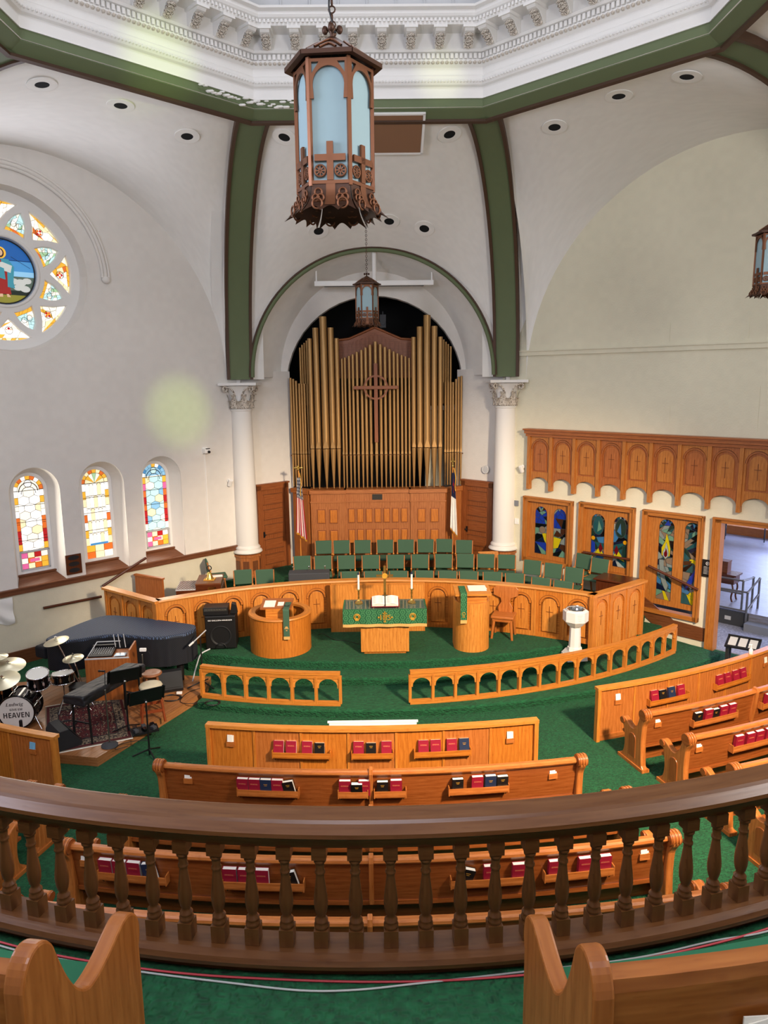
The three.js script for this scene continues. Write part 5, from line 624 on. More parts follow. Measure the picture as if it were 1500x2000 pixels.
// ================================================================ PEWS
const titleTex = (() => { const c = document.createElement('canvas'); c.width = 128; c.height = 64; const g = c.getContext('2d'); g.fillStyle = '#9c1a30'; g.fillRect(0, 0, 128, 64); g.fillStyle = '#e2b870'; g.font = '26px serif'; g.textAlign = 'center'; g.fillText('HYMNAL', 64, 40); const t = new THREE.CanvasTexture(c); t.colorSpace = THREE.SRGBColorSpace; return t; })();
const titleMat = mat({ map: titleTex, roughness: 0.45 });
const bookProto = {};
function placeBook(kind, pos, ry, label, group, tilt = -0.16, roll = 0) {
  let b;
  const w = kind === 'red' ? 0.15 : 0.145, h = kind === 'black' ? 0.2 : 0.22, d = 0.05;
  if (!bookProto[kind]) {
    b = thing(kind === 'red' ? 'hymnal' : 'bible', label, 'book', pos, ry, group); bookProto[kind] = b;
    const m = { red: M.red, black: M.bkblack, navy: M.navy }[kind];
    part(b, 'cover', [bx(w, h, 0.004, 0, 0, d / 2), bx(w, h, 0.004, 0, 0, -d / 2), bx(0.005, h, d, -w / 2 + 0.002, 0, 0)], m); part(b, 'pages', bx(w - 0.01, h - 0.012, d - 0.006, 0.001, 0.006, 0), M.paper);
    if (kind === 'red') { const g = new THREE.PlaneGeometry(0.11, 0.045); part(b, 'title', g.translate(0, 0.15, d / 2 + 0.0045), titleMat); } else part(b, 'title', [bx(0.05, 0.006, 0.002, 0, 0.15, d / 2 + 0.002), bx(0.035, 0.006, 0.002, 0, 0.13, d / 2 + 0.002)], M.gold);
  } else b = copy(bookProto[kind], pos, ry, label, group);
  b.rotation.order = 'YXZ'; b.rotation.set(tilt, ry, roll); return b;
}
const endShape = (k = 1) => { const s = new THREE.Shape(); s.moveTo(-0.5, 0); s.lineTo(-0.5, 0.05); s.lineTo(-0.45, 0.09); s.bezierCurveTo(-0.36, 0.2, -0.4, 0.42, -0.44, 0.54); s.bezierCurveTo(-0.52, 0.56, -0.53, 0.67, -0.45, 0.68); s.bezierCurveTo(-0.36, 0.68, -0.3, 0.58, -0.2, 0.6); s.bezierCurveTo(-0.1, 0.63, -0.08, 0.78, -0.06, 0.86); s.bezierCurveTo(-0.05, 0.98, 0.1, 0.99, 0.1, 0.88); s.bezierCurveTo(0.1, 0.82, 0.05, 0.8, 0.03, 0.72); s.bezierCurveTo(0.0, 0.5, 0.02, 0.3, 0.04, 0.09); s.lineTo(0.07, 0.05); s.lineTo(0.07, 0); return s; };
const endG = (() => { const b = ext(endShape(), 0.07, -0.035, 0.012, 1), sc = [cyl(0.082, 0.082, 0.1, 0.025, 0, 0, 20, 0, PI / 2).translate(0, 0.855, 0), cyl(0.05, 0.05, 0.1, -0.455, 0, 0, 16, 0, PI / 2).translate(0, 0.57, 0)], rg = [tor(0.083, 0.008, 0.025, 0.905, 0.03), tor(0.083, 0.008, 0.025, 0.905, -0.03), tor(0.083, 0.008, 0.025, 0.905, 0), tor(0.051, 0.007, -0.455, 0.62, 0.03), tor(0.051, 0.007, -0.455, 0.62, -0.03)], panel = ext(shp(archPts(0.17, 0.14, 0.52, 10, -0.2)), 0.085, -0.0425, 0.006, 1), pl = bx(0.62, 0.05, 0.1, -0.215, 0, 0); const o = { b: mg(b, pl), sc: sc[0], sc2: sc[1], rg: mg(rg), panel }; for (const k in o) o[k].scale(1, 1, 1.3); return o; })();
function rackAt(o, rb, a0, a1, y, cx = 0, cz = -24, m = M.pewB) {
  part(o, 'book_rack', [arcP(rectP(rb + 0.078, rb + 0.09, y - 0.01, y + 0.075), a0, a1, cx, cz), arcP(rectP(rb, rb + 0.09, y - 0.012, y), a0, a1, cx, cz), ...[a0, a1].map(a => bx(0.012, 0.12, 0.09, ...(() => { const p = polar(cx, cz, rb + 0.045, rad(a)); return [p[0], y - 0.02, p[2]]; })(), rad(a)))], m);
  part(o, 'rack_bracket', [a0, a1].map(a => { const p = polar(cx, cz, rb + 0.04, rad(a + (a === a0 ? 0.12 : -0.12))); return bar([p[0], y - 0.06, p[2]], [p[0] + 0.04 * sin(rad(a)), y - 0.01, p[2] + 0.04 * cos(rad(a))], 0.006, 6); }), M.leadD);
}
function cardAt(o, rb, a, y, m = M.paper, lab, cat = 'card', cx = 0, cz = -24, dx = 0) {
  const p = polar(cx, cz, rb + 0.012, rad(a)); part(o, 'card_holder', [bx(0.12, 0.075, 0.022, p[0], y, p[2], rad(a))], M.pewB);
  const q = polar(cx, cz, rb + 0.02, rad(a)); const c = one('card', [bx(0.075, 0.15, 0.006, -0.01, 0, 0.0), bx(0.07, 0.14, 0.006, 0.014, 0.004, -0.006)], m, lab, cat, [q[0], y + 0.03, q[2]], rad(a)); c.rotation.order = 'YXZ'; c.rotation.x = -0.12; c.rotation.z = dx; return c;
}
function pew(r, a0, a1, label, o2 = {}) {
  const am = rad((a0 + a1) / 2), P = polar(0, -24, r, am), o = wthing('pew', label, 'pew', P), m = o2.m || M.pew;
  part(o, 'backrest', arcP([[r - 0.1, 0.34], [r - 0.065, 0.34], [r + 0.008, 0.88], [r - 0.02, 0.88]], a0, a1), m);
  part(o, 'cap_rail', arcP([[r - 0.045, 0.872], [r + 0.04, 0.872], [r + 0.052, 0.895], [r + 0.045, 0.92], [r + 0.02, 0.935], [r - 0.025, 0.935], [r - 0.045, 0.92], [r - 0.055, 0.895]], a0, a1), M.pewB);
  part(o, 'lower_rail', arcP(rectP(r - 0.075, r - 0.045, 0.33, 0.375), a0, a1), m);
  part(o, 'seat', arcP([[r - 0.52, 0.4], [r - 0.52, 0.435], [r - 0.08, 0.415], [r - 0.08, 0.38]], a0, a1), m); part(o, 'seat_support', arcP(rectP(r - 0.3, r - 0.27, 0, 0.4), a0, a1), m);
  for (const a of [a0, a1]) { const e = inst(o, 'pew_end', endG.b, M.pewB, [r * sin(rad(a)) - P[0], 0, -24 + r * cos(rad(a)) - P[2]], rad(a) - PI / 2); inst(e, 'scroll', endG.sc, M.pew); inst(e, 'arm_scroll', endG.sc2, M.pew); inst(e, 'scroll_ring', endG.rg, M.pewB); inst(e, 'arched_inset', endG.panel, M.pew); }
  for (const a of o2.div || []) { const A = rad(a); part(o, 'divider', [ext([[-0.06, 0.36], [-0.01, 0.36], [0.07, 0.9], [0.05, 0.96], [-0.02, 0.97], [-0.05, 0.92]], 0.05, -0.025, 0.008, 1).rotateY(A - PI / 2).translate(r * sin(A), 0, -24 + r * cos(A))], M.pewB); }
  const rb = r - 0.028;
  for (const [p, q] of o2.racks || []) rackAt(o, rb, p, q, 0.58);
  const cnt = {}, many = (o2.books || []).reduce((c, b) => (c[b[1]] = (c[b[1]] || 0) + 1, c), {}), from = a0 > 10 ? 'aisle end' : 'drum kit side';
  for (const [a, k, roll = 0, tilt = 0.12] of o2.books || []) { const q = cnt[k] = (cnt[k] ?? -1) + 1; const p = polar(0, -24, rb + 0.04, rad(a), 0.595); placeBook(k, p, rad(a), (many[k] > 1 ? ORD[q] + ' ' : '') + (k === 'red' ? 'red hymnal' : k === 'navy' ? 'navy blue bible' : 'black bible') + (many[k] > 1 ? ' from the ' + from : '') + ' in the ' + o2.tag + ' rack', (k === 'red' ? 'hymnals' : k + ' bibles') + ' in the ' + o2.tag, tilt, roll); }
  for (const [a, m2, lab] of o2.cards || []) cardAt(o, rb + 0.01, a, 0.66, m2, lab);
  return o;
}
function frontPanel(r, a0, a1, n, label, o2 = {}) {
  const am = rad((a0 + a1) / 2), P = polar(0, -24, r, am), o = wthing('front_panel', label, 'panel', P), H = 0.92;
  part(o, 'cap_rail', arcP(rectP(r - 0.07, r + 0.045, H - 0.035, H + 0.015), a0 - 0.15, a1 + 0.15), M.oakC); part(o, 'base_rail', arcP(rectP(r - 0.05, r + 0.012, 0, 0.1), a0, a1), M.pewB);
  const st = (a1 - a0) / n; for (let k = 0; k < n; k++) part(o, 'panel_board', arcP(rectP(r - 0.04, r, 0.08, H - 0.03), a0 + st * k, a0 + st * (k + 1), 0, -24, 0, true), o2.m || (k % 2 ? M.pewB : M.oakB)); for (let k = 0; k <= n; k++) { const a = rad(a0 + st * k), e = k === 0 || k === n; part(o, 'stile', bx(e ? 0.06 : 0.035, H - 0.02, e ? 0.09 : 0.03, r * sin(a), 0, -24 + r * cos(a), a), M.oak); }
  for (const [p, q] of o2.racks || []) rackAt(o, r, p, q, 0.5, 0, -24, M.oakB);
  const cnt = {}, many = (o2.books || []).reduce((c, b) => (c[b[1]] = (c[b[1]] || 0) + 1, c), {}), from = a0 > 10 ? 'aisle end' : 'drum kit side';
  for (const [a, k] of o2.books || []) { const q = cnt[k] = (cnt[k] ?? -1) + 1; const p = polar(0, -24, r + 0.05, rad(a), 0.515); placeBook(k, p, rad(a), (many[k] > 1 ? ORD[q] + ' ' : '') + (k === 'red' ? 'red hymnal' : k === 'navy' ? 'navy blue bible' : 'black bible') + (many[k] > 1 ? ' from the ' + from : '') + ' on the ' + o2.tag, (k === 'red' ? 'hymnals' : k + ' bibles') + ' of the ' + o2.tag, -0.2); }
  for (const [a, m2, lab] of o2.cards || []) cardAt(o, r + 0.006, a, 0.6, m2, lab); return o;
}
frontPanel(14.08, -10.0, 9.7, 7, 'curved oak panel standing before the first centre pew', { tag: 'centre front panel', racks: [[-6.04, -2.62], [-1.36, 1.06], [2.31, 5.64]], books: [[-5.69, 'red'], [-4.94, 'red'], [-3.99, 'red'], [-3.26, 'black'], [-0.96, 'red'], [-0.23, 'black'], [0.68, 'red'], [2.85, 'red'], [3.57, 'red'], [4.53, 'red'], [5.27, 'navy']], cards: [[-8.65, M.paper, 'white card left of the racks on the centre front panel'], [8.09, M.paper, 'white card right of the racks on the centre front panel']] });
frontPanel(13.3, 15.8, 33.6, 6, 'curved oak front panel before the right pews', { tag: 'right front panel', m: M.pewB, racks: [[19.9, 23.5], [26.3, 30.2]], books: [[20.42, 'red'], [21.15, 'black'], [21.96, 'navy'], [22.84, 'red'], [26.84, 'red'], [27.7, 'red'], [28.64, 'red'], [29.52, 'red']], cards: [[17.37, M.paper, 'white card on the aisle end of the right front panel'], [32.6, M.paper, 'white card on the far wall end of the right front panel']] });
frontPanel(14.9, -30.5, -17.9, 4, 'curved oak front panel before the drum kit', { tag: 'left front panel', cards: [[-19.4, M.cardBlue, 'pale blue card on the left front panel']] });
pew(15.24, -10.7, 10.3, 'curved oak pew directly behind the centre front panel', { tag: 'first centre pew', div: [-0.18], racks: [[-6.72, -3.7], [-1.76, -0.33], [-0.02, 1.52], [3.61, 6.56]], books: [[-6.45, 'red'], [-5.86, 'red'], [-5.3, 'navy'], [-4.73, 'red'], [-4.1, 'black', 0.2], [-1.44, 'red'], [-0.86, 'black', 0, 0.3], [-0.5, 'red'], [0.38, 'black'], [1.04, 'red'], [4.04, 'black'], [5.01, 'red'], [5.66, 'navy'], [6.26, 'black']], cards: [[-9.3, M.paper, 'white card at the left end of the first centre pew'], [8.9, M.paper, 'white card at the right end of the first centre pew']] });
pew(16.1, -10.9, 10.95, 'curved oak pew half hidden by the gallery rail, second in the centre', { tag: 'second centre pew', div: [-0.15] });
pew(17.0, -11.4, 11.1, 'curved oak pew seen through the balusters, third in the centre', { tag: 'third centre pew', div: [-0.1], racks: [[-10.13, -7.52], [-5.41, -2.5], [2.74, 5.55], [6.15, 8.76]], books: [[-9.85, 'red'], [-9.3, 'red'], [-8.75, 'red'], [-8.1, 'navy', 0.15], [-5.16, 'red'], [-4.6, 'red'], [-4.0, 'red'], [-2.9, 'black', 0.25], [3.2, 'black', -0.3], [4.16, 'red'], [5.2, 'red'], [6.54, 'red'], [7.66, 'red'], [8.4, 'red']], cards: [[-10.75, M.paper, 'white card at the left end of the third centre pew'], [10.06, M.paper, 'white card at the right end of the third centre pew']] });
pew(17.9, -11.3, 11.2, 'curved oak pew under the gallery edge, fourth in the centre', { tag: 'fourth centre pew', div: [-0.1] });
pew(14.3, 16.4, 33.5, 'curved oak pew directly behind the right front panel', { tag: 'first right pew', div: [25.2], racks: [[19.9, 23.5], [25.8, 29]], books: [[20.3, 'black'], [21.1, 'red'], [21.65, 'black'], [22.33, 'red'], [23.06, 'red'], [26.39, 'red']], cards: [[17.41, M.paper, 'white card at the aisle end of the first right pew']] });
pew(15.12, 16.8, 30, 'curved oak pew second from the right front panel', { tag: 'second right pew', racks: [[19.7, 24]], books: [[20.17, 'red'], [20.96, 'red'], [21.63, 'red'], [22.37, 'red']], cards: [[17.6, M.paper, 'white card at the aisle end of the second right pew']] });
pew(15.97, 16.8, 27, 'curved oak pew third from the right front panel', { tag: 'third right pew' });
pew(16.85, 16.4, 23, 'curved oak pew fourth from the right front panel beside the sunlit aisle', { tag: 'fourth right pew' });
pew(16.05, -27, -15.5, 'curved oak pew directly behind the left front panel', { tag: 'first left pew' });
pew(16.9, -24, -15.3, 'curved oak pew second from the left front panel', { tag: 'second left pew' });
one('white_board', [rbx(1.3, 0.885, 0.03, 0.008, 0, 0, 0), bx(1.34, 0.02, 0.04, 0, 0.885, 0)], M.white, 'white board standing on edge behind the centre front panel', 'board', [-0.03, 0, -10.2]);
// ---- lectern desk and soap dispenser behind the right panel
{
  const d = thing('reading_stand', 'dark slanted stand with papers beyond the right front panel', 'stand', [7.15, 0, -13.6], -0.6); part(d, 'top', [bx(0.6, 0.03, 0.42, 0, 0.72, 0, 0, 0.2), bx(0.6, 0.05, 0.03, 0, 0.77, -0.21)], M.black); for (const [x, z, h] of [[-0.25, -0.15, 0.7], [0.25, -0.15, 0.7], [-0.25, 0.13, 0.66], [0.25, 0.13, 0.66]]) part(d, 'leg', bx(0.06, h, 0.06, x, 0, z), M.dark); part(d, 'paper', [-0.18, 0, 0.18].map(x => bx(0.14, 0.006, 0.32, x, 0.753, 0, 0, 0.2)), M.greyL);
  const s = thing('soap_dispenser', 'small white pump bottle on the right front panel', 'bottle', polar(0, -24, 13.29, rad(30.6), 0.936)); part(s, 'bottle', lathe([[0.001, 0], [0.035, 0], [0.036, 0.08], [0.015, 0.1], [0.012, 0.12]], 16), M.white); part(s, 'pump', [cyl(0.008, 0.008, 0.05, 0, 0.12, 0, 8), bx(0.06, 0.015, 0.016, -0.015, 0.165, 0)], M.white);
}
// ================================================================ GALLERY
const GX = 0.1, GZ = -7.7, GF = 3.62;
{
  const f = structure('floor', 'green carpeted gallery floor behind the balustrade'); part(f, 'gallery_carpet', arcP(rectP(5.1, 7.35, 3.42, GF), -50, 50, GX, GZ), M.carpet); part(f, 'gallery_front', arcP(rectP(4.98, 5.06, 3.1, 3.6), -50, 50, GX, GZ), M.brown);
  const o = wthing('balustrade', 'dark brown curved gallery balustrade with turned balusters', 'balustrade', [GX, GF, GZ + 5.16]);
  part(o, 'top_rail', arcP([[5.07, 4.23], [5.08, 4.262], [5.1, 4.272], [5.19, 4.272], [5.2, 4.262], [5.235, 4.24], [5.238, 4.225], [5.215, 4.205], [5.205, 4.2], [5.2, 4.18], [5.185, 4.17], [5.18, 4.15], [5.14, 4.15], [5.135, 4.17], [5.12, 4.18], [5.1, 4.2]], -30, 30, GX, GZ, 60), M.brown);
  part(o, 'bottom_rail', arcP([[5.1, 3.66], [5.225, 3.66], [5.245, 3.675], [5.25, 3.695], [5.24, 3.712], [5.21, 3.722], [5.1, 3.722]], -30, 30, GX, GZ, 60), M.brown); part(o, 'plinth', arcP(rectP(5.08, 5.2, GF, 3.66), -30, 30, GX, GZ, 60), M.brownD);
  const g = mg(bx(0.056, 0.072, 0.056, 0, 0, 0), bx(0.056, 0.05, 0.056, 0, 0.378, 0), lathe([[0.024, 0.07], [0.0285, 0.078], [0.0285, 0.088], [0.022, 0.094], [0.026, 0.102], [0.026, 0.108], [0.018, 0.118], [0.017, 0.128], [0.021, 0.136], [0.026, 0.16], [0.0275, 0.185], [0.026, 0.21], [0.021, 0.25], [0.0165, 0.29], [0.0155, 0.305], [0.02, 0.31], [0.02, 0.318], [0.0155, 0.323], [0.0175, 0.345], [0.016, 0.352], [0.023, 0.358], [0.024, 0.366], [0.019, 0.372], [0.026, 0.38]], 20));
  for (let k = -14; k <= 14; k++) { const a = rad(0.3 + k * 1.505); const b = inst(o, 'baluster', g, M.brown, [5.16 * sin(a), 0.103, 5.16 * cos(a) - 5.16], a); }
  // gallery pews
  const es = (() => { const s = new THREE.Shape(); s.moveTo(-0.46, 0); s.lineTo(-0.46, 0.46); s.bezierCurveTo(-0.5, 0.54, -0.44, 0.635, -0.36, 0.61); s.bezierCurveTo(-0.3, 0.59, -0.24, 0.56, -0.17, 0.57); s.bezierCurveTo(-0.1, 0.6, -0.06, 0.72, -0.03, 0.82); s.bezierCurveTo(0.0, 0.9, 0.09, 0.9, 0.11, 0.8); s.bezierCurveTo(0.12, 0.6, 0.1, 0.3, 0.1, 0); return s; })(), eg = ext(es, 0.055, -0.0275, 0.008, 1);
  const gp = (a0, a1, e, lab) => { const P = polar(GX, GZ, 6.1, rad(e), GF), p = wthing('gallery_pew', lab, 'pew', P), r = 6.12; part(p, 'backrest', arcP([[r - 0.03, GF + 0.3], [r + 0.02, GF + 0.3], [r + 0.055, GF + 0.8], [r + 0.05, GF + 0.835], [r, GF + 0.835], [r - 0.01, GF + 0.8]], a0, a1, GX, GZ), M.bpew); part(p, 'seat', arcP(rectP(r - 0.42, r - 0.02, GF + 0.36, GF + 0.39), a0, a1, GX, GZ), M.bpew); part(p, 'seat_cushion', arcP([[r - 0.43, GF + 0.39], [r - 0.44, GF + 0.42], [r - 0.42, GF + 0.445], [r - 0.06, GF + 0.44], [r - 0.04, GF + 0.39]], a0, a1, GX, GZ), M.cushion, 'green seat cushion'); const en = part(p, 'pew_end', eg.clone().rotateY(rad(e) - PI / 2).translate(GX + 6.08 * sin(rad(e)), GF, GZ + 6.08 * cos(rad(e))), M.bpew); return p; };
  const rp = gp(4.95, 28, 4.9, 'honey brown gallery pew with a green cushion and a leaflet holder'); gp(-28, -8.5, -8.5, 'honey brown gallery pew beside the coiled cable ends on the left');
  const hp = polar(GX, GZ, 6.175, rad(8.75)); part(rp, 'card_holder', [bx(0.14, 0.05, 0.03, hp[0], GF + 0.5, hp[2] + 0.005, rad(8.7))], M.bpew);
  const lf = one('leaflet', [bx(0.1, 0.16, 0.004, 0, 0, 0, 0, -0.12, -0.1), bx(0.09, 0.15, 0.004, 0.02, 0.004, 0.008, 0, -0.16, 0.12), bx(0.08, 0.1, 0.004, -0.01, 0, 0.016, 0, -0.1, 0.3)], M.paper, 'folded white leaflets in the holder on the gallery pew', 'leaflet', [hp[0], GF + 0.535, hp[2] + 0.02], rad(8.7));
  const cab = (L, r) => tube(L.map(([a, q]) => polar(GX, GZ, q, rad(a), GF + r + 0.002)), r, 120, 8);
  wone('red_cable', cab([[-30, 5.252], [-17.6, 5.252], [-9.9, 5.247], [-4.1, 5.24], [1, 5.246], [5.4, 5.25], [9.9, 5.255], [17.7, 5.251], [30, 5.26]], 0.0045), mat({ color: 0xc04048, roughness: 0.5 }), 'thin red cable along the foot of the balustrade', 'cable', [GX, GF, GZ + 5.25]);
  wone('white_cable', cab([[-30, 5.28], [-17.4, 5.268], [-14.7, 5.267], [-10.6, 5.262], [-6.9, 5.268], [-3.2, 5.288], [-1.1, 5.28], [1.35, 5.256], [5.4, 5.235], [11.1, 5.243], [15, 5.24], [17.6, 5.262], [30, 5.28]], 0.004), mat({ color: 0xb4b6b2, roughness: 0.5 }), 'loose pale grey cable on the gallery carpet', 'cable', [GX, GF, GZ + 5.26]);
}
// ================================================================ BAND STAGE
const SY = 0.152;
{ // covered grand piano
  const o = wthing('grand_piano', 'grand piano under a dark blue quilted cover', 'piano', [-4.9, SY, -13.85]), dz = 0.14;
  const P = [[-6.2, -13.5], [-5.55, -14.8], [-3.72, -14.2], [-3.52, -14.0], [-3.5, -13.82], [-3.62, -13.6], [-3.9, -13.45], [-4.21, -13.42], [-4.6, -13.52], [-4.96, -13.6], [-5.25, -13.52], [-5.54, -13.37], [-5.89, -13.26]].map(p => [p[0], p[1] + dz]);
  const cv = new THREE.CatmullRomCurve3(P.map(p => V(p[0], 0, p[1])), true, 'catmullrom', 0.35).getPoints(90).slice(0, -1).map(v => [v.x, v.z]);
  part(o, 'quilted_top', (() => { const g = prism(cv, 1.06, 1.15, 0.035); const p = g.attributes.position, uv = g.attributes.uv; for (let i = 0; i < p.count; i++) uv.setXY(i, p.getX(i), p.getZ(i)); return g; })(), M.quiltLit);
  part(o, 'quilted_skirt', surf((u, v) => { const k = u * cv.length, a = cv[floor(k) % cv.length], b = cv[(floor(k) + 1) % cv.length], t = k - floor(k), f = 0.012 * v * sin(u * 150); const x = a[0] + (b[0] - a[0]) * t, z = a[1] + (b[1] - a[1]) * t, c = [-4.9, -13.8 + dz], d = hypot(x - c[0], z - c[1]); return [x + (x - c[0]) / d * f, 1.1 - 0.55 * v, z + (z - c[1]) / d * f]; }, 240, 3, 9, 0.46), M.quiltShade);
  part(o, 'keyboard_cover', [rbx(0.3, 0.24, 1.4, 0.05, -6.06, 0.72, -13.98, -0.46)], M.quiltShade);
  for (const [x, z, y] of [[-3.8, -13.62, SY], [-5.8, -13.45, SY], [-5.35, -14.35, 0.0]]) part(o, 'leg', bar([x, y, z], [x, 0.72, z], 0.06, 8, 0.09), M.black);
}
{ // drum kit: every drum and cymbal is a thing
  const tc = (() => { const c = document.createElement('canvas'); c.width = c.height = 256; const g = c.getContext('2d'); g.fillStyle = '#dcdad4'; g.fillRect(0, 0, 256, 256); g.fillStyle = '#1c1c1c'; g.textAlign = 'center'; g.font = 'italic bold 34px serif'; g.fillText('Ludwig', 118, 74); g.font = 'bold 24px sans-serif'; g.fillText('GIVE EM', 128, 112); g.font = 'bold 54px sans-serif'; g.save(); g.translate(128, 170); g.scale(0.95, 1.1); g.fillText('HEAVEN', 0, 0); g.restore(); const t = new THREE.CanvasTexture(c); t.colorSpace = THREE.SRGBColorSpace; return t; })();
  const drum = (name, lab, pos, r, h, rot, o2 = {}) => { const d = thing(name, lab, 'drum', pos); d.rotation.order = 'YXZ'; d.rotation.set(rot[0], rot[1], 0); part(d, 'shell', [lathe([[r, 0], [r, h]], 32)], M.drumShell); part(d, 'batter_head', cyl(r * 0.985, r * 0.985, 0.008, 0, h - 0.004, 0, 32), M.head); part(d, 'bottom_head', cyl(r * 0.985, r * 0.985, 0.008, 0, 0.0, 0, 32), M.head); part(d, 'hoop', [tor(r + 0.008, 0.011, 0, h, 0, 0, PI / 2)], M.chrome); part(d, 'hoop', [tor(r + 0.008, 0.011, 0, 0.0, 0, 0, PI / 2)], M.chrome); for (let k = 0; k < 8; k++) { const a = k * PI / 4 + 0.2; part(d, 'lug', [bar([(r + 0.014) * cos(a), 0, (r + 0.014) * sin(a)], [(r + 0.014) * cos(a), h, (r + 0.014) * sin(a)], 0.005, 6), bx(0.03, 0.06, 0.03, (r + 0.008) * cos(a), h / 2 - 0.03, (r + 0.008) * sin(a))], M.chrome); } return d; };
  const b = thing('bass_drum', 'black bass drum with lettered white front head', 'drum', [-6.02, SY + 0.3, -11.62], 0.12), r = 0.285, h = 0.42;
  const sh = lathe([[r, 0], [r, h]], 40).rotateX(-PI / 2); part(b, 'shell', sh, M.drumShell); const hd = new THREE.CircleGeometry(r * 0.98, 40).translate(0, 0, 0.006); part(b, 'front_head', hd, mat({ map: tc, roughness: 0.5 })); part(b, 'rear_head', new THREE.CircleGeometry(r * 0.98, 40).translate(0, 0, -h), M.head); part(b, 'hoop', tor(r + 0.006, 0.016, 0, 0, 0, 0, 0, PI * 2, 40), M.blackS); part(b, 'hoop', tor(r + 0.006, 0.016, 0, 0, -h, 0, 0, PI * 2, 40), M.blackS);
  for (let k = 0; k < 8; k++) { const a = k * PI / 4 + 0.3; part(b, 'tension_rod', [bar([(r + 0.02) * cos(a), (r + 0.02) * sin(a), 0.01], [(r + 0.02) * cos(a), (r + 0.02) * sin(a), -h], 0.006, 6), bx(0.03, 0.03, 0.08, (r + 0.012) * cos(a), (r + 0.012) * sin(a) - 0.015, -h / 2)], M.chrome); } for (const s of [-1, 1]) part(b, 'spur', bar([s * 0.26, -0.12, -0.08], [s * 0.4, -0.3, 0.06], 0.01), M.chrome);
  drum('rack_tom', 'black rack tom with chrome rims above the bass drum', [-5.78, SY + 0.62, -12.0], 0.17, 0.24, [0.25, 0.3]); drum('floor_tom', 'large black floor tom beside the bass drum', [-6.42, SY + 0.4, -11.95], 0.22, 0.4, [0, 0]); drum('snare_drum', 'snare drum with a white head behind the rack tom', [-5.52, SY + 0.52, -12.35], 0.18, 0.16, [-0.1, 0.4]);
  for (const k of [0, 1, 2]) { const a = k * 2.1; part(scene.getObjectByName('floor_tom'), 'leg', bar([0.23 * cos(a), 0.2, 0.23 * sin(a)], [0.24 * cos(a), -0.4, 0.24 * sin(a)], 0.008), M.chrome); } part(scene.getObjectByName('snare_drum'), 'stand', [cyl(0.012, 0.012, 0.3, 0, -0.3, 0, 8), ...[0, 2.1, 4.2].map(a => bar([0, -0.25, 0], [0.22 * cos(a), -0.51, 0.22 * sin(a)], 0.008))], M.chrome); part(scene.getObjectByName('rack_tom'), 'mount', bar([0, 0.0, -0.05], [0, -0.22, -0.08], 0.014), M.chrome);
  const cym = (lab, x, y, z, r, rx, rz, bx0, bz0, by = SY) => { const c = thing('cymbal', lab, 'cymbal', [bx0, by, bz0]); const p = [x - bx0, y - by, z - bz0]; const g = lathe([[0.012, 0.03], [r * 0.14, 0.024], [r * 0.18, 0.01], [r * 0.6, -0.004], [r, -0.018], [r, -0.021], [r * 0.6, -0.008], [0.012, 0.02]], 36).rotateX(rx).rotateZ(rz).translate(...p); part(c, 'plate', g, M.cymbal); part(c, 'wing_nut', [cyl(0.006, 0.006, 0.07, p[0], p[1] + 0.01, p[2], 6), bx(0.05, 0.015, 0.008, p[0], p[1] + 0.05, p[2])], M.chrome); part(c, 'stand_tube', [bar([0, 0.35, 0], [p[0], p[1], p[2]], 0.011), bar([0, 0.12, 0], [0, 0.4, 0], 0.015)], M.chrome); for (const k of [0, 1, 2]) { const a = k * 2.1 + 0.5; part(c, 'tripod_leg', [bar([0, 0.3, 0], [0.25 * cos(a), 0.01, 0.25 * sin(a)], 0.009)], M.chrome); } return c; };
  cym('tilted crash cymbal on a long chrome boom beside the piano', -5.74, 1.32, -12.7, 0.22, 0.1, 0.16, -5.42, -12.75); cym('flat cymbal on a straight stand beside the mixer cabinet', -5.42, 1.03, -12.6, 0.18, 0.12, 0.05, -5.3, -12.62); cym('wide tilted cymbal above the floor tom', -6.3, 1.13, -12.05, 0.28, 0.15, -0.1, -6.6, -12.35); cym('wide low cymbal before the floor tom', -6.2, 1.04, -11.62, 0.28, 0.25, -0.06, -6.45, -11.5);
  cym('small upper cymbal of the hi hat at the left edge of the kit', -6.5, 1.25, -12.15, 0.15, 0.1, 0.0, -6.75, -12.0);
  const st = thing('drum_stool', 'black padded drum stool behind the kit', 'stool', [-5.25, SY, -12.3]); part(st, 'seat', cyl(0.15, 0.15, 0.08, 0, 0.4, 0, 24), M.black); part(st, 'post', cyl(0.02, 0.02, 0.3, 0, 0.12, 0, 8), M.chrome); for (const k of [0, 1, 2]) part(st, 'leg', bar([0, 0.25, 0], [0.2 * cos(k * 2.1), 0.01, 0.2 * sin(k * 2.1)], 0.01), M.chrome);
  const kp = thing('kick_microphone', 'black microphone standing before the lettered bass drum head', 'microphone', [-5.86, SY, -11.42]); part(kp, 'capsule', rbx(0.045, 0.16, 0.05, 0.015, 0, 0.1, 0), M.black); part(kp, 'stem', [bar([0, 0, 0], [0, 0.12, 0], 0.012), cyl(0.05, 0.06, 0.015, 0, 0, 0, 16)], M.chrome);
}
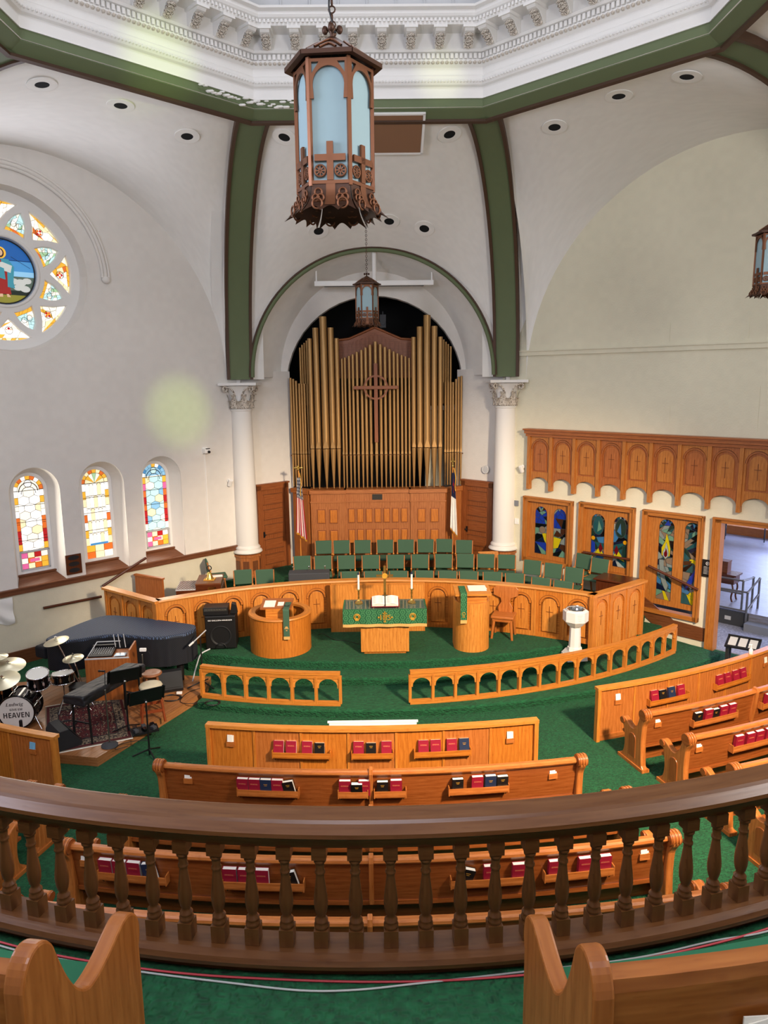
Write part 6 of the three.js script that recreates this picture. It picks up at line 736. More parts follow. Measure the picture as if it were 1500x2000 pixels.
{ // covered keyboard on stand
  const o = thing('keyboard', 'stage keyboard under a wrinkled black cloth on a tube stand', 'keyboard', [-4.5, SY, -11.68], -0.38);
  part(o, 'cloth_cover', (() => { const g = new RoundedBoxGeometry(0.44, 0.15, 1.5, 6, 0.04), p = g.attributes.position; for (let i = 0; i < p.count; i++) { const x = p.getX(i), y = p.getY(i), z = p.getZ(i); p.setY(i, y + (y > 0 ? 0.02 * sin(z * 9 + x * 5) : 0.015 * sin(z * 14))); } g.computeVertexNormals(); return uvBox(g).translate(0, 0.78, 0); })(), M.sheet);
  for (const z of [-0.6, 0.6]) for (const x of [-0.16, 0.16]) part(o, 'leg', bar([x * 1.1, 0, z], [x, 0.72, z], 0.018), M.black); part(o, 'crossbar', [bar([-0.16, 0.35, 0.6], [0.16, 0.35, 0.6], 0.014), bar([-0.16, 0.35, -0.6], [0.16, 0.35, -0.6], 0.014)], M.black);
}
function musicStand(lab, pos, h, ry, tilt, w = 0.5) { const o = thing('music_stand', lab, 'stand', pos, ry); const g = mg(bx(w, 0.3, 0.012), bx(w, 0.02, 0.06, 0, 0, 0.03), bx(0.05, 0.28, 0.01, w / 2 + 0.02, 0.01, 0.02, 0.5), bx(0.05, 0.28, 0.01, -w / 2 - 0.02, 0.01, 0.02, -0.5)); part(o, 'desk', g.rotateX(tilt).translate(0, h - 0.12, 0), M.black); part(o, 'shaft', [cyl(0.012, 0.016, h - 0.05, 0, 0.02, -0.02, 10)], M.black); for (const k of [0, 1, 2]) { const a = k * 2.094 + 0.4; part(o, 'tripod_leg', bar([0, 0.12, -0.02], [0.26 * cos(a), 0.008, 0.26 * sin(a)], 0.012), M.black); } part(o, 'clamp', sph(0.025, 0, h - 0.1, -0.03), M.chrome); return o; }
musicStand('black music stand on the green carpet beside the stage edge', [-3.62, 0, -10.95], 1.02, PI + 0.55, -0.45, 0.5); musicStand('black music stand before the covered keyboard', [-4.12, SY, -11.48], 1.0, PI + 0.5, -0.5, 0.46);
{
  const m = thing('microphone_stand', 'round based microphone stand on the patterned rug', 'stand', [-4.26, SY, -11.0]); part(m, 'base', lathe([[0.13, 0], [0.13, 0.02], [0.03, 0.05], [0.015, 0.06]], 24), M.greyD); part(m, 'shaft', cyl(0.011, 0.013, 0.9, 0, 0.05, 0, 10), M.steel); part(m, 'boom', bar([0, 0.92, 0], [-0.12, 1.12, -0.35], 0.008), M.black); part(m, 'microphone', [bar([-0.12, 1.12, -0.35], [-0.22, 1.1, -0.4], 0.014), sph(0.02, -0.23, 1.1, -0.405)], M.black);
  const n = thing('microphone_stand', 'tripod microphone stand with a pale boom beside the amplifier', 'stand', [-3.3, SY, -13.3]); part(n, 'shaft', cyl(0.012, 0.015, 0.95, 0, 0.03, 0, 10), M.black); for (const k of [0, 1, 2]) part(n, 'tripod_leg', bar([0, 0.1, 0], [0.3 * cos(k * 2.1 + 0.6), 0.01, 0.3 * sin(k * 2.1 + 0.6)], 0.012), M.black); part(n, 'boom', bar([0.12, 1.12, 0.02], [-0.12, 0.9, 0.05], 0.012), M.greyL); part(n, 'microphone', [bar([-0.12, 0.9, 0.05], [-0.2, 0.83, 0.06], 0.02)], M.white);
  const l = thing('stand_light', 'thin stand with a small white clip lamp behind the keyboard', 'lamp', [-4.22, SY, -12.72]); part(l, 'shaft', cyl(0.012, 0.014, 0.85, 0, 0.02, 0, 8), M.steel); part(l, 'lamp_head', rbx(0.12, 0.06, 0.05, 0.01, 0.02, 0.93, 0), M.white); part(l, 'foot', [0, 2.1, 4.2].map(a => bar([0, 0.15, 0], [0.15 * cos(a), 0.008, 0.15 * sin(a)], 0.009)), M.black); part(l, 'cord', tube([[0.08, 0.95, 0], [0.13, 0.93, 0.02], [0.15, 0.88, 0.02]], 0.004, 10), M.black);
}
{ // mixer cabinet
  const o = thing('mixer_cabinet', 'brown wooden cabinet holding a sound mixer', 'cabinet', [-4.88, SY, -12.95], 0.1); part(o, 'body', [bx(0.78, 0.8, 0.5, 0, 0, 0)], M.gal); part(o, 'side_board', [bx(0.03, 0.95, 0.5, 0.4, 0, 0)], M.gal); part(o, 'front_edge', bx(0.78, 0.02, 0.02, 0, 0.8, 0.245), M.greyL);
  const m = thing('sound_mixer', 'black sound mixer with knobs and upright antennas on the brown cabinet', 'mixer', [-4.95, SY + 0.8, -12.98], 0.1); part(m, 'desk', [bx(0.42, 0.05, 0.38, -0.08, 0, 0, 0, 0.12), bx(0.42, 0.03, 0.04, -0.08, 0.08, -0.18)], M.black); const kn = []; for (let i = 0; i < 9; i++) for (let j = 0; j < 5; j++) kn.push(cyl(0.008, 0.008, 0.02, -0.25 + i * 0.042, 0.055 - j * 0.007, -0.12 + j * 0.055, 8)); part(m, 'knobs', kn, M.greyL).userData.kind = 'stuff'; part(m, 'rack_frame', [bar([-0.3, 0.02, 0.15], [-0.22, 0.16, -0.2], 0.01), bar([-0.22, 0.16, -0.2], [0.2, 0.16, -0.2], 0.01)], M.greyL); for (const x of [0.12, 0.2, 0.3]) part(m, 'antenna', bar([x, 0.05, -0.15], [x - 0.03, 0.3, -0.18], 0.008), M.greyL);
  one('tablet', [rbx(0.2, 0.014, 0.15, 0.006), bx(0.18, 0.002, 0.13, 0, 0.014, 0)], mat({ color: 0xa8c4d6, roughness: 0.1 }), 'pale blue tablet lying on the brown mixer cabinet', 'tablet', [-4.66, SY + 0.82, -12.85], 0.1);
}
{ // stools
  const o = thing('bar_stool', 'round topped wooden bar stool beside the keyboard', 'stool', [-3.97, SY, -12.4], 0.3); part(o, 'seat', lathe([[0.001, 0.61], [0.16, 0.61], [0.18, 0.63], [0.18, 0.65], [0.15, 0.665], [0.001, 0.655]], 28), M.stoolwood); for (const k of [0, 1, 2, 3]) { const a = k * PI / 2 + PI / 4; part(o, 'leg', bar([0.24 * cos(a), 0, 0.24 * sin(a)], [0.11 * cos(a), 0.62, 0.11 * sin(a)], 0.014, 8, 0.018), M.stoolwood); } for (const [y, r] of [[0.2, 0.2], [0.36, 0.165]]) for (const k of [0, 1, 2, 3]) { const a = k * PI / 2 + PI / 4, b = a + PI / 2; part(o, 'rung', bar([r * cos(a), y, r * sin(a)], [r * cos(b), y, r * sin(b)], 0.01), M.stoolwood); }
  const q = thing('padded_stool', 'reddish wooden stool with a cream leather seat beside the black music stand', 'stool', [-3.85, SY, -11.95], 0.35); part(q, 'seat_cushion', lathe([[0.001, 0.56], [0.18, 0.56], [0.2, 0.59], [0.18, 0.63], [0.1, 0.645], [0.001, 0.648]], 28), M.leather); for (const [x, z] of [[-1, -1], [1, -1], [-1, 1], [1, 1]]) part(q, 'leg', bar([x * 0.19, 0, z * 0.19], [x * 0.13, 0.57, z * 0.13], 0.022), M.redwood); for (const s of [-1, 1]) { part(q, 'rung', bx(0.34, 0.05, 0.02, 0, 0.18, s * 0.175), M.redwood); part(q, 'rung', bx(0.02, 0.05, 0.34, s * 0.17, 0.26, 0), M.redwood); }
}
{ // wedge monitors, amplifier, pedals, rug
  const wedge = (lab, pos, ry, w) => { const o = thing('stage_monitor', lab, 'speaker', pos, ry); part(o, 'cabinet', ext([[-0.2, 0], [0.18, 0], [0.2, 0.06], [0.0, 0.33], [-0.14, 0.33], [-0.2, 0.24]], w, -w / 2, 0.01).rotateY(-PI / 2), M.dark); const g = bx(w - 0.06, 0.008, 0.28, 0, 0, 0, 0, 0.93); part(o, 'grille', g.translate(0, 0.2, 0.108), M.grille); return o; };
  wedge('black wedge monitor leaning behind the left front panel', [-5.02, SY, -11.1], 2.3, 0.5); wedge('black wedge monitor beneath the covered piano', [-3.9, SY, -13.2], 0.35, 0.46);
  const tc = (() => { const c = document.createElement('canvas'); c.width = 256; c.height = 32; const g = c.getContext('2d'); g.fillStyle = '#0b0b0c'; g.fillRect(0, 0, 256, 32); g.fillStyle = '#e8e8e8'; g.font = 'bold 24px sans-serif'; g.fillText('GK GALLIEN-KRUEGER', 2, 24, 250); const t = new THREE.CanvasTexture(c); t.colorSpace = THREE.SRGBColorSpace; return t; })();
  const a = thing('bass_amplifier', 'black bass amplifier cabinet with a round speaker left of the pulpit', 'amplifier', [-3.18, 0.452, -14.62], 0.08); part(a, 'cabinet', rbx(0.62, 0.7, 0.42, 0.02, 0, 0.02, 0), M.black); part(a, 'speaker_cone', [lathe([[0.2, 0.22], [0.19, 0.225], [0.16, 0.2], [0.06, 0.16], [0.05, 0.17], [0.001, 0.18]], 32).rotateX(PI / 2).translate(0, 0.3, 0.0)], M.grille); part(a, 'speaker_ring', tor(0.205, 0.01, 0, 0.3, 0.215), M.dark); part(a, 'name_plate', new THREE.PlaneGeometry(0.5, 0.055).translate(0, 0.63, 0.213), mat({ map: tc, roughness: 0.4 })); part(a, 'handle', tor(0.1, 0.012, 0, 0.05, 0.24, 0, 0, PI), M.black);
  const h = thing('amplifier_head', 'slim amplifier head with a silver knob strip on the black cabinet', 'amplifier', [-3.27, 1.174, -14.62], 0.08); part(h, 'case', rbx(0.5, 0.16, 0.34, 0.01), M.black); part(h, 'front_strip', [bx(0.46, 0.05, 0.006, 0, 0.09, 0.171), ...[0, 1, 2, 3, 4, 5, 6, 7].map(k => cyl(0.012, 0.012, 0.02, -0.19 + k * 0.055, 0.1, 0.18, 8, 0, PI / 2).translate(0, 0.005, 0))], M.steel);
  one('mini_speaker', [ext([[0, 0], [0.15, 0], [0.12, 0.2], [0.04, 0.22]], 0.14, -0.07, 0.008), bx(0.1, 0.14, 0.01, 0.09, 0.04, 0.07)], M.black, 'small tilted black speaker on top of the amplifier', 'speaker', [-2.99, 1.174, -14.62], 0.1);
  const pb = thing('pedal_board', 'board of small black guitar pedals on the stage floor', 'pedals', [-3.85, SY, -11.5], 0.45); part(pb, 'board', bx(0.42, 0.03, 0.26), M.black); for (let k = 0; k < 6; k++) part(pb, 'pedal', rbx(0.07, 0.05, 0.1, 0.008, -0.15 + (k % 3) * 0.14, 0.03, k < 3 ? -0.06 : 0.06, 0.1 * k), k % 2 ? M.greyD : M.blackS); 
  const rg = bx(1.3, 0.008, 1.9); { const p = rg.attributes.position, uv = rg.attributes.uv; for (let i = 0; i < p.count; i++) uv.setXY(i, p.getX(i) / 1.3 + 0.5, p.getZ(i) / 1.9 + 0.5); } const rug = thing('rug', 'dark red oriental rug with a cream border on the stage', 'rug', [-4.95, SY, -11.85], 0.42); part(rug, 'pile', rg, mat({ map: rugTex, roughness: 1 })); for (const q of [-1, 1]) part(rug, 'edge_fringe', bx(1.3, 0.006, 0.03, 0, 0, q * 0.96), M.paper);
  const c = (pts, r = 0.006) => tube(pts, r, 90, 6);
  const loop = (x, z, r, n, y) => { const p = []; for (let k = 0; k <= n * 10; k++) { const a = k * PI / 5; p.push([x + (r + 0.02 * sin(k * 1.7)) * cos(a), y + 0.006 + 0.002 * (k % 7), z + (r * 0.8 + 0.015 * cos(k * 2.3)) * sin(a)]); } return p; };
  wone('coiled_cable', c(loop(-2.95, -12.52, 0.13, 4, 0.15)), M.black, 'coil of black cable on the step before the short communion rail', 'cable', [-2.95, 0.155, -12.52]); wone('coiled_cable', c(loop(-3.75, -12.75, 0.17, 3, SY)), M.black, 'coil of black cable on the boards beside the bar stool', 'cable', [-3.75, SY, -12.75]); wone('coiled_cable', c(loop(-5.25, -11.75, 0.15, 3, SY + 0.01)), M.black, 'coil of black cable on the rug beside the bass drum', 'cable', [-5.25, SY, -11.75]);
  wone('loose_cable', c([[-3.3, 0.16, -13.2], [-3.5, 0.16, -13.0], [-3.55, 0.16, -12.6], [-3.4, 0.16, -12.5], [-3.1, 0.17, -12.55]]), M.black, 'loose black cable trailing from the tripod microphone stand', 'cable', [-3.4, 0.16, -12.9]); wone('loose_cable', c([[-3.7, 0.16, -11.15], [-3.95, 0.165, -11.1], [-4.1, 0.165, -11.0], [-4.12, 0.165, -10.85], [-3.95, 0.165, -10.95]]), M.black, 'thin black cable curling beside the round based stand', 'cable', [-3.95, SY, -11.05]); wone('white_hose', c([[-3.55, 0.165, -13.5], [-3.45, 0.5, -13.52], [-3.35, 0.72, -13.5], [-3.2, 0.78, -13.6]], 0.014), M.greyL, 'pale looping cable beside the black amplifier', 'cable', [-3.4, SY, -13.5]);
  wone('loose_cable', c([[-1.25, 0.46, -15.2], [-1.15, 0.5, -15.15], [-1.0, 0.462, -15.05], [-0.9, 0.46, -14.9], [-0.6, 0.46, -14.8], [-0.35, 0.46, -14.6]]), M.black, 'black cable running over the carpet behind the communion table', 'cable', [-0.8, 0.455, -14.95]); wone('extension_block', [rbx(0.1, 0.04, 0.05, 0.006, -3.66, SY, -12.95)], M.white, 'small white power block beside the coiled cable', 'power block', [-3.66, SY, -12.95]);
}
// ================================================================ HANGING LANTERNS
{
  const L = thing('hanging_lantern', 'large six sided copper lantern hanging close over the gallery', 'lantern', [-0.15, 6.89, -5.0], -0.09), R = 0.24, ap = R * cos(PI / 6);
  const face = (k) => k * PI / 3;
  for (let k = 0; k < 6; k++) {
    const a = face(k), put = (g) => g.rotateY(a), F = z => ap + z;
    part(L, 'glass_pane', put(bx(R - 0.02, 0.7, 0.006, 0, 0.18, F(-0.012))), M.frost, 'frosted pale blue glass');
    const fs = [[-R / 2, 0.66], [-R / 2 + 0.03, 0.66], [-R / 2 + 0.025, 0.735]]; for (let j = 0; j <= 14; j++) { const q = PI * (1 - j / 14); fs.push([(R / 2 - 0.025) * cos(q), 0.74 + 0.1 * sin(q)]); } fs.push([R / 2 - 0.025, 0.735], [R / 2 - 0.03, 0.66], [R / 2, 0.66], [R / 2, 0.88], [-R / 2, 0.88]);
    part(L, 'face_frame', put(ext(shp(fs, [[[-R / 2 + 0.02, 0.862], [-R / 2 + 0.02, 0.8], [-R / 2 + 0.065, 0.862]], [[R / 2 - 0.02, 0.862], [R / 2 - 0.065, 0.862], [R / 2 - 0.02, 0.8]]]), 0.012, F(0))), M.copper); part(L, 'lower_band', put(bx(R, 0.02, 0.016, 0, 0.18, F(0.003))), M.copper);
    part(L, 'cross_ornament', [put(bx(0.04, 0.22, 0.014, 0, 0.2, F(0.008))), put(bx(0.19, 0.038, 0.014, 0, 0.31, F(0.008)))], M.copper);
    for (const s of [-1, 1]) part(L, 'rosette', [put(tor(0.033, 0.006, s * 0.062, 0.255, F(0.006))), ...[0, 1, 2, 3].map(j => put(bx(0.006, 0.06, 0.008, s * 0.062, 0.225, F(0.006), 0, 0, j * PI / 4)))], M.copper);
    // flared skirt with scrolls
    const sk = (x0, x1, y0, y1) => surf((u, v) => { const y = y1 + (y0 - y1) * v, t = max(0, 0.17 - y) / 0.17, r = 0.1 * t ** 2.2; const x = (x0 + (x1 - x0) * u) * (1 + r / R * 1.0); return [x, y, F(0.004) + r]; }, 4, 8);
    const plate = surf((u, v) => { const yb = 0.01 + 0.035 * abs(sin(u * PI * 3)), y = 0.18 + (yb - 0.18) * v, t = max(0, 0.17 - y) / 0.17, r = 0.1 * t ** 2.2, x = (-R / 2 + R * u) * (1 + r / R); return [x, y, F(0.004) + r]; }, 24, 8);
    part(L, 'skirt', put(plate), M.copperD); part(L, 'skirt_rib', [put(sk(-0.028, 0.028, 0.05, 0.18).translate(0, 0, 0.006))], M.copper);
    for (const s of [-1, 1]) part(L, 'scroll_ornament', [put(tor(0.022, 0.006, s * 0.075, 0.13, F(0.02))), put(tor(0.02, 0.006, s * 0.06, 0.095, F(0.034))), put(tor(0.02, 0.006, s * 0.09, 0.095, F(0.034))), put(tor(0.03, 0.006, s * 0.078, 0.058, F(0.056)))], M.copper);
    part(L, 'corner_post', [bx(0.022, 0.72, 0.022, R * sin(a + PI / 6), 0.17, R * cos(a + PI / 6), a + PI / 6)], M.copper);
    // pierced roof segment
    const rp = (u, v) => { const r = 0.285 * (1 - v) + 0.03 * v, x = (u - 0.5) * r, z = r * cos(PI / 6); return [x * cos(a) + z * sin(a), 0.915 + 0.16 * v, -x * sin(a) + z * cos(a)]; };
    part(L, 'roof_panel', surf(rp, 3, 4), M.copperD); part(L, 'roof_tracery', [tube([rp(0.15, 0.2), rp(0.5, 0.7), rp(0.85, 0.2)].map(p => [p[0], p[1] + 0.006, p[2]]), 0.006, 12, 5), tube([rp(0.3, 0.15), rp(0.5, 0.4), rp(0.7, 0.15)].map(p => [p[0], p[1] + 0.006, p[2]]), 0.006, 12, 5)], M.copper);
    part(L, 'eave', [put(bx(0.3, 0.025, 0.035, 0, 0.89, 0.25))], M.copperD);
  }
  part(L, 'finial', [lathe([[0.03, 1.03], [0.012, 1.06], [0.015, 1.1], [0.03, 1.12], [0.012, 1.14]], 12), ...[0, 1, 2, 3].map(k => sph(0.02, 0.045 * cos(k * PI / 2), 1.12, 0.045 * sin(k * PI / 2), 1, 1.3, 1, 8))], M.copperD);
  const chain = (len) => { const o = []; for (let y = 1.15, k = 0; y < 1.15 + min(len, 2.6); y += 0.042, k++) o.push(tf(uvBox(new THREE.TorusGeometry(0.02, 0.005, 5, 10)), 0, y, 0, (k % 2) * PI / 2)); if (len > 2.6) o.push(cyl(0.008, 0.008, len - 2.6, 0, 3.75, 0, 6)); return o; };
  const B = copy(L, [-0.1, 6.98, -16.5], 0.02, 'smaller looking copper lantern hanging before the organ arch'), C = copy(L, [5.9, 7.0, -11.2], 0.5, 'copper lantern hanging before the right wall vault');
  part(L, 'chain', chain(7.7), M.copperD); part(B, 'chain', chain(2.45), M.copperD); part(C, 'chain', chain(2.65), M.copperD); part(L, 'cord', tube([[0.02, 1.1, 0.01], [-0.015, 1.25, 0.02], [0.02, 1.45, 0], [-0.02, 1.7, 0.01], [0, 2.2, 0]], 0.006, 30), M.black);
}
// ================================================================ CEILING AND WALL FITTINGS
{
  const mk = (i, t, u, lab) => { const f = (t, u) => V(...vaultAt(i, t, u)); const p = f(t, u), n = f(t + 0.01, u).sub(p).cross(f(t, u + 0.01).sub(p)).normalize(); if (n.dot(V(0, 6, -9.8).sub(p)) < 0) n.negate(); const o = thing('ceiling_downlight', lab, 'light', [p.x, p.y, p.z], 0, 'round downlights in the vault'); o.quaternion.setFromUnitVectors(V(0, 0, 1), n); part(o, 'trim_ring', ext(shp(circPts(0.24, 0, 0, 32), [circPts(0.115, 0, 0, 28)]), 0.02, 0.0, 0.004), M.vault); part(o, 'dark_opening', ext(circPts(0.115, 0, 0, 28), 0.012, 0.003), M.void_); };
  mk(7, 0.168, 0.845, 'round black downlight between the brown ceiling grille and the left rib'); mk(7, 0.815, 0.853, 'round black downlight between the brown ceiling grille and the right rib'); for (const [k, [t, u]] of [[0.353, 0.25], [0.453, 0.25], [0.55, 0.255], [0.65, 0.263]].entries()) mk(7, t, u, ORD[k] + ' round black downlight from the left rib above the niche arch');
  for (const [k, [t, u]] of [[0.737, 0.723], [0.537, 0.713], [0.312, 0.785]].entries()) mk(6, t, u, ORD[k] + ' round black downlight from the left rib above the round window'); for (const [k, [t, u]] of [[0.27, 0.748], [0.468, 0.738], [0.668, 0.795]].entries()) mk(0, t, u, ORD[k] + ' round black downlight from the right rib above the right wall');
  const g = thing('speaker_grille', 'brown fabric speaker panel in a white frame on the vault above the organ', 'speaker', [0.09, 10.56, -15.42]); g.rotation.x = -0.42; part(g, 'fabric', bx(1.86, 0.03, 1.0, 0, -0.01, 0), M.speaker); part(g, 'frame', [bx(1.96, 0.05, 0.045, 0, -0.02, 0.52), bx(1.96, 0.05, 0.045, 0, -0.02, -0.52), bx(0.045, 0.05, 1.08, 0.96, -0.02, 0), bx(0.045, 0.05, 1.08, -0.96, -0.02, 0)], M.white);
  const onL = (s, y, z = 0.0) => [-s * R2 + z * R2, y, -22.5 + s * R2 + z * R2], onR = (s, y, z = 0.0) => [s * R2 - z * R2, y, -22.5 + s * R2 + z * R2];
  const c = thing('wall_camera', 'white wall camera with a thin conduit below', 'camera', onL(5.95, 4.1), PI / 4); part(c, 'mount', bx(0.14, 0.16, 0.03, 0, 0, 0.015), M.white); part(c, 'body', [rbx(0.16, 0.12, 0.14, 0.02, 0, 0.02, 0.1)], M.white); part(c, 'lens', [cyl(0.035, 0.035, 0.03, 0.02, 0.04, 0.18, 16, 0, PI / 2), bx(0.12, 0.02, 0.02, 0, 0.125, 0.16)], M.black); part(c, 'conduit', bx(0.025, 2.45, 0.02, 0, -2.45, 0.01), M.white);
  const spot = (lab, pos, ry) => { const o = thing('wall_spotlight', lab, 'light', pos, ry); part(o, 'mount', cyl(0.05, 0.05, 0.03, 0, 0, 0.02, 16, 0, PI / 2), M.white); part(o, 'head', [cyl(0.055, 0.055, 0.16, 0, -0.12, 0.09, 18, 0, 0.5)], M.white); part(o, 'arm', bar([0, 0.015, 0.02], [0, -0.03, 0.08], 0.012), M.white); };
  spot('white spotlight on the wall left of the left column', onL(5.3, 3.35), PI / 4); spot('white spotlight on the wall right of the right column', onR(5.38, 3.62), -PI / 4);
  const p = thing('wall_plaque', 'black wall plaque with three ovals between the arched windows', 'plaque', onL(9.4, 1.72), PI / 4); part(p, 'board', bx(0.34, 0.44, 0.03, 0, 0, 0.016), M.darkwood); for (const y of [0.05, 0.19, 0.33]) part(p, 'oval', [ext(circPts(0.05, 0, 0, 20).map(q => [q[0] * 2.4, q[1]]), 0.01, 0.03).translate(0, y + 0.04, 0)], M.black);
  const q = thing('wall_plaque', 'black framed notice beside the open doorway', 'plaque', onR(10.13, 1.6), -PI / 4); part(q, 'board', bx(0.25, 0.38, 0.025, 0, 0, 0.015), M.black); part(q, 'emblem', [tor(0.035, 0.008, 0, 0.3, 0.03), sph(0.018, 0, 0.3, 0.03, 1, 1, 0.3)], M.greyL); part(q, 'printed_lines', [0.22, 0.19, 0.16, 0.13, 0.1, 0.07].map(y => bx(0.16, 0.008, 0.003, 0, y, 0.029)), M.greyL);
  const hr = (lab, pts, f, ry) => { const o = wthing('handrail', lab, 'handrail', pts[0]); for (let k = 0; k < pts.length - 1; k++) part(o, 'rail', bar(pts[k], pts[k + 1], 0.03, 10), M.darkwood); for (const t of [0.12, 0.88]) { const m = pts[0].map((v, i) => v + (pts[pts.length - 1][i] - v) * t); part(o, 'bracket', [bar(m, [m[0] - f * 0.07, m[1] - 0.05, m[2] - 0.07], 0.012)], M.leadD); } };
  hr('level brown handrail on the wall above the piano', [onL(10.16, 1.13, 0.1), onL(8.88, 1.1, 0.1)], 1); hr('sloping brown handrail rising below the arched windows', [onL(8.84, 1.33, 0.1), onL(7.74, 1.79, 0.1)], 1); hr('sloping brown handrail across the flame door', [onR(8.86, 1.65, 0.12), onR(10.0, 1.31, 0.12)], -1); hr('level brown handrail across the door with red diamonds', [onR(7.22, 1.71, 0.12), onR(8.42, 1.72, 0.12)], -1);
  wone('pinned_sheet', surf((u, v) => { const q = onL(10.75 + 0.5 * u, 1.5 - 0.55 * v - 0.04 * sin(u * 7) * v, 0.07 + 0.05 * sin(v * 9 + u * 5) * v); return q; }, 16, 16), M.white, 'creased white sheet hanging below the chair rail', 'sheet', onL(11, 1.5, 0.05));
  const sm = thing('smoke_detector', 'round white wall disc above the right brown door', 'detector', [2.98, 3.45, -19.53], -CANT); part(sm, 'disc', cyl(0.1, 0.11, 0.04, 0, 0, 0.03, 24, 0, PI / 2), M.greyL); part(sm, 'rim', tor(0.1, 0.006, 0, 0.02, 0.05), M.white);
  one('thermostat', [rbx(0.12, 0.14, 0.04, 0.008, 0, 0, 0.02), bx(0.06, 0.03, 0.006, 0, 0.06, 0.042)], M.greyp, 'grey thermostat box beside the right column', 'thermostat', onR(5.2, 2.6), -PI / 4); one('wall_switch', [rbx(0.12, 0.15, 0.025, 0.006, 0, 0, 0.012), bx(0.02, 0.05, 0.015, -0.025, 0.05, 0.025), bx(0.02, 0.05, 0.015, 0.025, 0.05, 0.025)], M.white, 'white light switch plate beside the right column', 'switch', onR(5.22, 2.12), -PI / 4);
}
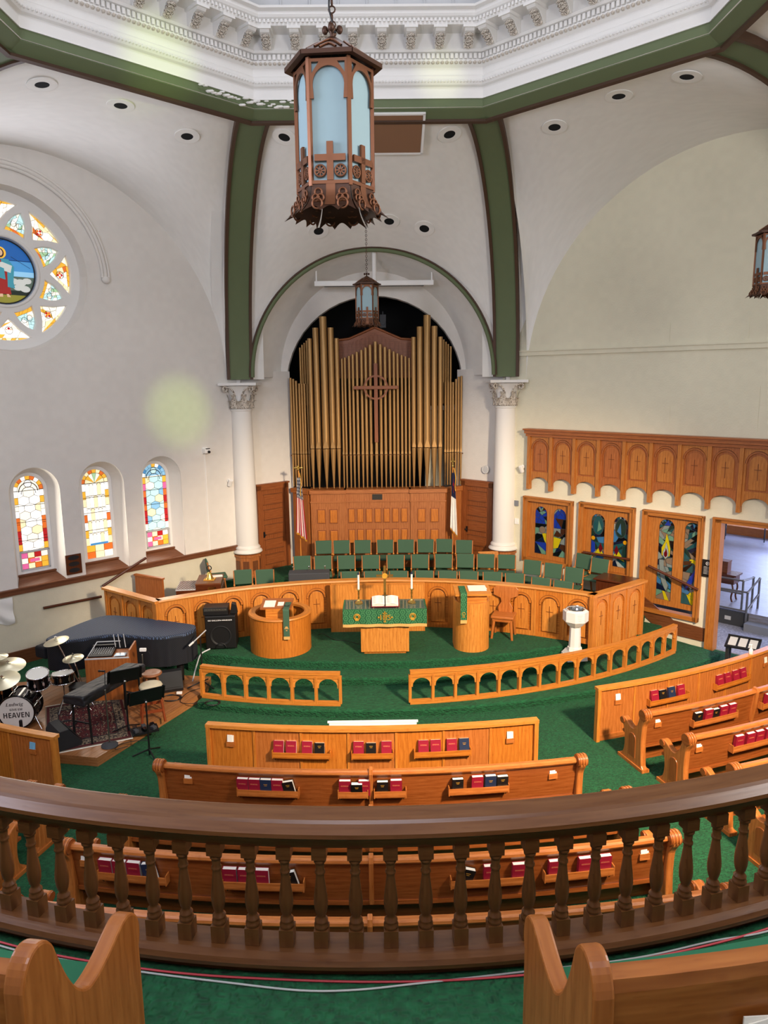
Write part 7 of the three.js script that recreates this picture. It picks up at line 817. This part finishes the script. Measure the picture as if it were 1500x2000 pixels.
// ================================================================ HALL BEYOND THE DOORWAY
{
  const f = structure('floor', 'hall beyond the doorway with a grey lower floor and a platform tinted with sky sheen', [0, 0, -22.5], -PI / 4); // local x along the right wall, -z beyond it
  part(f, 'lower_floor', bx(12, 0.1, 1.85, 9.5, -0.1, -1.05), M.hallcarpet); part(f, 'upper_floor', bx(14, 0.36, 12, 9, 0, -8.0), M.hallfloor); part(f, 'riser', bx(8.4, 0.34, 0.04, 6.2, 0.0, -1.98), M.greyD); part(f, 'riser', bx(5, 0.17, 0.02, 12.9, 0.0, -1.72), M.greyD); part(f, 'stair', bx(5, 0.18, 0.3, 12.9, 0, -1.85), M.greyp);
  part(f, 'far_platform', [bx(14, 0.3, 3, 9, 0.36, -12.3)], M.pewB);
  const w = structure('wall_hall', 'plain walls and ceiling of the hall beyond the doorway', [0, 0, -22.5], -PI / 4); part(w, 'hall_wall', [bx(14, 5, 0.1, 9, 0, -14.1)], M.cream); part(w, 'hall_wall', [bx(0.1, 5, 14, 2, 0, -7.1)], M.cream); part(w, 'hall_wall', [bx(0.1, 5, 14, 16, 0, -7.1)], M.cream); part(w, 'hall_ceiling', [bx(14, 0.1, 14, 9, 5, -7.1)], M.wall);
  const wh = structure('window_7', 'row of added glowing windows at the far end of the hall', [0, 0, -22.5], -PI / 4); for (const x of [4, 6.5, 9, 11.5, 14]) { part(wh, 'pane', bx(1.6, 2.2, 0.02, x, 1.6, -14.03), glow(0xdfe8ff, 4)); part(wh, 'window_frame', [bx(1.7, 0.08, 0.06, x, 1.55, -14.02), bx(1.7, 0.08, 0.06, x, 3.78, -14.02), bx(0.06, 2.3, 0.06, x, 1.55, -14.0)], M.white); }  // unseen panes added to light the hall and reflect in its floor
  const A = (s, y, z) => { const x = s * R2 + z * -R2, zz = -22.5 + s * R2 + z * R2; return [x, y, zz]; };
  const r = wthing('steel_railing', 'tubular steel railing along the hall platform', 'railing', A(10.2, 0.36, -2.2)), U = 0.36; const post = (s, z, y, h) => part(r, 'post', [bar(A(s, y, z), A(s, y + h, z), 0.026, 10), sph(0.034, ...A(s, y + h, z))], M.steel); post(10.16, -2.2, U, 0.7); post(10.28, -2.52, U, 0.74); post(10.42, -2.52, U, 0.74); post(10.37, -1.9, 0, 0.88);
  const rl = (a, b) => part(r, 'rail', bar(A(...a), A(...b), 0.022, 10), M.steel); for (const y of [0.7, 0.38]) rl([8.8, U + y, -2.2], [10.16, U + y, -2.2]); rl([10.16, U + 0.7, -2.2], [10.28, U + 0.74, -2.52]); rl([10.37, 0.88, -1.9], [10.42, U + 0.74, -2.52]); rl([10.37, 0.42, -1.9], [10.42, U + 0.36, -2.52]); rl([8.8, 0.84, -1.93], [10.37, 0.88, -1.9]); rl([8.8, 0.42, -1.93], [10.37, 0.42, -1.9]);
  const t = thing('side_table', 'dark wooden side table with curved legs inside the hall', 'table', A(9.55, 0.36, -2.75), -PI / 4); part(t, 'table_top', bx(0.85, 0.04, 0.45, -0.1, 0.66, 0), M.darkwood); part(t, 'drawer_case', bx(0.75, 0.2, 0.4, -0.1, 0.46, 0), M.darkwood); for (const [x, z] of [[-0.42, 0.15], [0.22, 0.15], [-0.42, -0.15], [0.22, -0.15]]) part(t, 'curved_leg', tube([[x, 0.48, z], [x * 1.05 + 0.02, 0.34, z * 1.05], [x, 0.12, z], [x + 0.03, 0.01, z]], 0.022, 14), M.darkwood); one('wooden_box', [bx(0.4, 0.26, 0.25), bx(0.42, 0.03, 0.27, 0, 0.26, 0)], M.trimWood, 'brown wooden box on the dark side table', 'box', A(9.42, 1.06, -2.78), -PI / 4);
  const k = thing('folding_table', 'folding table with bent dark legs far back in the hall', 'table', A(7.5, 0.36, -10.2), -PI / 4 + 0.3); part(k, 'table_top', bx(1.8, 0.04, 0.75, 0, 0.72, 0), M.greyL); for (const x of [-0.6, 0.6]) { for (const z of [-0.28, 0.28]) part(k, 'leg', tube([[x, 0.72, z * 0.7], [x, 0.35, z], [x, 0.01, z * 1.1]], 0.02, 10), M.greyD); part(k, 'leg_brace', bar([x, 0.36, -0.28], [x, 0.36, 0.28], 0.018), M.greyD); }
  for (const [n, [s, z]] of [[5.9, -11.6], [6.4, -11.5], [7.0, -11.7], [7.8, -11.6], [8.4, -11.5]].entries()) { const h = thing('hall_chair', ORD[n] + ' dark metal chair from the hall end wall on the far platform', 'chair', A(s, 0.66, z), -PI / 4 + 0.4, 'chairs far back in the hall'); part(h, 'seat', bx(0.42, 0.03, 0.4, 0, 0.44, 0), M.greyD); part(h, 'backrest', bx(0.42, 0.3, 0.03, 0, 0.55, -0.2), M.greyD); for (const [x, y] of [[-0.19, 0.18], [0.19, 0.18], [-0.19, -0.2], [0.19, -0.2]]) part(h, 'leg', bar([x * 1.1, 0, y * 1.1], [x, 0.44, y], 0.014), M.greyD); }
  one('floor_outlet', [bx(0.14, 0.09, 0.015), bx(0.03, 0.03, 0.01, -0.03, 0.03, 0.01), bx(0.03, 0.03, 0.01, 0.03, 0.03, 0.01)], M.greyL, 'pale power outlet on the dark hall riser', 'outlet', A(9.95, 0.12, -1.95), -PI / 4);
}
renderer.render(scene, camera);
